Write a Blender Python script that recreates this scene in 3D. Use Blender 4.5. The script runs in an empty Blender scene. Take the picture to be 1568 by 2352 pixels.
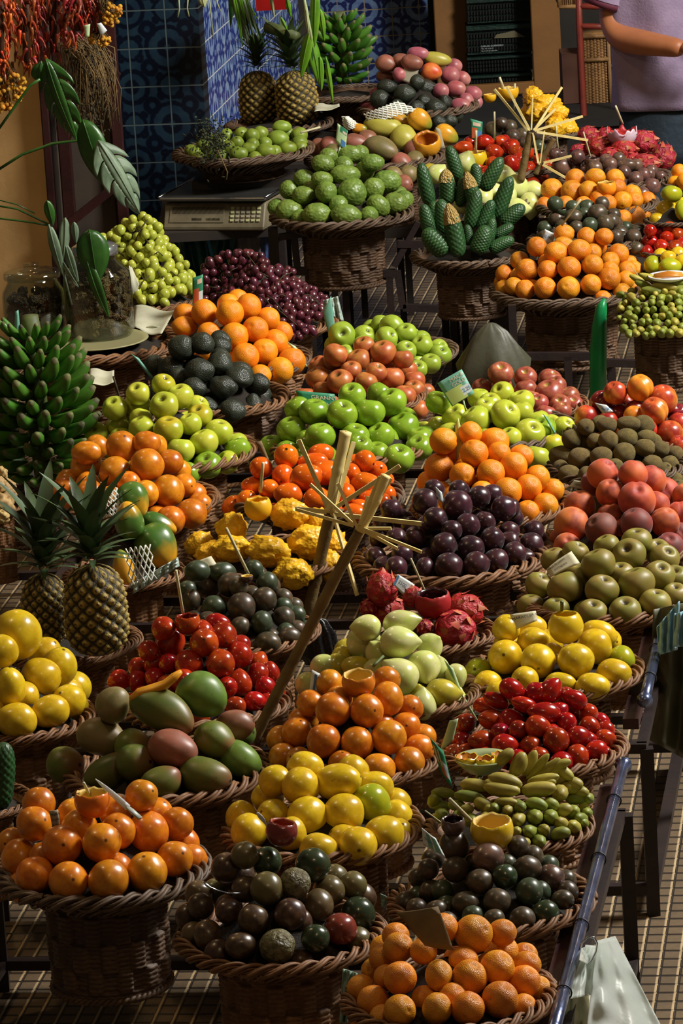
import bpy, math, random
import numpy as np
from mathutils import Vector, Matrix, noise
random.seed(11)
PI = math.pi
scene = bpy.context.scene
COL = scene.collection

# ------------------------------------------------------------------ camera
F_PX = 9670.0
HC = 2.94
PITCH = 0.2496
ROLL = 0.06
FW = Vector((0, math.cos(PITCH), -math.sin(PITCH)))
UP0 = Vector((0, math.sin(PITCH), math.cos(PITCH)))
RT = Vector((1, 0, 0)) * math.cos(ROLL) - UP0 * math.sin(ROLL)
UP = Vector((1, 0, 0)) * math.sin(ROLL) + UP0 * math.cos(ROLL)
CAM = Vector((0, 0, HC))
cd = bpy.data.cameras.new('camera')
cd.sensor_fit = 'VERTICAL'
cd.sensor_height = 36.0
cd.sensor_width = 24.0
cd.lens = 36.0 * F_PX / 2352.0
cd.clip_end = 200
cam = bpy.data.objects.new('camera', cd)
COL.objects.link(cam)
cam.matrix_world = Matrix(((RT.x, UP.x, -FW.x, CAM.x), (RT.y, UP.y, -FW.y, CAM.y), (RT.z, UP.z, -FW.z, CAM.z), (0, 0, 0, 1)))
scene.camera = cam

# ------------------------------------------------------------------ light and exposure
scene.view_settings.view_transform = 'Standard'
scene.view_settings.look = 'None'
scene.view_settings.gamma = 1.0
scene.view_settings.exposure = 0.0
scene.cycles.max_bounces = 6
scene.cycles.transparent_max_bounces = 12
w = bpy.data.worlds.new('world')
scene.world = w
w.use_nodes = True
w.node_tree.nodes['Background'].inputs[0].default_value = (1.0, 0.86, 0.62, 1)
w.node_tree.nodes['Background'].inputs[1].default_value = 0.05


def area(name, loc, aim, size, power, colr, sy=None):
    l = bpy.data.lights.new(name, 'AREA')
    l.energy = power
    l.color = colr
    l.shape = 'RECTANGLE'
    l.size = size
    l.size_y = sy or size
    o = bpy.data.objects.new(name, l)
    COL.objects.link(o)
    o.location = loc
    o.rotation_euler = (Vector(aim) - Vector(loc)).to_track_quat('-Z', 'Y').to_euler()
    return o


def lamp(name, loc, power, colr, rad=0.08):
    l = bpy.data.lights.new(name, 'POINT')
    l.energy = power
    l.color = colr
    l.shadow_soft_size = rad
    o = bpy.data.objects.new(name, l)
    COL.objects.link(o)
    o.location = loc


# daylight falling into the market court from the high openings on the right
area('court_daylight', (5.0, 9.7, 5.6), (0.2, 10.6, 0.4), 2.0, 960, (1.0, 0.97, 0.90), 1.5)
# warm hanging lamps of the hall
lamp('hall_lamp', (-2.6, 8.2, 5.2), 120, (1.0, 0.70, 0.36), 0.12)
lamp('hall_lamp', (-1.2, 12.8, 4.6), 60, (1.0, 0.66, 0.32), 0.12)
lamp('hall_lamp', (0.6, 4.6, 3.4), 34, (1.0, 0.68, 0.36), 0.1)
lamp('hall_lamp', (3.6, 18.2, 4.6), 60, (1.0, 0.72, 0.42), 0.12)


# ------------------------------------------------------------------ pixel rays of the calibrated camera -> points of the place
def ray(px, py):
    return (FW * F_PX + RT * (px - 784) + UP * (1176 - py)).normalized()


def on_z(px, py, z):
    d = ray(px, py)
    return CAM + d * ((z - HC) / d.z)


def at_y(px, py, Y):
    d = ray(px, py)
    return CAM + d * (Y / d.y)


def on_plane(px, py, p, n):
    d = ray(px, py)
    return CAM + d * ((p - CAM).dot(n) / d.dot(n))


def depth(p):
    return (p - CAM).dot(FW)


def m_px(px, p):
    return px * depth(p) / F_PX


# ------------------------------------------------------------------ materials
def lin(c):
    out = []
    for v in c[:3]:
        v = v / 255.0
        out.append(v / 12.92 if v <= 0.04045 else ((v + 0.055) / 1.055) ** 2.4)
    return (out[0], out[1], out[2], 1)


class NT:
    def __init__(self, name):
        self.m = bpy.data.materials.new(name)
        self.m.use_nodes = True
        self.t = self.m.node_tree
        self.b = self.t.nodes['Principled BSDF']

    def n(self, typ, **kw):
        o = self.t.nodes.new(typ)
        for k, v in kw.items():
            if hasattr(o, k):
                setattr(o, k, v)
            else:
                o.inputs[k].default_value = v
        return o

    def l(self, a, b):
        self.t.links.new(a, b)

    def mix(self, fac, a, b, mode='MIX'):
        o = self.t.nodes.new('ShaderNodeMix')
        o.data_type = 'RGBA'
        o.blend_type = mode
        for i, v in ((0, fac), (6, a), (7, b)):
            if isinstance(v, (int, float)):
                o.inputs[i].default_value = v
            elif isinstance(v, tuple):
                o.inputs[i].default_value = v
            else:
                self.l(v, o.inputs[i])
        return o.outputs[2]

    def ramp(self, fac, lo, hi, a=0.0, b=1.0):
        o = self.t.nodes.new('ShaderNodeMapRange')
        o.inputs[1].default_value = lo
        o.inputs[2].default_value = hi
        o.inputs[3].default_value = a
        o.inputs[4].default_value = b
        self.l(fac, o.inputs[0])
        return o.outputs[0]

    def coords(self, rnd=True):
        tc = self.n('ShaderNodeTexCoord')
        if not rnd:
            return tc.outputs['Object'], None, tc
        oi = self.n('ShaderNodeObjectInfo')
        mu = self.n('ShaderNodeVectorMath', operation='SCALE')
        mu.inputs[0].default_value = (37, 51, 83)
        self.l(oi.outputs['Random'], mu.inputs[3])
        ad = self.n('ShaderNodeVectorMath', operation='ADD')
        self.l(tc.outputs['Object'], ad.inputs[0])
        self.l(mu.outputs[0], ad.inputs[1])
        return ad.outputs[0], oi.outputs['Random'], tc

    def noise(self, vec, scale, detail=3, rough=.55):
        o = self.n('ShaderNodeTexNoise')
        o.inputs['Scale'].default_value = scale
        o.inputs['Detail'].default_value = detail
        o.inputs['Roughness'].default_value = rough
        self.l(vec, o.inputs['Vector'])
        return o.outputs[0]

    def voro(self, vec, scale, feature='F1'):
        o = self.n('ShaderNodeTexVoronoi')
        o.feature = feature
        o.inputs['Scale'].default_value = scale
        self.l(vec, o.inputs['Vector'])
        return o.outputs['Distance']

    def bump(self, h, strength, dist=0.02):
        o = self.n('ShaderNodeBump')
        o.inputs['Strength'].default_value = strength
        o.inputs['Distance'].default_value = dist
        self.l(h, o.inputs['Height'])
        self.l(o.outputs[0], self.b.inputs['Normal'])


def fmat(name, c1, c2, rough=.3, ns=1.6, speck=None, pole=None, bump=None, grad=None, gaxis=2, var=.25, coat=0.0, trans=0.0, sheen=0.0, third=None):
    """Skin of a fruit: two mottled tones, optional specks, calyx spot at the local pole, blush along an axis, pores."""
    N = NT(name)
    vec, rnd, tc = N.coords()
    f = N.ramp(N.noise(vec, ns, 4), .36, .66)
    col = N.mix(f, lin(c1), lin(c2))
    if third:
        f3 = N.ramp(rnd, third[1], third[1] + .02)
        col = N.mix(f3, col, lin(third[0]))
    if grad:
        sp = N.n('ShaderNodeSeparateXYZ')
        N.l(tc.outputs['Object'], sp.inputs[0])
        no = N.noise(vec, 1.3, 2)
        ad = N.n('ShaderNodeMath', operation='ADD')
        N.l(sp.outputs[gaxis], ad.inputs[0])
        N.l(N.ramp(no, 0, 1, -.5, .5), ad.inputs[1])
        col = N.mix(N.ramp(ad.outputs[0], grad[1], grad[2]), col, lin(grad[0]))
    if speck:
        v = N.voro(vec, speck[1])
        col = N.mix(N.ramp(v, speck[2], speck[2] * .5), col, lin(speck[0]))
        n2 = N.noise(vec, speck[1] * 1.1, 5, .7)
        col = N.mix(N.ramp(n2, .62, .72, 0, .75), col, lin(speck[0]))
    if pole:
        di = N.n('ShaderNodeVectorMath', operation='DISTANCE')
        N.l(tc.outputs['Object'], di.inputs[0])
        di.inputs[1].default_value = pole[2] if len(pole) > 2 else (0, 0, 1)
        col = N.mix(N.ramp(di.outputs['Value'], pole[1], pole[1] * .55), col, lin(pole[0]))
    if var:
        hs = N.n('ShaderNodeHueSaturation')
        N.l(N.ramp(rnd, 0, 1, 1 - var, 1 + var * .55), hs.inputs['Value'])
        m2 = N.n('ShaderNodeMath', operation='FRACT')
        m3 = N.n('ShaderNodeMath', operation='MULTIPLY')
        m3.inputs[1].default_value = 7.31
        N.l(rnd, m3.inputs[0])
        N.l(m3.outputs[0], m2.inputs[0])
        N.l(N.ramp(m2.outputs[0], 0, 1, .5 - var * .045, .5 + var * .045), hs.inputs['Hue'])
        N.l(col, hs.inputs['Color'])
        col = hs.outputs[0]
    N.l(col, N.b.inputs['Base Color'])
    N.b.inputs['Roughness'].default_value = rough
    if coat:
        N.b.inputs['Coat Weight'].default_value = coat
        N.b.inputs['Coat Roughness'].default_value = .12
    if trans:
        N.b.inputs['Subsurface Weight'].default_value = trans
        N.b.inputs['Subsurface Radius'].default_value = (.02, .015, .006)
        N.b.inputs['Subsurface Scale'].default_value = .3
    if sheen:
        N.b.inputs['Sheen Weight'].default_value = sheen
        N.b.inputs['Sheen Roughness'].default_value = .4
    if bump:
        if bump[0] == 'v':
            h = N.voro(vec, bump[1])
        else:
            h = N.noise(vec, bump[1], 4)
        N.bump(h, bump[2], bump[3] if len(bump) > 3 else .01)
    return N.m


def pmat(name, c, rough=.6, metal=0.0, ns=None, c2=None, bump=None, trans=0.0, alpha=1.0):
    N = NT(name)
    vec, rnd, tc = N.coords(False)
    if ns:
        N.l(N.mix(N.ramp(N.noise(vec, ns, 4), .35, .65), lin(c), lin(c2 or c)), N.b.inputs['Base Color'])
    else:
        N.b.inputs['Base Color'].default_value = lin(c)
    N.b.inputs['Roughness'].default_value = rough
    N.b.inputs['Metallic'].default_value = metal
    if trans:
        N.b.inputs['Transmission Weight'].default_value = trans
    if alpha < 1:
        N.b.inputs['Alpha'].default_value = alpha
    if bump:
        N.bump(N.noise(vec, bump[0], 4), bump[1], .01)
    return N.m


M = {}
M['opass'] = fmat('orange_passion_skin', (226, 142, 26), (198, 108, 18), .30, 2.0, speck=((134, 76, 20), 6, .08), pole=((96, 56, 20), .11), coat=.18, var=.24)
M['orange'] = fmat('orange_peel', (244, 154, 20), (234, 132, 14), .38, 1.2, pole=((90, 80, 30), .10), bump=('v', 22, .25, .01), var=.16)
M['mandarin'] = fmat('mandarin_peel', (234, 152, 32), (216, 124, 18), .36, 1.4, pole=((80, 60, 20), .13), speck=((140, 84, 20), 9, .035), bump=('v', 18, .3, .01), var=.2)
M['persim'] = fmat('persimmon_skin', (238, 112, 18), (216, 86, 14), .18, 1.0, coat=.4, pole=((60, 40, 14), .16), var=.18)
M['tama'] = fmat('tamarillo_skin', (146, 26, 14), (186, 56, 16), .20, 1.4, coat=.3, pole=((70, 40, 16), .14), var=.22)
M['tamad'] = fmat('dark_tamarillo_skin', (110, 16, 14), (150, 34, 14), .20, 1.4, coat=.3, pole=((60, 30, 16), .14), var=.4)  # darker copy of the tamarillo skin, shade of the shadowed fruit in its colour
M['yellow'] = fmat('yellow_passion_skin', (224, 190, 34), (198, 160, 22), .28, 1.8, speck=((130, 100, 20), 5.5, .06), pole=((96, 74, 20), .12), coat=.15, var=.12, grad=((160, 170, 30), .95, 1.9))
M['yelgreen'] = fmat('green_yellow_passion_skin', (150, 162, 30), (178, 172, 26), .24, 1.1, speck=((90, 84, 14), 5, .05), pole=((64, 56, 14), .15), coat=.2, var=.1)
M['pepino'] = fmat('pepino_skin', (196, 206, 110), (214, 212, 150), .25, 1.3, speck=((120, 130, 60), 3.2, .05), var=.14, coat=.2)
M['pepyel'] = fmat('yellow_pepino_skin', (196, 176, 50), (170, 160, 50), .28, 1.3, var=.12, coat=.2)
M['mango'] = fmat('green_mango_skin', (96, 112, 40), (120, 116, 48), .42, 1.0, speck=((40, 34, 20), 5, .05), grad=((150, 96, 66), .35, 1.1), var=.28, pole=((50, 40, 24), .14))
M['mangog'] = fmat('bright_green_mango_skin', (104, 132, 50), (80, 104, 40), .4, 1.0, speck=((40, 44, 20), 5, .04), var=.15, pole=((50, 40, 24), .12))
M['mangor'] = fmat('red_mango_skin', (158, 96, 76), (128, 82, 62), .42, 1.2, speck=((60, 34, 30), 5, .06), var=.18, pole=((50, 40, 24), .14))
M['mangob'] = fmat('brown_mango_skin', (138, 116, 76), (110, 104, 56), .45, 1.2, speck=((60, 44, 30), 5, .05), var=.2)
M['mangoy'] = fmat('yellow_mango_skin', (190, 178, 78), (168, 160, 60), .4, 1.0, speck=((90, 80, 30), 6, .05), var=.12)
M['mangop'] = fmat('pink_mango_skin', (176, 88, 96), (140, 70, 80), .42, 1.0, var=.25, sheen=.15, grad=((196, 128, 120), .3, 1.2))
M['mangoo'] = fmat('orange_red_mango_skin', (214, 84, 40), (222, 130, 60), .4, 1.2, var=.12)
M['dpass'] = fmat('purple_passion_skin', (66, 46, 40), (104, 80, 52), .32, 2.2, speck=((36, 24, 22), 7, .06), coat=.15, var=.4, pole=((120, 90, 60), .10), third=((92, 80, 48), .72))
M['dgreen'] = fmat('green_passion_skin', (38, 56, 32), (56, 62, 40), .25, 1.6, coat=.3, speck=((90, 90, 60), 6, .05), var=.2)
M['dmott'] = fmat('mottled_passion_skin', (86, 78, 46), (130, 122, 84), .34, 3.2, speck=((40, 34, 22), 6, .1), var=.15, bump=('n', 4, .5, .02))
M['dred'] = fmat('red_passion_skin', (142, 52, 40), (110, 44, 36), .26, 1.4, coat=.25, var=.1, pole=((60, 34, 24), .2))
M['dslate'] = fmat('slate_passion_skin', (64, 62, 46), (98, 74, 56), .36, 2.4, speck=((40, 36, 34), 7, .06), coat=.1, third=((56, 66, 46), .7), var=.35, pole=((110, 100, 80), .12))
M['dbrown'] = fmat('brown_passion_skin', (116, 82, 66), (80, 60, 56), .3, 1.5, speck=((60, 44, 40), 7, .05), coat=.2, var=.35, pole=((130, 100, 80), .12))
M['plum'] = fmat('plum_skin', (70, 30, 38), (46, 26, 36), .30, 1.3, var=.3, coat=.15, sheen=.12, speck=((110, 72, 64), 12, .06))
M['avocado'] = fmat('avocado_skin', (48, 54, 42), (36, 40, 31), .38, 1.8, var=.25, bump=('v', 12, .25, .008), speck=((66, 60, 48), 8, .06))
M['granny'] = fmat('green_apple_skin', (142, 172, 46), (118, 152, 34), .24, 1.0, var=.12, coat=.25, pole=((84, 96, 30), .22, (0, 0, .62)), speck=((190, 205, 110), 13, .035))
M['golden'] = fmat('golden_apple_skin', (196, 188, 46), (158, 178, 44), .3, .8, var=.14, coat=.15, pole=((110, 100, 30), .26, (0, 0, .62)), speck=((140, 130, 40), 13, .03), grad=((206, 176, 40), .3, 1.3))
M['goldgr'] = fmat('yellow_green_apple_skin', (172, 186, 50), (190, 190, 62), .28, .8, var=.12, coat=.15, pole=((120, 120, 40), .26, (0, 0, .62)), speck=((140, 140, 50), 13, .03))
M['redapple'] = fmat('red_apple_skin', (146, 58, 52), (168, 96, 66), .34, 2.2, var=.2, pole=((170, 140, 70), .3, (0, 0, .62)), speck=((190, 130, 90), 12, .035))
M['russet'] = fmat('russet_apple_skin', (190, 120, 54), (172, 84, 48), .38, 1.4, var=.16, pole=((120, 90, 40), .28, (0, 0, .62)), grad=((160, 60, 44), .5, 1.5), gaxis=0)
M['rein'] = fmat('russet_green_apple_skin', (126, 122, 44), (142, 120, 58), .46, 1.2, var=.16, pole=((70, 60, 28), .28, (0, 0, .62)), speck=((160, 150, 90), 13, .03))
M['pear'] = fmat('green_pear_skin', (156, 178, 56), (140, 164, 44), .34, 1.2, var=.12, pole=((80, 84, 40), .24, (0, 0, .62)), speck=((110, 120, 40), 12, .04))
M['peach'] = fmat('peach_skin', (200, 92, 48), (146, 54, 42), .62, 1.4, var=.2, sheen=.12, grad=((216, 118, 50), .2, 1.2), gaxis=0)
M['peachd'] = fmat('dark_peach_skin', (112, 60, 54), (146, 60, 44), .62, 1.4, var=.2, sheen=.15)
M['nect'] = fmat('nectarine_skin', (206, 84, 40), (150, 34, 34), .3, 1.1, var=.2, coat=.15, grad=((220, 140, 50), .4, 1.2), gaxis=1)
M['necty'] = fmat('yellow_nectarine_skin', (226, 150, 40), (220, 124, 40), .34, 1.1, var=.05)
M['nectd'] = fmat('dark_nectarine_skin', (112, 26, 36), (150, 44, 34), .28, 1.1, var=.15, coat=.15)
M['kiwi'] = fmat('kiwi_skin', (124, 104, 50), (98, 82, 38), .8, 2.0, var=.18, bump=('n', 26, .5, .02), pole=((44, 34, 20), .24), sheen=.04)
M['cheri'] = fmat('custard_apple_skin', (116, 140, 56), (92, 116, 44), .42, 1.6, var=.14, grad=((110, 90, 50), .95, 1.6), speck=((70, 80, 34), 8, .05))
M['feijoa'] = fmat('guava_skin', (136, 156, 50), (112, 132, 44), .42, 1.5, var=.16, pole=((70, 60, 30), .2))
M['monst'] = fmat('scaly_green_skin', (46, 86, 42), (34, 66, 34), .42, 2.0, var=.2)
M['montop'] = fmat('peeled_cone_top', (206, 176, 104), (170, 140, 70), .6, 5, var=.15, bump=('v', 7, .6, .04))
M['papaya'] = fmat('papaya_skin', (66, 104, 38), (88, 118, 44), .3, 1.0, var=.1, grad=((226, 160, 36), .2, .9), coat=.15)
M['papo'] = fmat('ripe_papaya_skin', (226, 160, 36), (206, 140, 40), .3, 1.0, var=.1, grad=((130, 140, 46), .2, .9), coat=.15)
M['drag'] = fmat('dragonfruit_skin', (180, 36, 46), (152, 30, 40), .42, 1.4, var=.14, bump=('n', 4, .4, .04))
M['scale'] = fmat('dragonfruit_scale', (188, 62, 54), (180, 120, 70), .5, 2.2, var=.1)
M['ydrag'] = fmat('yellow_dragonfruit_skin', (242, 186, 26), (222, 164, 24), .42, 2.2, var=.10, speck=((120, 100, 30), 4, .08), bump=('v', 5, .2, .02))
M['ginger'] = fmat('ginger_skin', (186, 156, 98), (150, 122, 74), .7, 3, var=.15)
M['ggrape'] = fmat('green_grape_skin', (186, 190, 78), (164, 172, 56), .28, 1.5, var=.14, trans=.4)
M['rgrape'] = fmat('red_grape_skin', (96, 36, 44), (64, 28, 40), .3, 1.5, var=.35, coat=.1)
M['gban'] = fmat('green_banana_skin', (76, 126, 36), (58, 104, 30), .42, 1.4, var=.18)
M['btip'] = fmat('banana_tip', (108, 112, 60), (60, 56, 34), .7, 3, var=.2)
M['bban'] = fmat('small_banana_skin', (176, 162, 68), (150, 142, 54), .5, 1.3, var=.2, speck=((90, 80, 34), 8, .04))
M['bbang'] = fmat('green_small_banana_skin', (140, 146, 54), (114, 128, 44), .5, 1.3, var=.2)
M['cutpulp'] = fmat('fruit_pulp', (214, 150, 40), (180, 100, 30), .35, 5, var=.1, bump=('v', 6, .8, .05))
M['pith'] = fmat('cut_rind', (222, 190, 100), (200, 160, 70), .6, 6, var=.05)
M['pulpd'] = fmat('dark_pulp', (60, 20, 26), (30, 12, 16), .3, 5, var=.05)
M['pulpw'] = fmat('pink_pulp', (214, 196, 206), (170, 40, 110), .4, 2.5, var=.05)
M['chili'] = fmat('dried_chili_skin', (158, 64, 34), (120, 36, 20), .45, 2, var=.5, coat=.15)
M['chilio'] = fmat('orange_dried_chili_skin', (212, 96, 26), (178, 62, 18), .45, 2, var=.35, coat=.15)


def pine_mat():
    N = NT('pineapple_skin')
    tc = N.n('ShaderNodeTexCoord')
    sp = N.n('ShaderNodeSeparateXYZ')
    N.l(tc.outputs['Object'], sp.inputs[0])

    def m_(op, a, b=None):
        o = N.n('ShaderNodeMath', operation=op)
        for i, v in enumerate((a, b)):
            if v is None: continue
            if isinstance(v, (int, float)): o.inputs[i].default_value = v
            else: N.l(v, o.inputs[i])
        return o.outputs[0]
    a6 = m_('MULTIPLY', m_('ARCTAN2', sp.outputs[1], sp.outputs[0]), 6.0)
    z11 = m_('MULTIPLY', sp.outputs[2], 11.0)
    sc = m_('MULTIPLY', m_('ABSOLUTE', m_('SINE', m_('ADD', a6, z11))), m_('ABSOLUTE', m_('SINE', m_('SUBTRACT', a6, z11))))
    n = N.noise(tc.outputs['Object'], 9, 4)
    c1 = N.mix(N.ramp(n, .3, .7), lin((186, 156, 66)), lin((140, 120, 52)))
    col = N.mix(N.ramp(sc, .15, .75), lin((52, 44, 24)), c1)
    col = N.mix(N.ramp(sc, .86, .95), col, lin((96, 70, 36)))
    N.l(col, N.b.inputs['Base Color'])
    N.b.inputs['Roughness'].default_value = .55
    N.bump(N.noise(tc.outputs['Object'], 22, 3), .5, .006)
    return N.m


M['pine'] = pine_mat()
M['crown'] = fmat('pineapple_leaf', (70, 92, 52), (52, 72, 42), .5, 1.5, var=.25)
# ------------------------------------------------------------------ object helpers
def tag(o, label=None, cat=None, group=None, kind=None):
    if label: o['label'] = label
    if cat: o['category'] = cat
    if group: o['group'] = group
    if kind: o['kind'] = kind
    return o


def link(name, me, mat=None, parent=None, smooth=True):
    if mat is not None and not me.materials:
        me.materials.append(mat)
    o = bpy.data.objects.new(name, me)
    COL.objects.link(o)
    if parent is not None:
        o.parent = parent
    return o


def empty(name, loc, label, cat, group=None, rz=0.0):
    o = bpy.data.objects.new(name, None)
    o.empty_display_size = .02
    COL.objects.link(o)
    o.location = loc
    o.rotation_euler = (0, 0, rz)
    return tag(o, label, cat, group)


def mesh(name, vs, fs, smooth=True):
    me = bpy.data.meshes.new(name)
    me.from_pydata([tuple(v) for v in vs], [], fs)
    if smooth:
        me.polygons.foreach_set('use_smooth', [True] * len(me.polygons))
    me.update()
    return me


class MB:
    """collects quads/tubes/boxes into one mesh"""
    def __init__(s):
        s.v = []
        s.f = []

    def add(s, vs, fs):
        n = len(s.v)
        s.v += [Vector(v) for v in vs]
        s.f += [tuple(i + n for i in f) for f in fs]

    def box(s, c, half, ax=None):
        ax = ax or (Vector((1, 0, 0)), Vector((0, 1, 0)), Vector((0, 0, 1)))
        c = Vector(c)
        vs = []
        for i in (-1, 1):
            for j in (-1, 1):
                for k in (-1, 1):
                    vs.append(c + ax[0] * half[0] * i + ax[1] * half[1] * j + ax[2] * half[2] * k)
        s.add(vs, [(0, 1, 3, 2), (4, 6, 7, 5), (0, 4, 5, 1), (2, 3, 7, 6), (0, 2, 6, 4), (1, 5, 7, 3)])

    def bar(s, a, b, wx, wy, up=Vector((0, 0, 1))):
        a, b = Vector(a), Vector(b)
        z = (b - a).normalized()
        if abs(z.dot(up)) > .95:
            up = Vector((0, 1, 0))
        x = z.cross(up).normalized()
        y = x.cross(z)
        s.box((a + b) / 2, (wx / 2, wy / 2, (b - a).length / 2), (x, y, z))

    def tube(s, pts, rads, sides=8, cap=True, closed=False, flat=1.0):
        pts = [Vector(p) for p in pts]
        n = len(pts)
        if isinstance(rads, (int, float)):
            rads = [rads] * n
        base = len(s.v)
        ref = Vector((0, 0, 1))
        t0 = (pts[1] - pts[0]).normalized()
        if abs(t0.dot(ref)) > .9:
            ref = Vector((1, 0, 0))
        x = t0.cross(ref).normalized()
        for i, p in enumerate(pts):
            if closed:
                t = (pts[(i + 1) % n] - pts[i - 1]).normalized()
            else:
                t = (pts[min(i + 1, n - 1)] - pts[max(i - 1, 0)]).normalized()
            x = (x - t * x.dot(t))
            x = x.normalized() if x.length > 1e-6 else t.orthogonal().normalized()
            y = t.cross(x)
            for k in range(sides):
                a = 2 * PI * k / sides
                s.v.append(p + (x * math.cos(a) + y * math.sin(a) * flat) * rads[i])
        m = n if closed else n - 1
        for i in range(m):
            j = (i + 1) % n
            for k in range(sides):
                k2 = (k + 1) % sides
                s.f.append((base + i * sides + k, base + i * sides + k2, base + j * sides + k2, base + j * sides + k))
        if cap and not closed:
            s.f.append(tuple(base + k for k in range(sides))[::-1])
            s.f.append(tuple(base + (n - 1) * sides + k for k in range(sides)))

    def lathe(s, prof, n=48, c=Vector((0, 0, 0)), disp=None):
        base = len(s.v)
        for i, (r, z) in enumerate(prof):
            for k in range(n):
                a = 2 * PI * k / n
                rr, zz = (r, z) if disp is None else disp(r, z, a, i)
                s.v.append(Vector(c) + Vector((rr * math.cos(a), rr * math.sin(a), zz)))
        for i in range(len(prof) - 1):
            for k in range(n):
                k2 = (k + 1) % n
                s.f.append((base + i * n + k, base + i * n + k2, base + (i + 1) * n + k2, base + (i + 1) * n + k))

    def grid(s, rows):
        base = len(s.v)
        nr, nc = len(rows), len(rows[0])
        for r in rows:
            s.v += [Vector(p) for p in r]
        for i in range(nr - 1):
            for j in range(nc - 1):
                a = base + i * nc + j
                s.f.append((a, a + 1, a + nc + 1, a + nc))

    def build(s, name, mat, parent=None, smooth=True, solid=0.0, loc=None):
        if loc is not None:
            vs = [v - Vector(loc) for v in s.v]
        elif parent is not None:
            vs = [v - parent.location for v in s.v]
        else:
            # origin at the base centre of the piece
            a = np.array([tuple(v) for v in s.v])
            c = Vector(((a[:, 0].min() + a[:, 0].max()) / 2, (a[:, 1].min() + a[:, 1].max()) / 2, a[:, 2].min()))
            vs = [v - c for v in s.v]
        me = mesh(name, vs, s.f, smooth)
        o = link(name, me, mat, parent)
        if parent is None:
            o.location = c if loc is None else loc
        if solid:
            md = o.modifiers.new('solid', 'SOLIDIFY')
            md.thickness = solid
            md.offset = 0
        return o


# ------------------------------------------------------------------ fruit shapes (unit size, long axis = local Z)
import bmesh
_ico = {}


def ico(sub):
    if sub not in _ico:
        bm = bmesh.new()
        bmesh.ops.create_icosphere(bm, subdivisions=sub, radius=1)
        _ico[sub] = ([v.co.copy() for v in bm.verts], [tuple(v.index for v in f.verts) for f in bm.faces])
        bm.free()
    return _ico[sub]


def shape(name, fn, sub=4):
    vs, fs = ico(sub)
    return mesh(name, [fn(v.copy()) for v in vs], fs)


def lump(v, s, a, sd=0):
    return 1 + a * noise.noise(v * s + Vector((sd, sd * 2, 0)))


def s_round(v): return v * lump(v, 1.3, .05)


def s_round2(v):
    v = v * lump(v, 1.5, .07, 5)
    v.z *= .93
    return v


def s_orange(v):
    rr = math.hypot(v.x, v.y)
    v = v * lump(v, 2, .03, 2)
    if v.z > 0: v.z -= .09 * math.exp(-(rr / .14) ** 2)
    v.z *= .96
    return v


def s_apple(v):
    rr = math.hypot(v.x, v.y)
    z0 = v.z
    k = 1 + .06 * z0 - .03 * (z0 < 0) * z0 * z0
    five = 1 + .018 * math.cos(5 * math.atan2(v.y, v.x)) * (1 - abs(z0))
    v.x *= k * five
    v.y *= k * five
    v.z *= .92
    if z0 > 0: v.z -= .36 * math.exp(-(rr / .27) ** 2)
    else: v.z += .22 * math.exp(-(rr / .26) ** 2)
    return v * lump(v, 1.2, .03)


def s_peach(v):
    rr = math.hypot(v.x, v.y)
    if v.y > -.2:
        d = math.exp(-(v.x / .13) ** 2) * min(1, (v.y + .2) * 1.4)
        v = v * (1 - .075 * d)
    if v.z > 0: v.z -= .2 * math.exp(-(rr / .22) ** 2)
    return v * lump(v, 1.2, .04)


def s_egg(v):
    z = v.z
    k = 1 - .14 * z - .05 * z * z
    v.x *= k
    v.y *= k
    rr = math.hypot(v.x, v.y)
    if z > 0: v.z += .06 * math.exp(-(rr / .2) ** 2)
    return v * lump(v, 1.1, .04)


def s_ovoid(v):
    z = v.z
    v.x *= 1 - .06 * z
    v.y *= 1 - .06 * z
    return v * lump(v, 1.2, .05, 3)


def s_pepino(v):
    z = v.z
    k = 1 - .16 * z - .06 * z * z
    v.x *= k
    v.y *= k
    rr = math.hypot(v.x, v.y)
    if z > 0: v.z += .16 * math.exp(-(rr / .22) ** 2)
    return v * lump(v, 1.0, .05, 9)


def s_mango(v):
    z = v.z
    v.x *= 1.04 - .07 * z
    v.y *= .98 * (1 - .06 * z)
    v.x += .10 * z * z - .04
    return v * lump(v, 1.2, .05, 7)


def s_avo(v):
    z = v.z
    k = 1 - .26 * max(z, 0) - .04 * z
    v.x *= k
    v.y *= k
    return v * lump(v, 1.4, .05, 4) * lump(v, 7, .02)


def s_kiwi(v):
    z = v.z
    if abs(z) > .9: v.z *= .97
    return v * lump(v, 1.5, .05, 8)


def s_cheri(v):
    dd, pp = noise.voronoi(v * 3.2)
    h = min(dd[1] - dd[0], .35)
    z = v.z
    v = v * (1 + .12 * h - .02)
    v.x *= 1 - .07 * z
    v.y *= 1 - .07 * z
    return v * lump(v, 1.1, .07, 6)


def s_ydrag(v):
    dd, pp = noise.voronoi(v * 2.1 + Vector((noise.noise(v * 3), noise.noise(v * 3 + Vector((5, 5, 5))), 0)) * .5)
    return v * (1 + .30 * math.exp(-(dd[0] / .34) ** 2) * (.6 + .8 * abs(noise.noise(pp[0] * 3))) - .06) * lump(v, 1.6, .12, 2)


def s_drag(v):
    return v * lump(v, 2.2, .12, 2)


def s_lumpy(v):
    return v * (1 + .45 * noise.noise(v * 1.6)) * lump(v, 5, .12)


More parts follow.
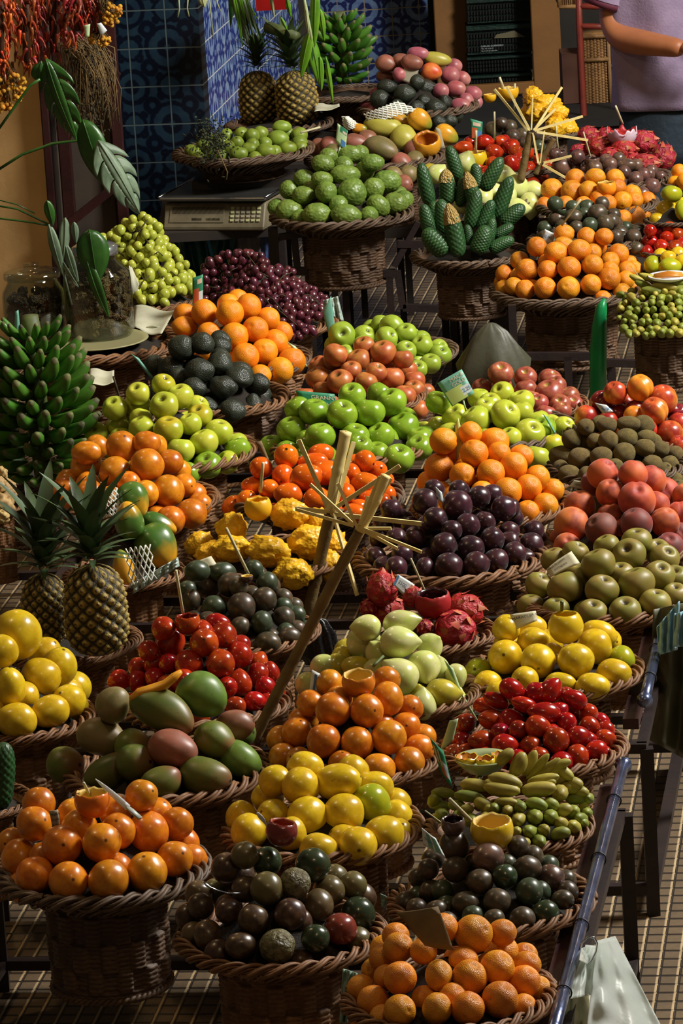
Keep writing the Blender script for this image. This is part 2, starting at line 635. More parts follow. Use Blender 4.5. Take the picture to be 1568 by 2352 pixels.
def s_cone(v):   # monstera fruit: long scaled cone
    z = v.z
    a = math.atan2(v.y, v.x)
    k = (1 - .30 * max(z, 0) ** 1.4 * 1.0)
    rr = math.hypot(v.x, v.y)
    lim = max(rr, 1e-4)
    shape_r = (1 - abs(z) ** 4.5) ** .5 if abs(z) < 1 else 0
    f = shape_r / lim
    sc = abs(math.sin(5 * a + 15 * z)) * abs(math.sin(5 * a - 15 * z))
    f *= k * (1 + .10 * sc ** .6 - .04)
    v.x *= f
    v.y *= f
    v.x += .10 * z * z
    return v


def s_papaya(v):
    z = v.z
    k = 1 - .22 * z
    five = 1 + .03 * math.cos(5 * math.atan2(v.y, v.x))
    v.x *= k * five
    v.y *= k * five
    return v


def uvshape(name, fn, nu=110, nv=80):
    mb = MB()
    rows = []
    for j in range(nv + 1):
        z = -math.cos(PI * j / nv)
        r = math.sqrt(max(0, 1 - z * z))
        rows.append([fn(Vector((max(r, 1e-3) * math.cos(2 * PI * i / nu), max(r, 1e-3) * math.sin(2 * PI * i / nu), z))) for i in range(nu + 1)])
    mb.grid(rows)
    return mesh(name, mb.v, mb.f)


def s_pine(v):
    z = v.z
    a = math.atan2(v.y, v.x)
    sr = (1 - abs(z) ** 3.6) ** .5 if abs(z) < 1 else 0
    rr = max(math.hypot(v.x, v.y), 1e-4)
    sc = abs(math.sin(6 * a + 11 * z)) * abs(math.sin(6 * a - 11 * z))
    f = sr / rr * (1 - .06 * z) * (1 + .13 * min(sc, .7) + .05 * (sc > .82) - .05)
    v.x *= f
    v.y *= f
    return v


S = {}
for nm, fn, sub in (('round', s_round, 4), ('round2', s_round2, 4), ('orange', s_orange, 4), ('apple', s_apple, 4), ('peach', s_peach, 4), ('egg', s_egg, 4),
                    ('ovoid', s_ovoid, 4), ('pepino', s_pepino, 4), ('mango', s_mango, 4), ('avo', s_avo, 4), ('kiwi', s_kiwi, 3),
                    ('cheri', s_cheri, 5), ('ydrag', s_ydrag, 4), ('drag', s_drag, 4), ('lumpy', s_lumpy, 4), ('papaya', s_papaya, 4), ('grape', s_ovoid, 3)):
    S[nm] = (fn, sub)
_mesh_cache = {}


def fmesh(shp, mat):
    k = (shp, mat)
    if k not in _mesh_cache:
        if shp == 'cone':
            me = uvshape('scaly_cone', s_cone)
        elif shp == 'pine':
            me = uvshape('pineapple_body', s_pine)
        else:
            me = shape(shp + '_' + mat, *S[shp])
        me.materials.append(M[mat])
        _mesh_cache[k] = me
    return _mesh_cache[k]


# kind: shape, material, object name, category, axis mode ('any' random spin, 'up' stem up-ish, 'img' long axis in picture plane)
K = {
    'opass': ('round', 'opass', 'passion_fruit', 'passion fruit', 'face'),
    'orange': ('orange', 'orange', 'orange', 'orange', 'face'),
    'mand': ('orange', 'mandarin', 'mandarin', 'mandarin', 'face'),
    'persim': ('ovoid', 'persim', 'tree_tomato', 'fruit', 'face'),
    'tama': ('egg', 'tama', 'tamarillo', 'tamarillo', 'face'),
    'tamad': ('egg', 'tamad', 'tamarillo', 'tamarillo', 'face'),
    'yel': ('ovoid', 'yellow', 'passion_fruit', 'passion fruit', 'face'),
    'yelg': ('ovoid', 'yelgreen', 'passion_fruit', 'passion fruit', 'face'),
    'pep': ('pepino', 'pepino', 'pepino_melon', 'melon', 'face'),
    'pepy': ('pepino', 'pepyel', 'pepino_melon', 'melon', 'face'),
    'mango': ('mango', 'mango', 'mango', 'mango', 'img'),
    'mangog': ('mango', 'mangog', 'mango', 'mango', 'img'),
    'mangor': ('mango', 'mangor', 'mango', 'mango', 'img'),
    'mangob': ('mango', 'mangob', 'mango', 'mango', 'img'),
    'mangoy': ('mango', 'mangoy', 'mango', 'mango', 'img'),
    'mangop': ('mango', 'mangop', 'mango', 'mango', 'img'),
    'mangoo': ('mango', 'mangoo', 'mango', 'mango', 'img'),
    'dpass': ('round', 'dpass', 'passion_fruit', 'passion fruit', 'face'),
    'dgreen': ('round', 'dgreen', 'passion_fruit', 'passion fruit', 'face'),
    'dmott': ('round', 'dmott', 'passion_fruit', 'passion fruit', 'face'),
    'dred': ('round', 'dred', 'passion_fruit', 'passion fruit', 'face'),
    'dslate': ('round', 'dslate', 'passion_fruit', 'passion fruit', 'face'),
    'dbrown': ('round', 'dbrown', 'passion_fruit', 'passion fruit', 'face'),
    'plum': ('round2', 'plum', 'plum', 'plum', 'face'),
    'avo': ('avo', 'avocado', 'avocado', 'avocado', 'img'),
    'granny': ('apple', 'granny', 'green_apple', 'apple', 'up'),
    'golden': ('apple', 'golden', 'yellow_apple', 'apple', 'up'),
    'goldgr': ('apple', 'goldgr', 'yellow_apple', 'apple', 'up'),
    'red': ('apple', 'redapple', 'red_apple', 'apple', 'up'),
    'russet': ('apple', 'russet', 'russet_apple', 'apple', 'up'),
    'rein': ('apple', 'rein', 'russet_apple', 'apple', 'up'),
    'pear': ('apple', 'pear', 'round_pear', 'pear', 'side'),
    'peach': ('peach', 'peach', 'peach', 'peach', 'up'),
    'peachd': ('peach', 'peachd', 'peach', 'peach', 'up'),
    'nect': ('peach', 'nect', 'nectarine', 'nectarine', 'up'),
    'necty': ('peach', 'necty', 'nectarine', 'nectarine', 'up'),
    'nectd': ('peach', 'nectd', 'nectarine', 'nectarine', 'up'),
    'kiwi': ('kiwi', 'kiwi', 'kiwi_fruit', 'kiwi', 'face'),
    'cheri': ('cheri', 'cheri', 'custard_apple', 'custard apple', 'any'),
    'feij': ('ovoid', 'feijoa', 'guava', 'guava', 'face'),
    'cone': ('cone', 'monst', 'ceriman_fruit', 'ceriman fruit', 'img'),
    'pap': ('papaya', 'papaya', 'papaya', 'papaya', 'img'),
    'papo': ('papaya', 'papo', 'papaya', 'papaya', 'img'),
    'drag': ('drag', 'drag', 'dragon_fruit', 'dragon fruit', 'any'),
    'ydrag': ('ydrag', 'ydrag', 'yellow_dragon_fruit', 'dragon fruit', 'any'),
    'ging': ('lumpy', 'ginger', 'ginger_root', 'ginger', 'any'),
}

CROP = {}
for r_, y_ in (('A', 0), ('B', 450), ('C', 950), ('D', 1450)):
    for c_, x_ in (('1', 0), ('2', 500), ('3', 968)):
        CROP[r_ + c_] = (x_, y_, 1568 / 600)
CROP['E1'] = (0, 1850, 2.851)
CROP['E2'] = (450, 1850, 2.851)
CROP['E3'] = (1018, 1850, 2.851)
CROP['P'] = (0, 0, 1.0)


def parse(txt, kind):
    """list of (px, py, a, b, angle, kind); tokens x,y,r | x,y,a,b[,ang] with an optional :kind"""
    out = []
    cr = CROP['P']
    for tk in txt.split():
        if tk[0] == '@':
            cr = CROP[tk[1:]]
            continue
        k = kind
        if ':' in tk:
            tk, k = tk.split(':')
        q = [float(v) for v in tk.split(',')]
        a = q[2]
        b = q[3] if len(q) > 3 else a
        ang = q[4] if len(q) > 4 else (0 if a >= b else 90)
        if a < b and len(q) < 5:
            a, b = b, a
        out.append((cr[0] + q[0] / cr[2], cr[1] + q[1] / cr[2], a / cr[2], b / cr[2], ang, k))
    return out


ORD = ['first', 'second', 'third', 'fourth', 'fifth', 'sixth', 'seventh', 'eighth', 'ninth', 'tenth', 'eleventh', 'twelfth', 'thirteenth', 'fourteenth', 'fifteenth', 'sixteenth']


def row_labels(fr, desc, place):
    """rows from the top of the heap; every fruit is told apart by its row and its place in the row"""
    idx = sorted(range(len(fr)), key=lambda i: fr[i][1])
    mr = sum(f[3] for f in fr) / len(fr)
    rows, cur, y0 = [], [], None
    for i in idx:
        if y0 is None or fr[i][1] - y0 > mr * 1.35:
            if cur: rows.append(cur)
            cur, y0 = [], fr[i][1]
        cur.append(i)
    rows.append(cur)
    lab = [None] * len(fr)
    for ri, row in enumerate(rows):
        row.sort(key=lambda i: fr[i][0])
        n = len(row)
        rt = 'top row' if ri == 0 else ('bottom row' if ri == len(rows) - 1 and ri > 1 else ORD[min(ri, 15)] + ' row')
        for j, i in enumerate(row):
            if n == 1: h = 'alone'
            elif j == 0: h = 'leftmost'
            elif j == n - 1: h = 'rightmost'
            else: h = ORD[j] + ' from left'
            d = desc.get(fr[i][5], list(desc.values())[0]) if isinstance(desc, dict) else desc
            lab[i] = '%s, %s in %s, %s' % (d, h, rt, place)
    return lab
# ------------------------------------------------------------------ the heaps: basket ellipse (centre px, half width px, rim height) and fruit seen in the photo
# (id, kind, description, place, (cx, cy, rx, z), fruit)
PILES = [
 ('P1', 'opass', 'glossy orange passion fruit', 'basket nearest bottom-left', (238, 2000, 225, .45),
  '@D1 240,1015,72 205,1155,102 425,1075,62 850,985,93 940,1095,95 1080,1165,75 1108,1260,80 475,1175,103 705,1200,103 690,1065,75 888,1205,118 370,1283,115 610,1270,112 1048,1365,103 122,1365,110 210,1460,108 410,1500,112 650,1495,117 880,1447,117 720,1395,55 60,1250,60'),
 ('P2', 'mango', {'mango': 'green mango with brownish blush', 'mangog': 'bright green mango', 'mangor': 'reddish mango with black spots', 'mangob': 'brownish tan mango'}, 'left mango basket', (385, 1775, 215, .45),
  '@D1 385,800,100:mango 680,440,108,98,60:mangob 612,638,150,108,-20:mangob 650,848,152,98,35:mango 965,912,125,95,25:mango 1230,868,155,108,-12:mango 975,480,205,115,-28:mango 1210,385,150,128,-15:mangog 1405,570,118,92,15:mangor 1290,650,122,102,-30:mango 1040,708,148,112,-18:mangor 1445,770,132,98,-35:mangog 820,835,55:mango 1440,650,60:mangog 800,700,110:mango'),
 ('P3', 'tama', 'shiny red tamarillo', 'red heap behind left mangoes', (472, 1615, 180, .45),
  '@C1 985,1290,70 1215,1295,50 1305,1260,75,60 1340,1335,78 1025,1372,85 1225,1375,82 1437,1375,48 1430,1455,75,80 895,1425,60 932,1500,72 1130,1508,82,85 1318,1502,82 @D1 815,225,50 818,305,58 1437,310,72,80 1546,262,62,72 1551,175,56,48 1621,245,56,62 1408,452,66,58 1530,420,65,58 1342,340,42 1596,340,52 1100,300,70 700,300,50'),
 ('P4', 'yel', {'yel': 'large yellow passion fruit'}, 'yellow heap at left edge', (30, 1650, 172, .45),
  '@C1 105,1325,140,150 270,1445,100 @D1 355,210,105,108 60,335,92,118 245,280,117 460,310,60,68 415,415,98,92 160,415,62 300,482,120,95,15 98,538,118,105 10,120,95 -60,480,90 380,330,50'),
 ('P6', 'opass', 'glossy orange passion fruit', 'middle orange passion heap', (808, 1745, 190, .45),
  '@D2 672,312,78 1012,288,76,72 735,395,62 560,425,70 690,472,100 895,478,95,100 1020,405,88,100 1150,462,76,82 1130,575,82,88 515,535,88,78 478,605,88 635,658,98 835,672,92,98 1025,635,98,102 1235,625,66 1210,705,88,82 385,762,70 740,805,78,60 965,825,98,88 1150,788,88,92 350,660,55'),
 ('P7', 'yel', {'yel': 'yellow passion fruit', 'yelg': 'greenish passion fruit'}, 'middle yellow heap', (742, 1905, 212, .45),
  '@D2 525,820,107,95 335,895,80,85 500,930,110,108 720,902,142,105,12 830,825,72,60 950,925,108,82,-15 922,1032,112,108,20:yelg 1052,1000,45,75 290,1002,92,70 335,1100,90,85 535,1112,117 757,1092,113,122 1072,1112,95,98 130,1090,65 185,1208,108,105 605,1312,112,98 840,1290,118,108 1000,1225,118,112 725,1240,55 420,1230,70'),
 ('P8', 'dpass', {'dpass': 'dark brown passion fruit', 'dgreen': 'dark green passion fruit', 'dmott': 'mottled olive passion fruit', 'dred': 'reddish brown passion fruit'}, 'dark heap at bottom', (645, 2150, 222, .45),
  '@E2 320,325,88 200,410,95 275,475,106 465,370,95:dgreen 465,545,105 765,392,108:dgreen 650,510,98:dmott 918,452,62 1012,497,57 870,558,103,98 802,655,92,108 1085,602,95,88 1058,712,105,115:dgreen 618,712,98,103 373,748,100,95 212,692,82 945,808,100,103:dred 782,872,88,92:dgreen 532,922,115,108:dmott 292,918,102,88 75,848,88,98 30,660,82 15,555,62 700,780,60 140,560,70 -60,740,70 430,850,60'),
 ('P9', 'mand', 'orange mandarin', 'mandarin basket at bottom', (1032, 2290, 228, .45),
  '@E3 0,800,90,95 200,840,118,122 385,832,95,85 380,958,112,100 525,965,65 545,1042,95,85 130,1012,100,85 355,1060,112,106 172,1125,115,108 528,1155,106,102 370,1270,120,112 -30,1112,85,105 62,1255,90 160,1328,110,102 -42,1330,92,105 60,1010,60 @E2 1300,830,60 1325,930,98,92 1200,942,60 1215,1005,78 1178,1070,72 1335,1130,103,106 1080,1200,88,92 1160,1285,102,105 1335,1342,100,102 1225,1395,90 1070,1390,70'),
 ('P10', 'dslate', {'dslate': 'grey-brown passion fruit', 'dgreen': 'dark green passion fruit', 'dbrown': 'wrinkled brown passion fruit'}, 'slate heap at lower right', (1128, 2070, 218, .45),
  '@E3 72,262,98,92 292,340,105,92:dbrown 415,370,50 480,255,55,58 500,315,62,52 590,318,58,45 550,410,92,80 680,385,62,58 702,475,82,88:dbrown 812,495,55,58 818,555,62,55 782,618,72,62 80,418,84,82 242,498,78,82 402,468,82,76:dgreen 562,565,86,88 350,632,85,90 145,640,86,76 670,712,88,92:dgreen 518,745,78,82 330,758,72,52 0,560,56,68 15,660,62 -98,415,68 -160,480,62 -80,560,70 -165,600,62 -60,335,52 -40,700,60 -180,690,56 200,740,55'),
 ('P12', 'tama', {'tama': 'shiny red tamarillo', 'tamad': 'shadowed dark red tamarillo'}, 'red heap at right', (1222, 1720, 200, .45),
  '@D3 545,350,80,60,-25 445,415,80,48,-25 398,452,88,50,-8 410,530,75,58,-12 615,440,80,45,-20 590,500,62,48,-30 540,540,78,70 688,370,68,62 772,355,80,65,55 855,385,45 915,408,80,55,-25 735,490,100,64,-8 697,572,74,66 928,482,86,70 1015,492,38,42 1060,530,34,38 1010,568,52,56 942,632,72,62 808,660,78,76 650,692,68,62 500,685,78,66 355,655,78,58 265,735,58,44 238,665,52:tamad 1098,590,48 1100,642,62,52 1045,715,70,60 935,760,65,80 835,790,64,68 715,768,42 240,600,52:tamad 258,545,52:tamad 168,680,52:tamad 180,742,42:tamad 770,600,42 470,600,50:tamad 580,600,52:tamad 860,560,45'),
 ('P13', 'yel', {'yel': 'bright yellow passion fruit', 'yelg': 'yellow-green passion fruit'}, 'yellow heap at right', (1270, 1545, 190, .45),
  '@C3 490,1290,68,58 660,1285,88,76 515,1368,66,42 672,1372,97,86 1065,1322,106,78,-10 1038,1400,100,102 502,1460,102,97 698,1490,103,100 928,1482,105,100 1200,1470,78,68:yelg 805,1450,52 800,1380,46 1150,1395,40 @D3 400,315,84,76 605,312,70,48 830,315,95,66 1025,335,102,82 1152,260,105,92 330,225,62:yelg 480,390,60 720,400,70'),
 ('P14', 'pep', {'pep': 'pale green-white pepino', 'pepy': 'yellowish pepino'}, 'pale heap above middle oranges', (925, 1592, 165, .45),
  '@C2 890,1285,88,76 1100,1255,108,75,10 882,1372,100,100 1090,1372,114,92 1275,1392,78,76 770,1425,55,75:pepy 722,1465,44:pepy @D2 1430,272,62,78 1090,268,106,108 1235,220,100,98 1230,440,76,90 1350,372,102,84:pepy 842,212,98,60:pepy 688,212,56,44:pepy 615,215,62,46 525,320,55,66 1330,215,40,80 1180,360,50:pepy 530,420,45'),
 ('P15', 'drag', 'red dragon fruit', 'dragon fruit basket by bamboo canes', (975, 1455, 150, .45),
  '@C2 985,1050,88,100 1000,1178,112,90 1480,1185,112,100 1175,1105,62 905,1165,50 1240,1278,48 @C3 198,1300,122,112 60,1180,60'),
 ('P16', 'dslate', 'grey-green passion fruit', 'dark heap below yellow dragon fruit', (562, 1455, 158, .45),
  '@C1 1185,945,76,62 1338,955,78,62 1245,1030,78 1385,1030,74 1148,1122,52,66 1285,1158,66 1450,1160,80 1440,1278,56 1120,1050,45 @C2 210,930,46 295,1012,62 280,1115,70,72 395,1105,55,48 392,1145,40 330,1045,40 265,1255,62,70 395,1225,62,66 480,1205,46 480,1290,46 300,1380,78,68 430,1342,70,56 190,1397,42 235,965,45 470,1145,35 130,1040,50 400,1300,40 -60,1250,60'),
 ('P17', 'ydrag', 'yellow knobbly dragon fruit', 'basket beside bamboo canes', (612, 1285, 172, .45),
  '@C2 430,600,110,88 85,690,92,85 88,812,112,78 300,828,118,92 540,770,112,100 452,960,108,92 700,790,80,66 672,915,76,80 600,650,70 @C1 1180,790,66,60 1240,860,60'),
 ('P18', 'persim', 'glossy red-orange tree tomato', 'orange heap behind tall canes', (733, 1145, 178, .45),
  '@C2 410,255,70,72 618,240,78,58 572,290,88,52,10 390,372,66,62 530,382,98,78,10 645,362,82,82 820,322,66,76 885,285,62,66 965,350,50,52 890,422,92,66,-10 262,325,62,66 212,435,72,54 305,452,62,56 420,485,84,66 590,512,80,70 760,480,62,62 1010,405,45,54 1015,475,42,45 988,552,58,72 100,560,72,68 815,598,72,56 900,520,56 730,420,60 175,520,60'),
 ('P19', 'plum', 'dark purple plum', 'plum basket', (1035, 1282, 205, .45),
  '@C3 80,452,62,46 22,532,80,82 215,548,84,90 225,452,62,42 345,500,72,64 432,485,56,46 400,612,76,76 490,570,72,76 555,575,30,48 80,632,70 275,672,74,72 25,682,46,56 530,705,58,54 425,755,72,72 560,640,45,42 655,790,74,76 672,700,66,52 298,810,76,78 135,790,76,72 560,842,66,76 445,885,74,76 330,908,78,78 165,918,82,86 20,930,55,70 180,700,60 700,740,45 @C2 1110,640,62,56 1030,580,52 1075,745,62,56 945,860,57 1070,925,66,70 1110,840,55 965,740,55 990,660,50'),
 ('P20', 'orange', 'small bright orange', 'orange heap above plums', (1130, 1162, 172, .45),
  '@C3 130,165,84,76 105,325,86,84 288,98,50,45 312,152,56,46 315,238,82,80 435,170,92,82 598,255,74,66 552,315,82,78 245,372,78,72 415,360,82,82 30,430,48 345,445,52 515,470,84,82 640,445,76,78 695,385,76,72 785,460,70,66 742,552,72,76 635,592,66,72 170,250,60 470,250,55 360,480,60'),
 ('P21', 'granny', 'shiny green apple', 'green apple heap in centre', (810, 1025, 172, .45),
  '@B2 805,1200,86,70 965,1190,72,64 1045,1240,85,86 1130,1312,32,50 455,1272,52 580,1300,86,85 745,1312,92,85 910,1302,90,86 445,1405,84,85 615,1445,92,80 825,1445,82,80 975,1445,84,82 1112,1390,92,92 1245,1420,46 @C2 1210,205,74,82 1085,272,88,90 948,268,46 310,215,52 530,180,55 860,220,50 1020,170,60'),
 ('P22', 'goldgr', {'goldgr': 'yellow-green apple', 'granny': 'darker green apple'}, 'yellow-green heap at right', (1150, 990, 165, .45),
  '@B3 345,1215,66,58 485,1185,78,60 600,1240,80,72 100,1240,72,76:granny 415,1240,72,46 380,1275,70,58 205,1325,78,76 325,1350,92,84 500,1315,90,86 600,1300,55,84 690,1335,50,42 648,1430,88,90 530,1455,66,68 90,1400,52,46 730,1400,62,90:granny 790,1500,66,50:golden @C3 690,265,80,72 -10,120,50'),
 ('P23', 'red', 'dusky red apple', 'red apple heap at right', (1228, 930, 112, .45),
  '@B3 475,1068,76,68 350,1152,52,38 485,1150,74,50 622,1092,72,60 625,1165,68,62 660,1222,52 770,1108,72,66 808,1140,58 765,1185,86,78 830,1255,58,66 882,1205,60,66 912,1255,46,60 840,1290,56,58 745,1312,60,60 700,1240,48'),
 ('P24', 'russet', 'orange-brown russet apple', 'russet heap in centre', (828, 912, 140, .45),
  '@B2 880,900,66,48 708,955,84,58 710,990,74,70 845,992,74,72 992,940,78,68 1002,985,74,72 1112,982,62,58 600,1092,72,66 735,1117,76,74 890,1122,70,62 1045,1097,80,66 1130,1045,68,60 1178,1112,62,66 1175,1172,55 1118,1202,62,72 1248,1190,52,46 1205,1288,54,58 612,1000,40 950,1060,60 800,1050,60'),
 ('P25', 'pear', 'small green round pear', 'green heap behind russets', (900, 812, 138, .45),
  '@B2 745,838,78,78 880,842,70,60 930,792,40 1012,852,70,62 1045,790,82,68 1130,825,62,62 1165,845,52 1128,932,62,60 1225,900,68,60 1222,862,50 1335,955,64,62 1275,1008,62,62 1200,1042,50,60 690,900,50 960,770,40'),
 ('P26', 'orange', 'bright orange', 'orange heap by red grapes', (545, 830, 155, .45),
  '@B1 1110,702,62,48 1225,700,78,76 1420,625,68,52 1492,665,72,80 1380,705,82,78 1105,782,78,58 1255,822,72,62 1407,842,82,78 @B2 225,802,75,76 302,740,66,72 388,810,52,52 345,880,74,78 165,965,80,80 280,935,74,78 445,992,78,82 375,1047,78,74 255,1078,66,62 60,640,50 420,940,45'),
 ('P27', 'avo', 'dark rough avocado', 'avocado basket', (492, 918, 158, .45),
  '@B1 1090,905,76,80,70 1215,880,66,72,80 1330,902,60,52 1035,1035,86,74,20 915,1015,46 1200,1052,90,78,10 1322,1002,70,76,80 1440,1055,62,80,80 1168,1162,76,70 1345,1152,82,66 1530,1165,62,56 1270,1275,62,42 1395,1292,82,72 1508,1262,72,76 @B2 130,1080,62,84,75 210,1262,64,78 248,1182,62,76,75 95,1290,76,74 45,1148,72,68 30,872,52 20,960,50'),
 ('P28', 'goldgr', {'golden': 'golden yellow apple', 'goldgr': 'yellow-green apple', 'granny': 'bright green apple'}, 'apple heap at left', (402, 1040, 172, .45),
  '@B1 980,1135,76,58:golden 690,1275,78,66 830,1188,98,48 825,1262,82,76 985,1260,88,76 1082,1205,78,76 1175,1232,32 1200,1322,66,78:golden 1010,1405,86,84:golden 1135,1372,80,82 850,1392,82,66 712,1375,80,66 575,1430,62 @C1 1225,175,84,82 1312,112,72,88 1085,222,82,76 1248,312,84,80:granny 1362,295,66,74 1428,218,72,80:granny 1405,160,48 1128,360,62,64:granny 1010,110,60 1150,60,50'),
 ('P29', 'opass', 'large orange passion fruit', 'orange heap behind papayas', (312, 1152, 174, .45),
  '@C1 520,235,90,66 590,195,66,58 728,200,92,90 520,312,92,92 880,175,82,68 960,210,38 695,355,97,92 882,312,97,96 1020,292,72,76 1085,355,50,58 392,452,74,70 530,480,86,80 420,372,34 870,482,76,82 1008,465,90,96 1112,432,58,68 1168,482,62,66 1205,540,52,66 1150,602,84,92 1022,640,86,82 660,505,76,66 780,420,60 470,400,60'),
 ('P30', 'pap', {'pap': 'green papaya with orange shoulder', 'papo': 'ripe orange-yellow papaya'}, 'beside the pineapples', (285, 1318, 128, .45),
  '@C1 800,520,108,92,-60:pap 775,640,112,82,100:pap 950,665,110,60,-20:pap 945,800,140,118,-55:pap 738,930,110,62,100:papo'),
 ('P31', 'peach', {'peach': 'fuzzy red-orange peach', 'peachd': 'dark dusky peach'}, 'peach basket at right', (1440, 1240, 185, .45),
  '@C3 1085,362,98,78 1268,365,88,78 1378,402,92,82 1128,475,82,76 1292,520,118,96 1455,480,90,92 950,552,98,80 900,662,104,92 1080,692,100,86:peachd 1288,662,104,82:peachd 1460,652,86,84 1550,600,62,86 1490,802,98,74:peachd 870,800,92,54 1140,610,82,56 1560,720,55,60:peachd 1195,720,60 1400,560,60 1020,440,50:peachd 1590,480,60'),
 ('P32', 'rein', 'olive green russet apple', 'russet basket at right edge', (1408, 1372, 200, .45),
  '@C3 775,862,56,46 930,832,80,56 1110,800,86,66 1290,772,102,76 1388,805,42 1060,908,110,88 1245,850,106,88 870,940,92,66 1458,872,96,76 705,1032,76,84 862,1050,108,98 1082,1062,110,84 1290,1025,110,100 1425,975,90,88 1542,992,48,66 1525,1090,68,74 1400,1142,100,84 1222,1192,104,82 1025,1202,102,76 650,1165,80,62 805,1185,76,66 970,980,60 1180,960,60 1600,1000,60'),
 ('P33', 'kiwi', 'brown fuzzy kiwi', 'kiwi heap at right', (1418, 1070, 150, .45),
  '@C3 900,152,56,58 985,82,52,50 1000,162,72,62 1112,72,62,50 1120,162,60,58 1230,147,65,58 1240,62,72,46 1332,75,66,62 1350,145,60,48 1215,240,66,62 1338,205,62,52 1437,215,46,48 1385,300,62,50 1490,305,52,50 1522,242,50,46 840,252,78,58 950,268,72,62 1080,262,70,62 885,365,66,56 990,372,50,56 1510,395,56,46 1545,455,42 1405,182,34 1160,320,50 1060,60,40 1455,350,45'),
 ('P34', 'nect', {'nect': 'red-orange nectarine', 'necty': 'yellow-orange nectarine', 'nectd': 'dark red nectarine'}, 'nectarine heap at right edge', (1478, 1000, 132, .45),
  '@B3 1310,1152,76,76:necty 1160,1182,74,62 1078,1235,74,56:nectd 1222,1250,62,56 1445,1222,82,86 1395,1292,84,76 1285,1290,52:nectd 990,1325,76,60 1100,1312,62,46:nectd 1182,1312,52:nectd 1275,1325,66,44:necty 1535,1300,52:nectd 1545,1370,72,62 1490,1430,72,84 1548,1500,60 1600,1420,60 1350,1400,60'),
 ('P35', 'mand', 'orange passion fruit', 'heap over green pole', (1308, 665, 168, .48),
  '@B3 855,225,62,52 690,305,60,56 850,292,62,46 805,340,72,62 980,235,54,32 945,325,72,62 1045,300,66,66 1095,245,56,50 1180,350,64,60 1130,392,54,56 885,432,70,66 1025,415,62,62 755,445,60,56 630,445,66,66 580,380,46,42 1125,495,66,64 1232,455,62,62 1250,402,42 1290,440,36 620,565,56,62 740,552,66,62 880,552,66,66 1015,532,60,60 495,470,50,56 490,530,46 545,540,46 580,490,45'),
 ('P36', 'dslate', 'small slate passion fruit', 'dark heap on rear stand', (1358, 548, 135, .568),
  '@A3 800,1225,46 810,1312,46 910,1300,52,44 905,1245,42 990,1245,46 1055,1282,56 1082,1222,42 1100,1342,50 1150,1292,42 1010,1352,46 930,1367,42 742,1372,46 1165,1342,36 1232,1362,32 1190,1402,50 1165,1425,46 1212,1432,36 1270,1427,50 1242,1490,36 1290,1492,42 975,1292,36'),
 ('P37', 'mand', 'orange passion fruit', 'back orange heap on rear stand', (1372, 470, 128, .6),
  '@A3 920,1070,56 1042,1060,62,48 1160,1072,56 780,1137,64 902,1150,66 1000,1142,56 1172,1122,52 1262,1165,56 1205,1207,56 1278,1202,50 1115,1222,52 735,1242,38 860,1232,42 970,1232,46 1280,1302,62 1322,1292,50 1200,1312,38 1060,1185,45'),
 ('P38', 'dbrown', 'brown passion fruit', 'brown heap on rear stand', (1410, 412, 122, .63),
  '@A3 840,1002,56,52 935,1012,50,38 935,942,44 1040,1012,46 1130,987,42 1225,990,62,38 1285,1075,44 1332,1052,42 1380,1122,50 1325,1167,42 1215,1035,36 890,975,32 1180,950,36 1010,960,30 1370,1045,30 800,930,40 1140,1040,35'),
 ('P39', 'drag', 'red dragon fruit', 'dragon fruit heap below person', (1432, 362, 108, .645),
  '@A3 1000,812,60,52 1100,822,52 1065,882,78,58 1210,902,76,62 1330,852,82,68 950,905,56,40 1340,982,82,56 1452,942,66,76 1130,940,55 1260,960,50'),
 ('P40', 'ydrag', 'knobbly yellow dragon fruit', 'small yellow heap on rear stand', (1262, 305, 62, .67),
  '@A3 670,582,60,58 750,622,82,52 700,682,70,62 800,672,72,52 870,772,62,56 800,765,62,60 640,660,40'),
 ('P41', 'dslate', 'dark slate passion fruit', 'dark heap behind tomatoes', (1190, 335, 80, .66),
  '@A3 530,762,42 545,822,46 605,812,42 430,782,52 615,862,42 692,812,42 480,740,36 700,880,40'),
 ('P42', 'tama', 'small red tamarillo', 'red heap beside ceriman fruit', (1165, 385, 108, .653),
  '@A3 250,887,62,40 380,850,52,42 470,852,42 435,912,54,46 330,912,42 535,882,52,48 495,850,36 570,912,36 535,982,54,50 588,955,42 622,1065,34 705,1072,52,56 665,1107,50,46 642,1012,42 630,1125,36 300,852,38 660,1150,30 600,1010,36'),
 ('P43', 'pep', 'pale pepino', 'pale heap beside ceriman fruit', (1150, 455, 95, .615),
  '@A3 480,1052,78,66 560,1122,70,76 650,1232,62,76 570,1250,76,60 400,1092,42,60 420,1162,52 240,962,34 90,1042,50,60 360,1200,42 500,1180,50'),
 ('P45', 'cheri', 'green custard apple', 'custard apple basket', (785, 492, 150, .60),
  '@A2 790,925,72,52 680,925,30 630,982,66,52 930,977,66,50 865,925,38 755,985,52,38 765,1050,86,60 880,1030,56,58 520,1072,62,52 625,1077,62,46 1015,1090,82,66 935,1132,64,60 805,1157,86,82 650,1152,66,60 515,1172,66,52 420,1137,46 1065,1222,74,62 965,1235,72,58,-45 905,1297,50,52 770,1290,88,62 595,1287,82,66 430,1267,78,66 350,1247,46 1130,1192,42 1090,1152,34 570,1130,45 720,1220,45'),
 ('P46', 'feij', 'small green guava', 'tray beside the scale', (558, 348, 148, .715),
  '@A2 140,800,46,30 255,805,44,48 385,762,56,38 490,812,50,46 115,852,38,32 200,815,32 365,835,62,52 185,892,46,34 215,865,40,28 125,922,56,42 290,907,56,46 340,912,42 420,890,52,44 490,862,50,46 500,895,32 415,802,36 60,880,36'),
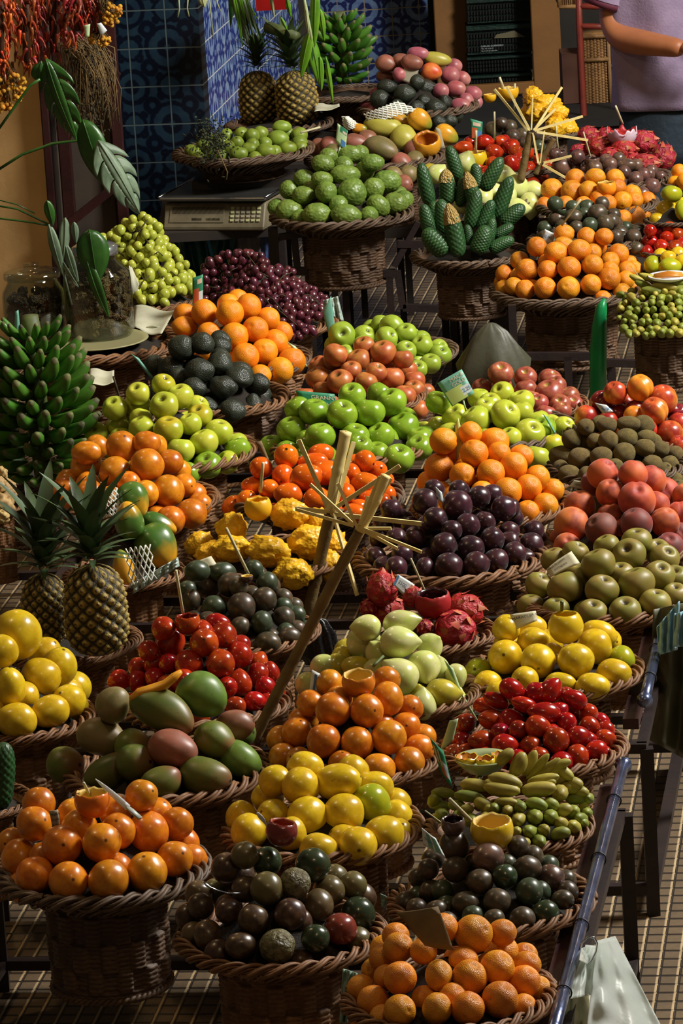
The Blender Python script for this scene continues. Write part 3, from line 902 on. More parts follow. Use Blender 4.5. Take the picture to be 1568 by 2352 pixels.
 ('P47', 'mangob', {'mangob': 'olive brown mango', 'mangoy': 'yellow-green mango', 'mangor': 'pinkish brown mango', 'papo': 'orange papaya'}, 'mango and papaya basket', (862, 362, 148, .66),
  '@A2 830,862,78,56,-10:mangor 990,757,112,62,-5:mangoy 1080,722,86,50,-25:papo 1120,835,86,76,-50:mangoy 1215,720,76,60,-35:papo 1370,812,74,60,-25:papo 980,892,104,68,-20:mangob 600,892,62,34,-10:mangor 652,877,52,28,-5:mangor 680,927,42,28:mangob 1100,985,64,62:mangor 1190,962,52,46:mangob 1182,902,50:mangor 1115,1115,46,50:mangor 905,832,60,38:mangor 1280,1045,40,60:pepy 850,772,44,30:papo 1050,1060,50:mangob 1150,1050,50:mangob'),
 ('P48', 'mangop', {'mangop': 'pink-purple mango', 'mangoo': 'orange-red mango', 'mangoy': 'yellow mango', 'mangor': 'brownish pink mango', 'avo': 'dark green avocado'}, 'rear heap by tiled wall', (958, 245, 128, .76),
  '@A2 1010,382,62,48,-10:mangor 1100,362,52,42:mangor 1165,377,64,46,-10:mangor 1200,322,62,40:mangop 1315,355,84,42,-8:mangoy 1280,432,62,50:mangoo 1420,392,46,36:mangop 1395,452,56,52:mangop 1470,472,40,46:mangop 1430,532,56,48:mangop 1340,542,38,46:mangop 1530,562,52,46:mangop 1540,612,50,46:mangop 1455,637,56,46:mangop 1010,457,56,36:mangor 1020,520,62,44:avo 1125,562,64,56:avo 980,597,64,56:avo 1250,530,66,56:avo 1310,652,64,56:avo 1360,612,42,46:avo 1430,692,42,46:avo 1390,732,42,36:avo 1200,492,46:avo 1190,655,42,30:avo 1330,745,34:avo 1240,610,44:avo 1080,640,44:avo'),
 ('P49', 'yel', {'yel': 'yellow lime', 'yelg': 'green-yellow lime'}, 'citrus pile at upper right edge', (1545, 505, 62, .62),
  '@A3 1500,1165,62,50:yelg 1470,1262,62,58 1562,1262,42,60:yelg @B3 1405,150,44,28 1505,170,52,36 1560,60,50'),
 ('P49b', 'orange', 'small orange', 'by the right edge above limes', (1568, 420, 46, .70),
  '@A3 1545,1030,46 1520,1100,44 1580,1090,50'),
 ('P50b', 'tama', 'small red tamarillo', 'red pile at right edge', (1545, 575, 72, .55),
  '@B3 1370,212,38 1435,215,52,46 1490,192,42,38 1372,275,46 1440,305,44 1500,292,34 1540,232,42 1520,312,46 1470,250,40 1560,290,40 1400,240,34'),
 ('P51b', 'yelg', {'yelg': 'yellow-green passion fruit', 'yel': 'yellow passion fruit'}, 'right edge above green bananas', (1540, 628, 70, .50),
  '@B3 1385,415,50,56:yelg 1490,427,66,52:yelg 1540,350,44:yel 1480,375,46:yel 1570,400,50:yel 1430,360,40:yel'),
 ('P52b', 'ging', 'knobbly tan ginger root', 'at left edge by pineapples', (-10, 1165, 60, .45),
  '@C1 10,360,30,40 30,450,56,62 20,540,60,66 60,500,40 -20,430,50 10,620,40'),
]

PLACED = []   # dict per fruit
BASKETS = {}


def cone_hit(d, C, R, H, z0):
    t0 = (C - CAM).length - R * 1.9
    t = t0
    while t < t0 + R * 4.2:
        p = CAM + d * t
        rho = math.hypot(p.x - C.x, p.y - C.y)
        zc = z0 + max(H * (1 - rho / R), -.03)
        if p.z <= zc and rho < R * 1.6:
            return t
        if p.y > C.y + R * .12:
            return t
        t += R * .02
    return (C - CAM).length




def unhide(fr):
    """a fruit of which only a sliver shows is as big as its neighbours: give it its full size, tucked in behind the nearest whole one"""
    out = []
    rs = sorted((f[2] * f[3]) ** .5 for f in fr)
    big = rs[int(len(rs) * .62)]
    for f in fr:
        r = (f[2] * f[3]) ** .5
        if r < big * .84 and f[5] not in ('ging', 'cone', 'drag', 'pap', 'papo', 'b'):
            near = [g for g in fr if g is not f and (g[2] * g[3]) ** .5 >= big * .84]
            g = min(near, key=lambda q: math.hypot(q[0] - f[0], q[1] - f[1]))
            dx, dy = g[0] - f[0], g[1] - f[1]
            dd = max(math.hypot(dx, dy), 1e-6)
            nr = big * .88
            sh = min(nr - r, dd * .6)
            out.append((f[0] + dx / dd * sh, f[1] + dy / dd * sh, nr, nr, 0, f[5], 1))
        else:
            out.append(f + (0,))
    return out


fr_all = []
for pid, kind, desc, place, (cx, cy, rx, z), txt in PILES:
    fr = unhide(parse(txt, kind))
    C = on_z(cx, cy, z)
    R = m_px(rx, C)
    mr = sum(f[3] for f in fr) / len(fr)
    ytop = min(f[1] for f in fr)
    H = max((cy - ytop) / (F_PX / depth(C)) / math.cos(PITCH) - m_px(mr, C) * .2, .05)
    BASKETS[pid] = dict(C=C, R=R, H=H, z=z, r=m_px(mr, C))
    labs = row_labels(fr, desc, place)
    for f, lb in zip(fr, labs):
        d = ray(f[0], f[1])
        t = cone_hit(d, C, R * .98, H, z + m_px(mr, C) * .25) + (m_px(mr, C) * .5 if f[6] else 0)
        fr_all.append(dict(pid=pid, d=d, t=t, px=f, lab=lb, kind=f[5]))

# settle: where two fruits of the heaps would cut into each other the farther one is moved back along its sight line
D = np.array([tuple(f['d']) for f in fr_all])
T = np.array([f['t'] for f in fr_all])
GROW = 1.06
RP = np.array([math.sqrt(f['px'][2] * f['px'][3]) for f in fr_all]) * GROW
for it in range(40):
    P = D * T[:, None]
    Rm = RP * T / F_PX * .91
    worst = 0
    order = np.argsort(T)
    for i in order:
        dv = P - P[i]
        dist = np.sqrt((dv ** 2).sum(1))
        hit = np.where((dist < (Rm + Rm[i]) * .985) & (T > T[i]))[0]
        for j in hit:
            s = Rm[i] + Rm[j]
            # smallest t along ray j so that |P_i - t d_j| = s
            b = float(D[j] @ P[i])
            cc = float(P[i] @ P[i]) - s * s
            disc = b * b - cc
            if disc > 0:
                tn = b + math.sqrt(disc)
                step = tn - T[j]
                if step > 1e-5:
                    T[j] += min(step, .02) * .7
                    P[j] = D[j] * T[j]
                    worst = max(worst, step)
    if worst < .002:
        break
rnd = random.Random(5)


def orient(zdir, spin):
    z = zdir.normalized()
    x = z.cross(Vector((0, 0, 1)))
    x = x.normalized() if x.length > 1e-4 else Vector((1, 0, 0))
    y = z.cross(x)
    x2 = x * math.cos(spin) + y * math.sin(spin)
    y2 = z.cross(x2)
    return Matrix((x2, y2, z)).transposed()


def place_fruit(name, me, p, a, b, mode, ang, lab, cat, group=None, parts=None):
    """a, b: half length and half width in metres"""
    tocam = -ray(0, 0) if p is None else (CAM - p).normalized()
    aniso = a / b > 1.1
    if mode == 'any':
        zd = Vector((rnd.gauss(0, 1), rnd.gauss(0, 1), rnd.gauss(0, 1)))
        sc = ((a * b) ** .5,) * 3
        if aniso:
            an = math.radians(ang)
            zd = RT * math.cos(an) + UP * math.sin(an)
            sc = (b, b, a)
    elif mode == 'img' or (mode == 'face' and aniso):
        an = math.radians(ang)
        zd = RT * math.cos(an) + UP * math.sin(an) + tocam * rnd.uniform(-.1, .35)
        if mode == 'face' and rnd.random() < .35: zd = -zd + tocam * .5
        sc = (b, b, a)
        if mode == 'img' and not aniso:
            zd += tocam * .5
    elif mode == 'face':
        zd = tocam * rnd.uniform(-.3, 1.2) + RT * rnd.gauss(.1, .7) + UP * rnd.gauss(.2, .6)
        r = (a * b) ** .5
        sc = (r, r, r * rnd.uniform(1.0, 1.05))
    elif mode == 'up':
        zd = Vector((rnd.gauss(0, .3), rnd.gauss(-.25, .35), 1))
        r = (a * b) ** .5 * 1.02
        sc = (r, r, r)
    else:
        zd = tocam * .8 + RT * rnd.gauss(.2, .6) + UP * rnd.gauss(.4, .4)
        r = (a * b) ** .5 * 1.02
        sc = (r, r, r)
    o = bpy.data.objects.new(name, me)
    COL.objects.link(o)
    o.matrix_world = Matrix.Translation(p) @ orient(zd, rnd.uniform(0, 6.28)).to_4x4() @ Matrix.Diagonal((sc[0], sc[1], sc[2], 1))
    tag(o, lab, cat, group)
    return o


# scales of a dragon fruit: one child mesh of curved pointed flaps
def dragon_scales():
    mb = MB()
    rr = random.Random(3)
    for i in range(26):
        zz = 1 - 2 * (i + .5) / 26
        a = i * 2.4
        r = math.sqrt(1 - zz * zz)
        n = Vector((r * math.cos(a), r * math.sin(a), zz))
        up = (Vector((0, 0, 1)) - n * n.z)
        up = up.normalized() if up.length > .1 else Vector((1, 0, 0))
        sd = n.cross(up)
        L = rr.uniform(.38, .52)
        rows = []
        for k in range(5):
            u = k / 4
            wd = .22 * (1 - u) ** .7 + .01
            c = n * (1.0 + .20 * u ** 1.6) + up * (L * u - .1)
            rows.append([c - sd * wd, c + n * .04 * (1 - u), c + sd * wd])
        mb.grid(rows)
    me = mesh('dragon_scales', mb.v, mb.f)
    me.materials.append(M['scale'])
    return me


DS = dragon_scales()
npl = 0
for i, f in enumerate(fr_all):
    kk = K[f['kind']]
    p = CAM + f['d'] * float(T[i])
    dp = depth(p)
    a = f['px'][2] * dp / F_PX * GROW
    b = f['px'][3] * dp / F_PX * GROW
    o = place_fruit(kk[2], fmesh(kk[0], kk[1]), p, a, b, kk[4], f['px'][4], f['lab'], kk[3], 'fruit heap ' + {p_[0]: p_[3] for p_ in PILES}[f['pid']])
    if f['kind'] == 'drag':
        c = link('fruit_scales', DS, None, o)
    f['o'] = o

# fruit deeper in the heap, seen dark through the gaps
Pn = [(CAM + f['d'] * float(T[i]), float(RP[i] * T[i] / F_PX)) for i, f in enumerate(fr_all)]
for pid, kind, desc, place, (cx, cy, rx, z), txt in PILES:
    if kind in ('drag', 'ydrag', 'pap', 'ging', 'mango', 'mangob') or pid in ('P49', 'P49b', 'P51b', 'P40', 'P41'): continue
    B = BASKETS[pid]
    kk = K[kind]
    r = B['r'] * .97
    cnt = 0
    cand = []
    for lv in (.6, 1.2, 1.9):
        for i in range(9):
            rho = B['R'] * (.15 + .75 * i / 8)
            na = max(5, int(PI * rho / (r * .9)))
            for j in range(na):
                a = -PI + PI * (j + .5) / na
                zz = z + r * .25 + B['H'] * (1 - rho / B['R']) - lv * r * .6
                q = B['C'] + Vector((rho * math.cos(a), rho * math.sin(a), 0))
                q.z = zz
                q += Vector((0, lv * r * .7, 0))
                cand.append(q)
    for q in cand:
        if cnt >= 12: break
        if q.z < z - .02: continue
        if all((q - s_).length > (r + t_) * .93 for s_, t_ in Pn):
            Pn.append((q.copy(), r))
            d0 = desc if isinstance(desc, str) else desc.get(kind, list(desc.values())[0])
            place_fruit(kk[2], fmesh(kk[0], kk[1]), q, r, r, kk[4], 0, d0 + ' deep in the gaps, ' + place, kk[3], 'deeper fruit, ' + place)
            cnt += 1
# ------------------------------------------------------------------ wicker
def wick(name, c1, c2):
    N = NT(name)
    vec, rn, tc = N.coords()
    n = N.noise(vec, 60, 3)
    f = N.ramp(n, .35, .65)
    col = N.mix(f, lin(c1), lin(c2))
    f2 = N.ramp(N.noise(vec, 7, 3), .3, .7)
    col = N.mix(f2, col, lin(tuple(v * .78 for v in c1)))
    N.l(col, N.b.inputs['Base Color'])
    N.b.inputs['Roughness'].default_value = .6
    N.bump(n, .12, .001)
    return N.m


M['wick'] = wick('wicker', (140, 96, 54), (108, 70, 38))
M['wickrim'] = wick('wicker_braid', (150, 104, 64), (96, 62, 38))
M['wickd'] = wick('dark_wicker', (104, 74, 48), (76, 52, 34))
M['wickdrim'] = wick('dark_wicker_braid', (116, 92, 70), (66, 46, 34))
M['wickl'] = wick('light_wicker', (176, 130, 76), (124, 86, 46))
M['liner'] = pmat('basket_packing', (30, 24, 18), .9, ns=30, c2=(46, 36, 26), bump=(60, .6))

BODY_H = .225


def basket_body():
    """cylinder of woven withies flaring to the rim, unit rim radius .18"""
    mb = MB()
    nseg, rows, sub = 144, 24, 4
    prof = []
    for i in range(rows * sub + 1):
        u = i / (rows * sub)
        z = -BODY_H * u
        r = .110 + .064 * max(0, 1 - u * 5.0) ** 1.3 - .004 * u
        prof.append((r, z, i))
    grid = []
    for r, z, i in prof:
        row = []
        rowi = i // sub
        ph = (i % sub) / sub
        bulge = .0034 * math.sin(PI * ph) ** .8
        blk = (rowi // 6) % 2
        for k in range(nseg + 1):
            a = 2 * PI * k / nseg
            sec = int(a / (2 * PI) * 24 + .001)
            w1 = .0050 * (1 if ((sec + blk) % 2 == 0) else -1)
            w2 = .0010 * math.cos(a * 36 + PI * rowi)
            rr = r + bulge + w1 * (1 if i < rows * sub - 6 else 0) + w2
            row.append(Vector((rr * math.cos(a), rr * math.sin(a), z)))
        grid.append(row)
    # foot braid
    mb.grid([list(reversed(g)) for g in grid])
    for s_ in range(2):
        pts = [Vector(((.111 + .004 * math.cos(30 * a + s_ * PI)) * math.cos(a), (.111 + .004 * math.cos(30 * a + s_ * PI)) * math.sin(a), -BODY_H + .004 * math.sin(30 * a + s_ * PI))) for a in [2 * PI * k / 160 for k in range(160)]]
        mb.tube(pts, .0045, 5, closed=True)
    base = [Vector((.104 * math.cos(2 * PI * k / 48), .104 * math.sin(2 * PI * k / 48), -BODY_H + .002)) for k in range(48)]
    mb.add(base, [tuple(range(48))])
    return mesh('basket_body', mb.v, mb.f)


def basket_rim(seed):
    rr = random.Random(seed)
    mb = MB()
    n = 216
    tw = 11
    for s_ in range(3):
        for q in range(3):
            qa = 2 * PI * q / 3
            pts = []
            for k in range(n):
                a = 2 * PI * k / n
                ph = tw * a + 2 * PI * s_ / 3
                ox = .0115 * math.cos(ph) + .0038 * math.cos(qa + ph * .3)
                oz = .0085 * math.sin(ph) + .0038 * math.sin(qa + ph * .3)
                R = .176 + ox + .003 * noise.noise(Vector((math.cos(a) * 3, math.sin(a) * 3, seed)))
                pts.append(Vector((R * math.cos(a), R * math.sin(a), oz + .005 * noise.noise(Vector((math.cos(a) * 2, math.sin(a) * 2, seed + 9))))))
            mb.tube(pts, .0036, 5, closed=True)
    # loose under-rim withies
    for s_ in range(46):
        a = 2 * PI * s_ / 46 + rr.uniform(-.04, .04)
        pts = []
        for k in range(7):
            u = k / 6
            aa = a + .42 * u
            R = .114 + .060 * math.sin(u * PI * .5)
            pts.append(Vector((R * math.cos(aa), R * math.sin(aa), -.045 * (1 - u) ** 1.2)))
        mb.tube(pts, .003, 5)
    return mesh('basket_rim', mb.v, mb.f)


BB = [basket_body(), None]
BR = [basket_rim(1), basket_rim(2)]
BB[1] = BB[0].copy()
RIMS = [BR[0], BR[1], BR[0].copy(), BR[1].copy()]
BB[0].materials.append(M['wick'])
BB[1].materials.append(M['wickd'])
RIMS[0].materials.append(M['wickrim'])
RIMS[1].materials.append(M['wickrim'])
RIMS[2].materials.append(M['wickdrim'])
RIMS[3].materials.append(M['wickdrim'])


def liner_mesh():  # added dark cone inside each heap, blocks light leaking through the gaps
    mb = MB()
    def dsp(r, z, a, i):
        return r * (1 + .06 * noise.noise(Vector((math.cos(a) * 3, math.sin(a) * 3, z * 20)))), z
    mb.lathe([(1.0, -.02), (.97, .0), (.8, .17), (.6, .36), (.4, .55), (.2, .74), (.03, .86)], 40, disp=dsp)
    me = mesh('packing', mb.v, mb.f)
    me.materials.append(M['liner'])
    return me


LM = liner_mesh()


def basket(C, R, H, label, dark=False, body=1.0, group='round wicker baskets', spin=None, liner=True, r=.03):
    o = empty('wicker_basket', C, label, 'basket', group)
    k = R / .178
    sp = rnd.uniform(0, 6.28) if spin is None else spin
    b = link('basket_body', BB[1 if dark else 0], None, o)
    b.scale = (k * (.94 if dark else 1), k * (.94 if dark else 1), body)
    b.rotation_euler = (0, 0, sp)
    m = link('braided_rim', RIMS[(2 if dark else 0) + (rnd.random() < .5)], None, o)
    m.scale = (k, k, min(k, 1.1))
    m.rotation_euler = (0, 0, sp)
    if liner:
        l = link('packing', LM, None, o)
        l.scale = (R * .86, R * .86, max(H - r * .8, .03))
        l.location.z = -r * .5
    return o


BL = {
 'P1': 'round wicker basket holding orange passion fruit, bottom-left corner', 'P2': 'wicker basket under the green and red mangoes',
 'P3': 'wicker basket under red tamarillos at left', 'P4': 'wicker basket of big yellow fruit at left edge',
 'P6': 'wicker basket under orange passion fruit, middle of front stand', 'P7': 'wicker basket under yellow passion fruit, middle front',
 'P8': 'brown wicker basket of dark passion fruit at bottom centre', 'P9': 'wicker basket of mandarins at bottom edge',
 'P10': 'wicker basket of slate passion fruit beside metal pipe', 'P12': 'light wicker basket of red tamarillos beside metal pipe',
 'P13': 'wicker basket under bright yellow fruit at right', 'P14': 'wicker basket under pale pepinos',
 'P15': 'wicker basket of red dragon fruit beside bamboo canes', 'P16': 'wicker basket of grey-green passion fruit',
 'P17': 'wicker basket of yellow knobbly dragon fruit', 'P18': 'wicker basket of red-orange tree tomatoes',
 'P19': 'wide braided basket full of dark plums', 'P20': 'wicker basket of small oranges above plums',
 'P21': 'wicker basket of shiny green apples', 'P22': 'wicker basket of yellow-green apples at right',
 'P23': 'wicker basket of dusky red apples', 'P24': 'wicker basket of russet apples in the centre',
 'P25': 'wicker basket of small green pears', 'P26': 'wicker basket of bright oranges by red grapes',
 'P27': 'braided basket of dark avocados', 'P28': 'wicker basket of yellow apples at left',
 'P29': 'wicker basket of orange passion fruit behind papayas', 'P30': 'wicker basket of papayas behind pineapples',
 'P31': 'wicker basket of peaches at right edge', 'P32': 'wide wicker basket of olive russet apples at right edge',
 'P33': 'wicker basket of kiwis at right', 'P34': 'wicker basket of nectarines at right edge',
 'P35': 'dark wicker basket of orange fruit over green pole', 'P36': 'dark wicker basket of small slate passion fruit, rear stand',
 'P37': 'wicker basket of orange fruit at back of rear stand', 'P38': 'wicker basket of brown passion fruit, rear stand',
 'P39': 'wicker basket of dragon fruit below standing person', 'P40': 'small wicker basket of yellow dragon fruit, rear stand',
 'P41': 'wicker basket of dark fruit behind red tamarillos', 'P42': 'wicker basket of small red tamarillos, rear stand',
 'P43': 'wicker basket of pale pepinos, rear stand', 'P45': 'dark wicker basket of green custard apples',
 'P46': 'shallow wicker tray of green guavas beside scale', 'P47': 'wicker basket of mangoes and papayas',
 'P48': 'wicker basket of pink mangoes by tiled wall', 'P49': 'wicker basket of limes at upper right edge',
 'P49b': 'wicker basket of small oranges at upper right edge', 'P50b': 'wicker basket of red fruit at right edge',
 'P51b': 'wicker basket of yellow-green fruit at right edge', 'P52b': 'wicker basket of ginger at left edge',
}
for pid, B in BASKETS.items():
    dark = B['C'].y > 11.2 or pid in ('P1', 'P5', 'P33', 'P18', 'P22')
    body = {'P46': .35, 'P49b': .5, 'P40': .4, 'P52b': .8}.get(pid, .95)
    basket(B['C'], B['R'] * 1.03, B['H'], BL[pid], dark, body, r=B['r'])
# ------------------------------------------------------------------ the setting (walls run along the hall axis, turned 10 degrees)
AZ = math.radians(8.5)
SV = Vector((math.sin(AZ), math.cos(AZ), 0))      # away from the camera
TV = Vector((math.cos(AZ), -math.sin(AZ), 0))     # to the right
ZV = Vector((0, 0, 1))


def floor_mat():
    N = NT('ribbed_floor_tiles')
    tc = N.n('ShaderNodeTexCoord')
    rot = N.n('ShaderNodeMapping')
    rot.inputs['Rotation'].default_value = (0, 0, math.radians(8.2))
    N.l(tc.outputs['Object'], rot.inputs[0])
    sp = N.n('ShaderNodeSeparateXYZ')
    N.l(rot.outputs[0], sp.inputs[0])

    def math_(op, a, b=None, c=None):
        o = N.n('ShaderNodeMath', operation=op)
        for i, v in enumerate((a, b, c)):
            if v is None: continue
            if isinstance(v, (int, float)): o.inputs[i].default_value = v
            else: N.l(v, o.inputs[i])
        return o.outputs[0]

    def tri(v, per):
        q = math_('FRACT', math_('DIVIDE', v, per))
        return math_('ABSOLUTE', math_('SUBTRACT', q, .5))   # 0 centre .. .5 edge
    fx = math_('FRACT', math_('DIVIDE', sp.outputs[0], .0385))
    ty = tri(sp.outputs[1], .046)
    bx = tri(sp.outputs[0], .231)
    by = tri(sp.outputs[1], .276)
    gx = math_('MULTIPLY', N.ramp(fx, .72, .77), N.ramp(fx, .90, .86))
    gd = N.ramp(fx, .90, .93)
    gy = N.ramp(ty, .37, .45)
    base = N.mix(N.ramp(N.noise(tc.outputs['Object'], 2.2, 4), .3, .7), lin((116, 96, 72)), lin((90, 74, 55)))
    n2 = N.noise(tc.outputs['Object'], 90, 2)
    base = N.mix(N.ramp(n2, .3, .7, 0, .35), base, lin((70, 56, 40)))
    col = N.mix(gy, base, lin((38, 29, 20)))
    strip = N.mix(N.ramp(N.noise(tc.outputs['Object'], 12, 3), .3, .7), lin((196, 170, 130)), lin((166, 142, 106)))  # pale strips paint the light caught by the tile ridges
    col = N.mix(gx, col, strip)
    col = N.mix(gd, col, lin((30, 23, 16)))
    col = N.mix(N.ramp(bx, .485, .492), col, lin((40, 30, 22)))
    col = N.mix(N.ramp(by, .48, .49), col, lin((40, 30, 22)))
    N.l(col, N.b.inputs['Base Color'])
    N.b.inputs['Roughness'].default_value = .55
    h = math_('SUBTRACT', 1.0, math_('MAXIMUM', math_('MULTIPLY', gx, .5), gy))
    N.bump(h, .9, .006)
    return N.m


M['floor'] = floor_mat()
mb = MB()
mb.add([(-9, 2, 0), (9, 2, 0), (9, 30, 0), (-9, 30, 0)], [(0, 1, 2, 3)])
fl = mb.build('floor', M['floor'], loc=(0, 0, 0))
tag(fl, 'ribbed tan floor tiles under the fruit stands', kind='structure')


def tile_mat(name, bg, ink, ink2, grout, tile, turn, rough=.2):
    """glazed azulejo: ornament of arcs and petals, one motif on four tiles; object coords: x along the wall, z up"""
    N = NT(name)
    tc = N.n('ShaderNodeTexCoord')
    sp = N.n('ShaderNodeSeparateXYZ')
    N.l(tc.outputs['Object'], sp.inputs[0])

    def m_(op, a, b=None):
        o = N.n('ShaderNodeMath', operation=op)
        for i, v in enumerate((a, b)):
            if v is None: continue
            if isinstance(v, (int, float)): o.inputs[i].default_value = v
            else: N.l(v, o.inputs[i])
        return o.outputs[0]
    u = m_('DIVIDE', sp.outputs[0], tile)
    v = m_('DIVIDE', sp.outputs[2], tile)
    # mirrored double-tile coords
    uu = m_('MULTIPLY', m_('ABSOLUTE', m_('SUBTRACT', m_('FRACT', m_('MULTIPLY', u, .5)), .5)), 2.0)
    vv = m_('MULTIPLY', m_('ABSOLUTE', m_('SUBTRACT', m_('FRACT', m_('MULTIPLY', v, .5)), .5)), 2.0)
    # distance fields
    def dist(cx, cy):
        return m_('SQRT', m_('ADD', m_('POWER', m_('SUBTRACT', uu, cx), 2.0), m_('POWER', m_('SUBTRACT', vv, cy), 2.0)))
    nz = m_('MULTIPLY', m_('SUBTRACT', N.noise(tc.outputs['Object'], 55, 2), .5), .10)
    def ring(cx, cy, r, w):
        return N.ramp(m_('ABSOLUTE', m_('SUBTRACT', m_('ADD', dist(cx, cy), nz), r)), w, w * .6)
    pat = ring(0, 0, .55, .07)
    for q in (ring(1, 1, .42, .08), ring(.5, .5, .16, .10), ring(1, 0, .3, .06), ring(0, 1, .3, .06), ring(.25, .75, .06, .07), ring(.75, .25, .06, .07), ring(0, 0, .18, .12), ring(1, 1, .1, .12)):
        pat = m_('MAXIMUM', pat, q)
    bgc = N.mix(N.ramp(N.noise(tc.outputs['Object'], 26, 3), .35, .65), lin(bg), lin(ink2))
    col = N.mix(pat, bgc, lin(ink))
    fu = m_('ABSOLUTE', m_('SUBTRACT', m_('FRACT', u), .5))
    fv = m_('ABSOLUTE', m_('SUBTRACT', m_('FRACT', v), .5))
    g = N.ramp(m_('MAXIMUM', fu, fv), .475, .488)
    col = N.mix(g, col, lin(grout))
    N.l(col, N.b.inputs['Base Color'])
    N.b.inputs['Roughness'].default_value = rough
    N.bump(m_('SUBTRACT', 1.0, g), .4, .004)
    return N.m


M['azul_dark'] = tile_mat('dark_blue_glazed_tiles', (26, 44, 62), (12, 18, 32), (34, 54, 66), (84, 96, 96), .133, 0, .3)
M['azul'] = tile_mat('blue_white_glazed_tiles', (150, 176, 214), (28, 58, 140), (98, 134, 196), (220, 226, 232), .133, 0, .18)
M['azul_far'] = tile_mat('blue_ornament_tiles', (116, 140, 176), (22, 34, 88), (84, 112, 158), (150, 136, 112), .125, 0, .3)
M['ochre'] = pmat('ochre_plaster', (206, 166, 108), .8, ns=3, c2=(190, 148, 92), bump=(18, .2))
M['maroon'] = pmat('maroon_painted_wood', (56, 18, 17), .45, ns=6, c2=(40, 14, 14), bump=(30, .2))
M['brownp'] = pmat('brown_panel', (70, 56, 44), .7, ns=5, c2=(52, 42, 34))
M['plywood'] = pmat('tan_board', (150, 104, 52), .7, ns=4, c2=(132, 90, 46), bump=(40, .1))
M['darkwall'] = pmat('dark_plaster', (58, 52, 46), .8, ns=4, c2=(44, 40, 36))
M['dark'] = pmat('near_black_shade_cloth', (22, 22, 20), .8)


def wall(name, a, b, z0, z1, mat, thick=.12, label=None, kind='structure'):
    """upright slab from a to b (xy points); its front face looks to the camera side"""
    a = Vector((a[0], a[1], 0))
    b = Vector((b[0], b[1], 0))
    u = (b - a)
    L = u.length
    u.normalize()
    n = ZV.cross(u)           # points away from the camera when u runs right
    vs = []
    for (s, t, z) in ((0, 0, z0), (L, 0, z0), (L, thick, z0), (0, thick, z0), (0, 0, z1), (L, 0, z1), (L, thick, z1), (0, thick, z1)):
        vs.append(Vector((s, t, z)))
    me = mesh(name, vs, [(0, 1, 5, 4), (1, 2, 6, 5), (2, 3, 7, 6), (3, 0, 4, 7), (4, 5, 6, 7), (0, 3, 2, 1)], False)
    o = link(name, me, mat)
    o.matrix_world = Matrix(((u.x, n.x, 0, a.x), (u.y, n.y, 0, a.y), (0, 0, 1, 0), (0, 0, 0, 1)))
    tag(o, label, kind=kind)
    return o


def xy_at(px, py, Y):
    p = at_y(px, py, Y)
    return (p.x, p.y)


corner = at_y(461, 137, 14.5)
cxy = Vector((corner.x, corner.y, 0))
# dark tiled wall left of the corner, and its bright return face going away
dl = cxy - TV * .78
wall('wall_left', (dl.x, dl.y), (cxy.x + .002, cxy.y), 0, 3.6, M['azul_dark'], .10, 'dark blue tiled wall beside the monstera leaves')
rb = cxy + SV * 2.2
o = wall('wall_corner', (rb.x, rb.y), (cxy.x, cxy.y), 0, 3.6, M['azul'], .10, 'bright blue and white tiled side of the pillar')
# the face must look to the right/camera: built from far to near, thickness to the left
tmp = (cxy - rb).normalized()
a_ = cxy + SV * .1
me = o.data
u = SV
n = -TV
L = 2.2
vs = [Vector((s, t, z)) for (s, t, z) in ((0, 0, 0), (L, 0, 0), (L, .1, 0), (0, .1, 0), (0, 0, 3.6), (L, 0, 3.6), (L, .1, 3.6), (0, .1, 3.6))]
for i, v in enumerate(vs): me.vertices[i].co = v
o.matrix_world = Matrix(((u.x, n.x, 0, a_.x), (u.y, n.y, 0, a_.y), (0, 0, 1, 0), (0, 0, 0, 1)))
# ochre wall far left, with the dark recess and painted posts between
w0 = at_y(-500, 400, 13.9)
w1 = at_y(104, 400, 13.9)
wall('wall_ochre', (w0.x, w0.y + .2), (w1.x, w1.y), 0, 3.6, M['ochre'], .12, 'ochre plaster wall behind the leaves')


def post(name, px0, px1, py, Y, z0, z1, mat, depth_=.06, label=None, kind='structure'):
    a, b = at_y(px0, py, Y), at_y(px1, py, Y)
    c = (a + b) / 2
    wd = (b - a).length
    m = MB()
    m.box((c.x, c.y + depth_ / 2, (z0 + z1) / 2), (wd / 2, depth_ / 2, (z1 - z0) / 2))
    o = m.build(name, mat, smooth=False)
    bv = o.modifiers.new('bevel', 'BEVEL')
    bv.width = .004
    return tag(o, label, kind=kind)


post('trim_1', 104, 122, 400, 13.85, 0, 3.6, M['maroon'], label='maroon painted door jamb beside ochre wall')
post('trim_2', 138, 166, 400, 13.85, 0, 3.6, M['maroon'], label='maroon painted door stile')
post('trim_3', 122, 138, 400, 13.95, 0, 3.6, M['brownp'], label='pale gap between maroon jamb and stile')
post('door_1', 166, 262, 400, 14.0, 0, 3.6, M['brownp'], label='brown recessed door panel behind dried herbs')
post('trim_4', 262, 288, 400, 13.95, 0, 3.6, M['maroon'], label='dark maroon frame between panel and tiled wall')
a, b = at_y(150, 520, 13.8), at_y(262, 430, 13.8)
m = MB()
m.bar(a, b, .02, .028)
tag(m.build('trim_5', M['maroon'], smooth=False), 'slanting maroon rail under the hanging leaf', kind='structure')
a, b = at_y(215, 205, 13.8), at_y(268, 160, 13.8)
m = MB()
m.bar(a, b, .03, .04)
tag(m.build('trim_6', M['maroon'], smooth=False), 'short slanting maroon rail behind dried herbs', kind='structure')

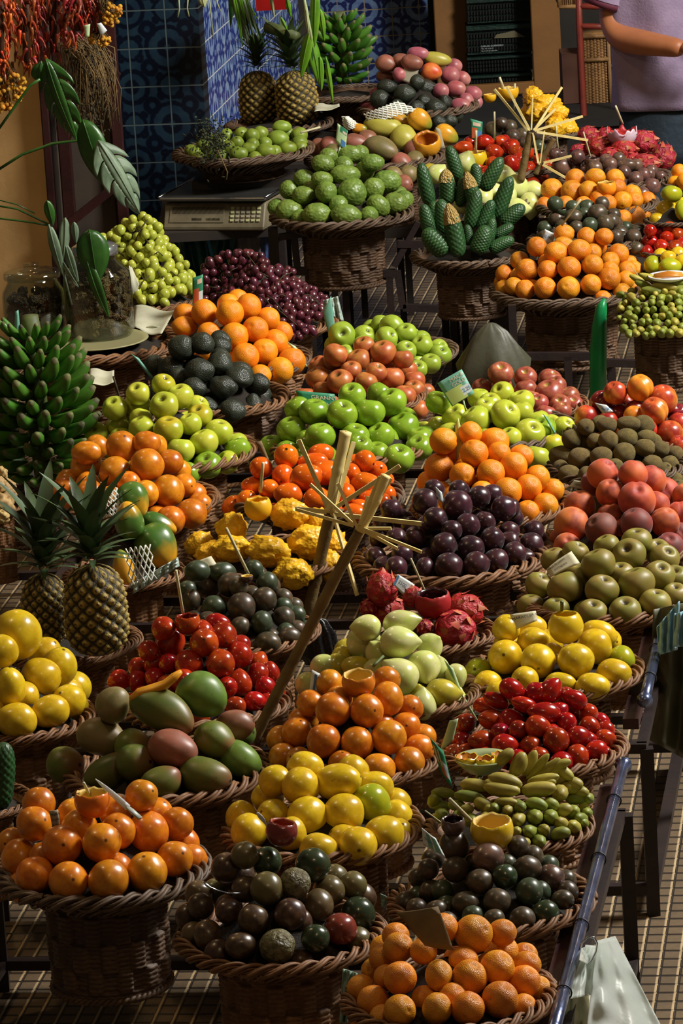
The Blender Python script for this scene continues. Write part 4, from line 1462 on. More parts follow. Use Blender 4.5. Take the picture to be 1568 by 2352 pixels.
# far wall
FY = 19.4
f0, f1 = at_y(655, 100, FY), at_y(1003, 100, FY)
wall('wall_back', (f0.x, f0.y), (f1.x, f1.y), 0, 3.8, M['azul_far'], .12, 'blue ornament tiled wall behind the green bananas')
f2 = at_y(2200, 100, FY + .5)
wall('wall_right', (f1.x, FY + .5), (f2.x, FY + .5), 0, 3.8, M['darkwall'], .12, 'dark wall behind the green crates')
f3 = at_y(-600, 100, 15.6)
wall('wall_recess', (f3.x, 15.6), (cxy.x - .12, 15.6), 0, 3.6, M['darkwall'], .1, 'dark wall behind the left door recess')
post('trim_7', 655, 706, 60, 19.0, 0, 3.8, M['darkwall'], .2, 'dark grey pillar behind the hanging green leaves')
post('trim_8', 986, 1002, 60, 19.2, 0, 3.8, M['dark'], .1, 'narrow dark strip beside tan board')
post('trim_9', 1000, 1076, 100, 18.9, 0, 3.8, M['plywood'], .05, 'tan board left of the green crates')
post('trim_10', 1222, 1288, 100, 18.6, .06, 3.8, M['plywood'], .05, 'tan board right of the green crates')
post('trim_11', 1060, 1228, 222, 18.5, .08, .13, M['plywood'], .05, 'tan ledge under the green crates')

# green plastic crates stacked between the boards
M['crate'] = pmat('dark_green_plastic', (22, 56, 44), .45, ns=40, c2=(14, 34, 30), bump=(60, .3))
M['dim'] = pmat('dark_slot', (10, 12, 12), .8)
M['white'] = pmat('white_print', (196, 206, 206), .6)
M['greyish'] = pmat('grey_paper', (110, 104, 76), .7)


def crate(py0, py1, lab, letter=False, logo=False):
    Y = 18.75
    a, b = at_y(1074, py1, Y), at_y(1224, py1, Y)
    t = at_y(1074, py0, Y)
    zt, zb = t.z, a.z
    root = empty('plastic_crate', ((a.x + b.x) / 2, Y + .14, zb), lab, 'crate', 'green crates between the boards')
    x0, x1 = a.x, b.x
    m = MB()
    m.box(((x0 + x1) / 2, Y + .15, (zt + zb) / 2), ((x1 - x0) / 2, .13, (zt - zb) / 2 - .004))
    m.build('crate_body', M['crate'], root, smooth=False)
    m = MB()
    nx = 22
    for r_ in range(3):
        for i in range(nx):
            x = x0 + (x1 - x0) * (i + .5) / nx
            z = zb + (zt - zb) * (.22 + .22 * r_)
            m.box((x, Y + .012, z), ((x1 - x0) / nx * .28, .010, (zt - zb) * .07))
    s_ = m.build('crate_slots', M['dim'], root, smooth=False)
    s_['kind'] = 'stuff'
    m = MB()
    m.box(((x0 + x1) / 2, Y + .01, zt - (zt - zb) * .1), ((x1 - x0) / 2, .014, (zt - zb) * .06))
    m.build('crate_rim', M['crate'], root, smooth=False)
    return root


def text_on(root, body, p0, ux, uz, size, mat, name='lettering', n=None, align='LEFT'):
    """flat lettering standing on a surface: p0 lower-left of the baseline, ux reading direction, uz letter-up direction"""
    cu = bpy.data.curves.new('txt', 'FONT')
    cu.body = body
    cu.size = 1
    cu.extrude = .004
    cu.align_x = align
    to = bpy.data.objects.new('txt', cu)
    COL.objects.link(to)
    bpy.context.view_layer.update()
    me = bpy.data.meshes.new_from_object(to.evaluated_get(bpy.context.evaluated_depsgraph_get()))
    bpy.data.objects.remove(to)
    ux, uz = ux.normalized(), uz.normalized()
    nn = ux.cross(uz)
    for v in me.vertices:
        c = v.co.copy()
        v.co = p0 + ux * c.x * size + uz * c.y * size + nn * (c.z * size * .5 + .0006) - (root.location if root else Vector((0, 0, 0)))
    me.materials.clear()
    o = link(name, me, mat, root)
    return o


crates = [(-60, -2, 'dark green plastic crate at the frame top'), (-2, 58, 'dark green plastic crate above the lettered one'), (60, 130, 'green plastic crate with white lettering on its front'), (132, 172, 'dark green crate just under the lettered one'), (174, 218, 'lowest dark green crate above the tan ledge')]
for i, (a_, b_, l_) in enumerate(crates):
    rt_ = crate(a_, b_, l_)
    if i == 2:
        Y = 18.745
        p = at_y(1104, 108.5, Y)
        text_on(rt_, 'CARLOS GUERREIRO', p, Vector((1, 0, 0)), ZV, .0108, M['white'])
        text_on(rt_, 'TEL. 291 22 60 37', at_y(1105, 113.5, Y), Vector((1, 0, 0)), ZV, .0075, M['white'])
        text_on(rt_, 'TEL. 91 774 09 FUNCHAL', at_y(1105, 119, Y), Vector((1, 0, 0)), ZV, .0066, M['white'])
        m = MB()
        q = [at_y(x, y, Y) for x, y in ((1134, 88), (1140, 79), (1160, 75), (1180, 70), (1192, 77), (1206, 85))]
        m.add(q, [(0, 1, 2, 3, 4, 5)])
        m.build('printed_emblem', M['greyish'], rt_, smooth=False)

# rail along the left wall front that the chilies, herbs and greens hang from
hb = empty('hanging_rail', at_y(150, -70, 12.5), 'wooden rail above the frame holding dried chilies and greens', 'rail')
m = MB()
m.bar(at_y(-200, -78, 12.45), at_y(780, -78, 13.2), .04, .05)
m.build('rail_beam', M['plywood'], hb, smooth=False)
for px_, Yq_ in ((-150, 12.5), (440, 12.95)):
    m = MB()
    a = at_y(px_, -78, Yq_)
    m.bar(a, a + Vector((0, 1.6, 0)), .03, .04)
    m.build('bracket', M['plywood'], hb, smooth=False)

# red metal rack with tall wicker panniers, by the person
M['redmetal'] = pmat('red_painted_metal', (140, 52, 34), .5, ns=10, c2=(110, 40, 28))
RY = 16.6
m = MB()
m.tube([at_y(1328, -40, RY), at_y(1330, 60, RY), at_y(1342, 300, RY), at_y(1344, 420, RY)], .013, 8)
root = empty('display_rack', at_y(1344, 420, RY), 'red metal rack beside the standing person', 'rack')
m.build('upright', M['redmetal'], root)
for y0, y1 in ((14, 17), (60, 62)):
    m = MB()
    m.tube([at_y(1328, y0, RY), at_y(1420, y1, RY)], .012, 8)
    m.build('crossbar', M['redmetal'], root)
m = MB()
m.tube([at_y(1450, -40, RY), at_y(1458, 420, RY)], .013, 8)
m.build('upright', M['redmetal'], root)


def pannier(px0, px1, py0, py1, Y, lab):
    a, b = at_y(px0, py1, Y), at_y(px1, py1, Y)
    t = at_y(px0, py0, Y)
    root = empty('wicker_pannier', ((a.x + b.x) / 2, Y + .12, a.z), lab, 'basket', 'tall wicker panniers')
    nx, nz = 60, 90
    rows = []
    wd, ht = b.x - a.x, t.z - a.z
    for j in range(nz + 1):
        z = a.z + ht * j / nz
        row = []
        for i in range(nx + 1):
            x = a.x + wd * i / nx
            st = math.cos(2 * PI * i / nx * 4)
            wv = math.sin(PI * j / 1.5) * .004 * (1 if st > 0 else -1)
            row.append(Vector((x, Y - .006 * abs(st) + wv, z)))
        rows.append(row)
    m = MB()
    m.grid(rows)
    m.box(((a.x + b.x) / 2, Y + .12, a.z + ht / 2), (wd / 2, .11, ht / 2))
    m.build('woven_panel', M['wickl'], root)
    m = MB()
    for x in (a.x, b.x):
        m.tube([Vector((x, Y - .008, a.z)), Vector((x, Y - .008, a.z + ht))], .008, 6)
    for z in (a.z, a.z + ht * .72, a.z + ht):
        m.tube([Vector((a.x, Y - .01, z)), Vector((b.x, Y - .01, z))], .009, 6)
    m.build('pannier_edging', M['wickl'], root)
    return root


pannier(1342, 1404, 84, 276, 16.9, 'tall woven wicker pannier behind the person\'s elbow')
pannier(1283, 1322, -60, 16, 16.9, 'woven wicker pannier at the top, left of red rack')
m = MB()
q0, q1 = at_y(1000, 280, 16.6), at_y(1760, 280, 16.6)
rc = empty('low_counter', ((q0.x + q1.x) / 2, 16.8, 0), 'low black counter under the wicker panniers', 'counter')
m.box(((q0.x + q1.x) / 2, 16.8, .13), ((q1.x - q0.x) / 2, .38, .13))
m.build('counter_body', M['dark'], rc, smooth=False)
m = MB()
m.box(((q0.x + q1.x) / 2, 16.8, .265), ((q1.x - q0.x) / 2 + .02, .40, .008))
m.build('counter_top', M['dark'], rc, smooth=False)
m = MB()
p = at_y(1308, 222, 17.4)
m.box((p.x, 17.0, .375), (.055, .09, .10))
tag(m.build('cardboard_box', pmat('brown_card', (84, 50, 34), .8), smooth=False), 'dark reddish brown box beside red rack', 'box')
# ------------------------------------------------------------------ stands that carry the baskets
M['iron'] = pmat('dark_painted_iron', (40, 26, 24), .5, ns=12, c2=(28, 20, 20), bump=(40, .15))
M['ironm'] = pmat('maroon_painted_board', (74, 36, 32), .55, ns=8, c2=(52, 28, 26), bump=(40, .15))
M['pipe'] = pmat('scuffed_steel_pipe', (120, 130, 168), .26, metal=.85, ns=14, c2=(84, 90, 120), bump=(20, .2))
M['joint'] = pmat('plastic_tie', (26, 26, 34), .5)


def line_stand(name, lab, p_near, p_far, width, z, edge=True, rows=1, legs_out=0.0):
    """rectangular stand; its right edge runs from p_near to p_far, it reaches width metres to the left"""
    d = (p_far - p_near)
    d.z = 0
    L = d.length
    d.normalize()
    lt = Vector((-d.y, d.x, 0))
    root = empty(name, Vector((p_near.x, p_near.y, 0)), lab, 'stand', 'stands under the fruit baskets')
    n = p_near.copy()
    n.z = z
    f = n + d * L
    zr = z - .10
    b_ = .02
    if edge:
        m = MB()
        m.bar(n + lt * .030 - ZV * .05, f + lt * .030 - ZV * .05, .032, .022)
        m.build('edge_board', M['ironm'], root, smooth=False)
        m = MB()
        m.tube([n + d * (L * k / 8) for k in range(9)], .0115, 12)
        for q in (n, f):
            m.tube([q - d * .012, q, q + d * .012], [.006, .017, .006], 12)
        m.build('steel_pipe', M['pipe'], root)
        for k in (.16, .38, .62, .85):
            q = n + d * (L * k)
            m = MB()
            m.tube([q + (lt * math.cos(a) + ZV * math.sin(a)) * .0135 for a in [2 * PI * i / 14 for i in range(14)]], .0016, 5, closed=True)
            m.build('pipe_tie', M['joint'], root)
    for k in range(rows + 1):
        q = n + d * (L * k / rows)
        m = MB()
        m.bar(Vector((q.x, q.y, zr)), Vector((q.x, q.y, zr)) + lt * width, b_, .02)
        m.build('cross_rail', M['iron'], root, smooth=False)
    m = MB()
    q = n + lt * width
    m.bar(Vector((q.x, q.y, zr)), Vector((q.x, q.y, zr)) + d * L, b_, .02)
    m.build('side_rail', M['iron'], root, smooth=False)
    m = MB()
    m.bar(Vector((n.x, n.y, zr)) + lt * .01, Vector((n.x, n.y, zr)) + lt * .01 + d * L, b_, .02)
    m.build('side_rail', M['iron'], root, smooth=False)
    for sx in (0, 1):
        for sy in (0.0, 1.0):
            q = n + d * (L * sy) + lt * (width * sx)
            m = MB()
            m.bar((q.x, q.y, zr), (q.x, q.y, .0), .026, .026)
            m.build('leg', M['iron'], root, smooth=False)
    for sy in (0, 1):
        q = n + d * (L * sy)
        m = MB()
        m.bar(Vector((q.x, q.y, .055)), Vector((q.x, q.y, .055)) + lt * width, .026, .02)
        m.build('foot_rail', M['iron'], root, smooth=False)
    for sx in (0, 1):
        q = n + lt * width * sx
        m = MB()
        m.bar(Vector((q.x, q.y, .055)), Vector((q.x, q.y, .055)) + d * L, .026, .02)
        m.build('foot_rail', M['iron'], root, smooth=False)
    return root


ZP = .455
line_stand('metal_stand', 'front dark stand with steel pipe along its right edge', on_z(1262, 2400, ZP), on_z(1431, 1757, ZP), 1.25, ZP)
line_stand('metal_stand', 'second dark stand, steel pipe beside the hanging bags', on_z(1480, 1608, ZP), on_z(1545, 1320, ZP), 1.35, ZP)
line_stand('metal_stand', 'third dark stand, under peaches and oranges', on_z(1570, 1262, ZP), on_z(1640, 985, ZP), 1.5, ZP, False)
line_stand('metal_stand', 'dark stand under avocados and grapes at left', on_z(655, 960, ZP), on_z(720, 770, ZP), .95, ZP, False)

# rear island: welded frames seen under the hanging baskets
root = empty('metal_stand', at_y(800, 905, 13.0), 'black welded frame under custard apples and ceriman fruit', 'stand', 'stands under the fruit baskets')
RYS = 12.9


def fbar(pts, w_=.02, Y=RYS, nm='frame_bar', r=root, zz=None):
    for (p, q) in zip(pts[:-1], pts[1:]):
        m = MB()
        m.bar(at_y(p[0], p[1], Y), at_y(q[0], q[1], Y), w_, w_)
        m.build(nm, M['iron'], r, smooth=False)


def leg_to_floor(px, py, Y=RYS, w_=.022, r=root):
    a = at_y(px, py, Y)
    m = MB()
    m.bar(a, (a.x, a.y, 0), w_, w_)
    m.build('leg', M['iron'], r, smooth=False)


fbar([(626, 522), (632, 625)], .03)
fbar([(674, 530), (684, 628)], .022)
fbar([(640, 545), (930, 500)], .02)
fbar([(660, 622), (912, 628)], .024)
fbar([(912, 622), (925, 708)], .022)
fbar([(925, 706), (1180, 716)], .022)
fbar([(912, 560), (1190, 560)], .022)
fbar([(905, 612), (960, 510)], .018)
leg_to_floor(791, 628)
leg_to_floor(893, 628)
leg_to_floor(1152, 716)
leg_to_floor(632, 560, 13.3)
leg_to_floor(1020, 706, 13.6)
root2 = empty('metal_stand', at_y(1300, 905, 11.9), 'black welded frame under the rear orange basket', 'stand', 'stands under the fruit baskets')
fbar([(1175, 700), (1180, 800)], .022, 11.9, r=root2)
fbar([(1150, 818), (1380, 818)], .022, 11.9, r=root2)
fbar([(1390, 832), (1568, 840)], .022, 11.9, r=root2)
fbar([(1170, 706), (1420, 690)], .022, 12.1, r=root2)
fbar([(1395, 700), (1405, 880)], .024, 12.1, r=root2)
leg_to_floor(1303, 818, 11.9, r=root2)
leg_to_floor(1475, 835, 12.2, r=root2)
leg_to_floor(1405, 880, 12.1, r=root2)
# high rear benches that carry the back rows
M['bench'] = pmat('dark_bench_wood', (46, 36, 28), .7, ns=6, c2=(34, 28, 24))


def bench(lab, c, hx, hy, z):
    r = empty('wooden_bench', (c[0], c[1], 0), lab, 'bench', 'benches under the rear baskets')
    m = MB()
    m.box((c[0], c[1], z - .015), (hx, hy, .015), (TV, SV, ZV))
    m.build('bench_top', M['bench'], r, smooth=False)
    for i in (-1, 1):
        for j in (-1, 1):
            m = MB()
            q = Vector((c[0], c[1], 0)) + TV * i * (hx - .04) + SV * j * (hy - .04)
            m.bar((q.x, q.y, z - .03), (q.x, q.y, 0), .022, .022)
            m.build('leg', M['bench'], r, smooth=False)


def under(pid, dz=.21):
    B = BASKETS[pid]
    return B['C'].x, B['C'].y, B['z'] - dz


x, y, z = under('P39')
bench('dark bench under dragon fruit and brown fruit', (x - .03, y - .05), .24, .16, z)
x, y, z = under('P37')
bench('dark bench under the back orange heap', (x - .05, y + .02), .30, .20, z)
x, y, z = under('P48', .215)
bench('dark bench under pink mangoes by tiled wall', (x, y + .05), .28, .22, z)
x, y, z = under('P47')
bench('dark bench under mangoes and papayas', (x, y + .03), .26, .18, z)
x, y, z = under('P42')
bench('dark bench under small red tamarillos', (x + .02, y + .03), .24, .2, z)

pt = on_z(640, 285, .73)
bench('dark bench under two rear pineapples', (pt.x, pt.y), .18, .14, .615)
x, y, z = under('P46', .082)
bench('narrow dark shelf under the guava tray', (x, y + .02), .16, .09, z)
pt = on_z(800, 215, .80)
bench('dark bench under the small banana bunch', (pt.x + .0, pt.y + .06), .20, .14, .685)

# dark table that carries the scale and the rear left basket
p = on_z(505, 545, .50)
r = empty('wooden_table', (p.x, p.y + .1, 0), 'dark table under the grey scale', 'table')
m = MB()
a, b = on_z(376, 532, .50), on_z(640, 540, .50)
m.box(((a.x + b.x) / 2, a.y + .30, .485), ((b.x - a.x) / 2 + .02, .34, .015))
m.build('tabletop', M['bench'], r, smooth=False)
for sx in (a.x, b.x):
    for sy in (a.y, a.y + .6):
        m = MB()
        m.bar((sx, sy, .47), (sx, sy, 0), .03, .03)
        m.build('leg', M['iron'], r, smooth=False)

# long emerald pole leaning between the stands
M['emerald'] = pmat('emerald_green_metal', (10, 140, 76), .35, ns=8, c2=(8, 116, 64))
m = MB()
pts = [at_y(x, y, 11.7) for x, y in ((1388, 686), (1381, 705), (1376, 750), (1374, 800), (1373, 860), (1373, 915), (1374, 960))]
m.tube(pts, [.006, .020, .027, .030, .031, .031, .031], 12, flat=.8)
tag(m.build('green_pole', M['emerald']), 'emerald green metal post between rear baskets', 'post')
# ------------------------------------------------------------------ ceriman cones standing in their basket
C44 = on_z(1078, 585, .53)
R44 = m_px(128, C44)
basket(C44, R44, .12, 'dark wicker basket of upright green ceriman fruit', True, .8, r=.03)
cones = [((165, 880), (222, 1075), 44, 0), ((-5, 985), (50, 1230), 46, 0), ((150, 1030), (160, 1225), 52, 1), ((275, 1050), (335, 1280), 46, 1),
         ((255, 1060), (235, 1240), 40, 0), ((320, 985), (340, 1130), 38, 0), ((478, 950), (370, 1140), 48, 0), ((530, 1065), (445, 1310), 50, 0),
         ((610, 1232), (480, 1350), 50, 0), ((335, 1140), (290, 1370), 48, 0), ((425, 1205), (350, 1380), 44, 0), ((165, 1245), (225, 1535), 58, 1),
         ((10, 1230), (55, 1420), 44, 0), ((15, 1385), (150, 1520), 68, 0), ((275, 1350), (285, 1470), 30, 0), ((395, 1360), (330, 1520), 58, 0),
         ((425, 1310), (400, 1450), 36, 0), ((548, 1430), (410, 1500), 42, 0), ((545, 1350), (440, 1420), 36, 0), ((120, 1200), (130, 1400), 50, 0),
         ((70, 1210), (100, 1380), 46, 0), ((400, 1240), (410, 1330), 40, 0)]
DESC44 = {0: 'scaly dark green ceriman fruit', 1: 'ceriman fruit with peeled yellow top'}
cn = []
for i, (tp, bs, w_, top) in enumerate(cones):
    cn.append((968 + (tp[0] + bs[0]) / 2 / 2.6133, (tp[1] + bs[1]) / 2 / 2.6133, 10, 20, 0, top))
labs = row_labels(cn, DESC44, 'ceriman basket')
for i, (tp, bs, w_, top) in enumerate(cones):
    tx, ty = 968 + tp[0] / 2.6133, tp[1] / 2.6133
    bx, by = 968 + bs[0] / 2.6133, bs[1] / 2.6133
    # lower cones stand nearer the camera, in front of the basket middle
    Yb = C44.y + .05 - (by - 470) / 110 * .17
    a = at_y(bx, by, Yb)
    b = at_y(tx, ty, Yb + .01)
    p = (a + b) / 2
    half = (b - a).length / 2 * 1.06
    zd = (b - a).normalized()
    wr = m_px(w_ / 2.6133 * 1.0, p)
    o = bpy.data.objects.new('ceriman_fruit', fmesh('cone', 'monst'))
    COL.objects.link(o)
    o.matrix_world = Matrix.Translation(p) @ orient(zd, rnd.uniform(0, 6)).to_4x4() @ Matrix.Diagonal((wr * .95, wr * .95, half, 1))
    tag(o, labs[i], 'ceriman fruit', 'ceriman fruit in the dark basket')
    if top:
        m = MB()
        m.lathe([(.001, 1.10), (.18, 1.08), (.46, .96), (.72, .80), (.86, .62), (.93, .45), (.99, .34)], 28, Vector((.07, 0, 0)), disp=lambda r_, z_, a_, i_: (r_ * (1 + .05 * math.sin(9 * a_)), z_ + .02 * math.sin(7 * a_)))
        me = mesh('peeled_top', m.v, m.f)
        link('peeled_top', me, M['montop'], o)
# the one at the left edge, with its own basket
C5 = on_z(-55, 1842, .45)
basket(C5, m_px(125, C5), .06, 'wicker basket of one ceriman fruit at left edge', False, .8)
a, b = at_y(-8, 1855, C5.y - .02), at_y(8, 1708, C5.y - .02)
o = bpy.data.objects.new('ceriman_fruit', fmesh('cone', 'monst'))
COL.objects.link(o)
o.matrix_world = Matrix.Translation((a + b) / 2) @ orient(b - a, 1).to_4x4() @ Matrix.Diagonal((.028, .028, (b - a).length / 2 * 1.05, 1))
tag(o, 'single scaly green ceriman fruit at the left edge', 'ceriman fruit')

# ------------------------------------------------------------------ bananas
def banana_mesh(name, bend, tipc, mat, n=12, fat=1.0):
    m = MB()
    pts, rad = [], []
    for k in range(n + 1):
        u = k / n
        pts.append(Vector((bend * (u - .5) ** 2 * 1.0, 0, u)))
        rad.append(.155 * fat * max(.10, (math.sin(PI * min(max(u * .90 + .06, 0), 1))) ** .55))
    m.tube(pts, rad, 9)
    me = mesh(name, m.v, m.f)
    me.materials.append(M[mat])
    me.materials.append(M['btip'])
    for p in me.polygons:
        if p.center.z > .93: p.material_index = 1
    return me


GB = [banana_mesh('green_banana_a', .5, 0, 'gban', fat=1.15), banana_mesh('green_banana_b', .35, 0, 'gban', fat=1.05)]
M['stalk'] = pmat('banana_stalk', (96, 112, 60), .6, ns=20, c2=(70, 78, 40))


def banana_stalk(C, rad, hgt, rows, per, L, lab, seed, tilt=Vector((0, 0, 1)), fan=PI * 1.25):
    """stalk with whorls of stubby green bananas that point out and a little up"""
    rr = random.Random(seed)
    root = empty('banana_bunch', C - Vector((0, 0, hgt / 2)), lab, 'bananas', 'green banana bunches')
    m = MB()
    m.tube([C + tilt * (-hgt * .5), C, C + tilt * (hgt * .5), C + tilt * (hgt * .6)], [.02, .03, .026, .022], 10)
    m.build('stalk', M['stalk'], root)
    cnt = 0
    for r_ in range(rows):
        u = (r_ + .5) / rows
        k = (1 - abs(2 * u - .95) ** 2.2 * .45)
        c = C + tilt * (hgt * (u - .5))
        for j in range(per):
            a = -PI / 2 - fan / 2 + fan * (j + .5 * (r_ % 2)) / per + rr.uniform(-.05, .05)
            out = Vector((math.cos(a), math.sin(a), 0))
            d = (out * 1.0 + Vector((0, 0, .35 + (u - .35) * .9 + rr.uniform(-.14, .14)))).normalized()
            if cnt >= 100: break
            st = c + out * rad * .30 * k
            o = link('banana', GB[cnt % 2], None, root)
            Lb = L * rr.uniform(.92, 1.08) * k
            zq = d
            xq = (Vector((0, 0, 1)) - zq * zq.z).normalized()
            mt = Matrix((xq, zq.cross(xq), zq)).transposed().to_4x4()
            o.matrix_local = Matrix.Translation(st - root.location) @ mt @ Matrix.Diagonal((Lb * .95, Lb * .95, Lb, 1))
            cnt += 1
    return root


c = on_z(85, 935, .58)
banana_stalk(c, .19, .40, 11, 9, .115, 'large bunch of green bananas at left, below the jars', 3)
basket(on_z(50, 1085, .36), .17, .02, 'dark wicker basket under large green banana bunch', True, .8)
c = at_y(783, 118, BASKETS['P48']['C'].y + .15)
banana_stalk(c, .11, .22, 7, 7, .095, 'smaller green banana bunch before the blue tiles', 5)
bq = on_z(800, 215, .80)
basket(bq, .15, .05, 'wide flat dark basket under the small banana bunch', True, .5)
basket(on_z(640, 285, .73), .17, .02, 'dark wicker basket under two rear pineapples', True, .5)
# one cut green stump lying on the rear pineapples
m = MB()
Ys = at_y(640, 200, 14.0).y
a, b = at_y(614, 62, 14.0), at_y(683, 84, 13.9)
m.tube([a, a * .6 + b * .4, b], [.020, .020, .015], 12)
tag(m.build('banana_stump', M['stalk']), 'pale green cut stump lying above the rear pineapples', 'stump')

# small banana hands
BBM = {}
for nm in ('bban', 'bbang'):
    m = MB()
    pts, rad = [], []
    for k in range(13):
        u = -1 + 2 * k / 12
        pts.append(Vector((.18 * u * u, 0, u)))
        rad.append(max(.12, (1 - abs(u) ** 2.6) ** .5) * (1 - .05 * u))
    m.tube(pts, rad, 10)
    me = mesh(nm, m.v, m.f)
    me.materials.append(M[nm])
    BBM[nm] = me


def banana_pile(txt, C, R, H, lab, group, kindf, z):
    fr = parse(txt, 'b')
    mr = sum(f[3] for f in fr) / len(fr)
    root = empty('banana_hand', C, lab, 'bananas', group)
    for f in fr:
        d = ray(f[0], f[1])
        t = cone_hit(d, C, R, H, z + .012)
        p = CAM + d * t
        a, b = m_px(f[2], p), m_px(f[3], p)
        if a / b < 1.25:
            zd = (CAM - p).normalized() + RT * rnd.gauss(0, .18) + UP * rnd.gauss(.1, .15)
            a = b * 2.0
            p = p - zd.normalized() * b * 1.0
        else:
            an = math.radians(f[4])
            zd = RT * math.cos(an) + UP * math.sin(an) + (CAM - p).normalized() * .15
        o = link('banana', BBM[kindf(f)], None, root)
        q = Matrix.Translation(p - C) @ orient(zd, rnd.uniform(0, 6)).to_4x4() @ Matrix.Diagonal((b, b, a * .98, 1))
        o.matrix_local = q
    return root


C11 = on_z(1168, 1900, .45)
R11 = m_px(192, C11)
basket(C11, R11 * .96, .10, 'light wicker basket of small bananas beside metal pipe', False, .95)
banana_pile('@D3 500,752,65,38,45 585,800,80,48,65 650,790,85,36,65 700,812,100,30,50 742,838,118,34,38 770,850,112,32,28 500,895,105,46,-12 430,925,60,40,-10 480,950,112,46,-8 545,905,62,38,-30 705,950,105,50,6 730,890,98,34,12 750,915,60,30,20 800,905,92,30,25 830,800,70,30,20 860,850,60,36,-40 830,975,50,52,60 885,935,62,40,-15 920,915,50,40,-20 320,925,90,42,-5',
            C11, R11, .15, 'hand of small brownish bananas at back of their basket', 'small banana hands', lambda f: 'bban', .45)
banana_pile('@D3 130,968,72,32,-5 290,992,95,38,-10 372,1038,62,40,-20 510,1025,74,30,-5 690,1037,68,42,-12 775,1037,52,38,-20 850,1072,56,40,20 925,1000,62,40,0 960,965,45,36 910,1080,50,46 975,1050,36,46 120,1047,58,32,-5 210,1045,52,34,-5 272,1070,42,32 440,1062,42 515,1077,38 590,1057,46 580,1132,48 682,1117,54 772,1112,52 832,1152,46 640,1202,48 735,1192,42 572,1202,38 622,1267,38 712,1262,44 832,1212,62,40,15 905,1167,46 970,1147,32 485,1127,38 390,1122,48 400,1062,38 1000,1000,36 990,1090,34 940,1120,36 120,1110,50 220,1110,46 300,1130,44 80,1010,46',
            C11, R11, .15, 'hand of small green-yellow bananas at front of their basket', 'small banana hands', lambda f: 'bbang' if rnd.random() < .6 else 'bban', .45)
# right edge: hands of tiny green bananas seen from the tips
C55 = on_z(1530, 722, .50)
R55 = m_px(132, C55)
basket(C55, R55 * .95, .10, 'dark wicker basket of tiny green bananas at right edge', True, .9)
rr = random.Random(8)
toks = ['@P']
for r_ in range(8):
    y = 672 + r_ * 13.5
    x = 1418 + abs(r_ - 3) * 4 + (r_ % 2) * 9
    while x < 1590:
        toks.append('%.0f,%.0f,%.1f' % (x + rr.uniform(-5, 5), y + rr.uniform(-4, 4), rr.uniform(8, 12)))
        x += 19.5
for a_ in ('1500,640,34,9,-15', '1545,650,36,10,5', '1480,655,24,9,-25', '1560,664,30,9,8', '1465,642,22,8,-30', '1525,658,30,9,-5', '1500,668,28,10,-10'):
    toks.append(a_)
banana_pile(' '.join(toks), C55, R55, .12, 'hand of tiny green bananas packed tips out at right edge', 'small banana hands', lambda f: 'bbang' if rnd.random() < .75 else 'bban', .50)

# ------------------------------------------------------------------ grapes
M['twig'] = pmat('grape_twig', (58, 50, 26), .7)


def inside(x, y, poly):
    c = False
    for i in range(len(poly)):
        x1, y1 = poly[i]
        x2, y2 = poly[i - 1]
        if (y1 > y) != (y2 > y) and x < (x2 - x1) * (y - y1) / (y2 - y1) + x1: c = not c
    return c


def grape_bunch(poly, C, R, H, z, mat, rpx, lab, group, seed, ell=1.4, layers=2):
    rr = random.Random(seed)
    xs = [p[0] for p in poly]
    ys = [p[1] for p in poly]
    root = empty('grape_bunch', on_z(sum(xs) / len(xs), sum(ys) / len(ys), z), lab, 'grapes', group)
    pts = []
    me = fmesh('grape', mat)
    tries = 0
    while tries < 5000 and len(pts) < 98:
        tries += 1
        x, y = rr.uniform(min(xs), max(xs)), rr.uniform(min(ys), max(ys))
        if not inside(x, y, poly): continue
        d = ray(x, y)
        t = cone_hit(d, C, R, H, z)
        p = CAM + d * t
        r = m_px(rpx, p) * rr.uniform(.85, 1.12)
        lay = 0
        ok = False
        for lay in range(layers):
            p2 = p + d * lay * r * 1.5
            if all((p2 - q).length > (r + s) * .86 for q, s in pts):
                ok = True
                break
        if not ok: continue
        pts.append((p2, r))
        zd = Vector((rr.gauss(0, .5), rr.gauss(0, .5), -1))
        o = link('grape', me, None, root)
        e = rr.uniform(1.0, ell)
        o.matrix_local = Matrix.Translation(p2 - root.location) @ orient(zd, 0).to_4x4() @ Matrix.Diagonal((r, r, r * e, 1))
    m = MB()
    ps = sorted(pts, key=lambda q: q[0].z)
    for k in range(4):
        a, b = ps[rr.randrange(len(ps))], ps[rr.randrange(len(ps))]
        tc = (CAM - a[0]).normalized()
        mid = (a[0] + b[0]) / 2 + tc * .02 + Vector((0, 0, .01))
        pp = [a[0] + tc * a[1] * .8, (a[0] + mid) / 2 + tc * .012, mid, (b[0] + mid) / 2 + tc * .01, b[0]]
        m.tube(pp, .0016, 5)
    m.build('stem', M['twig'], root)
    return root


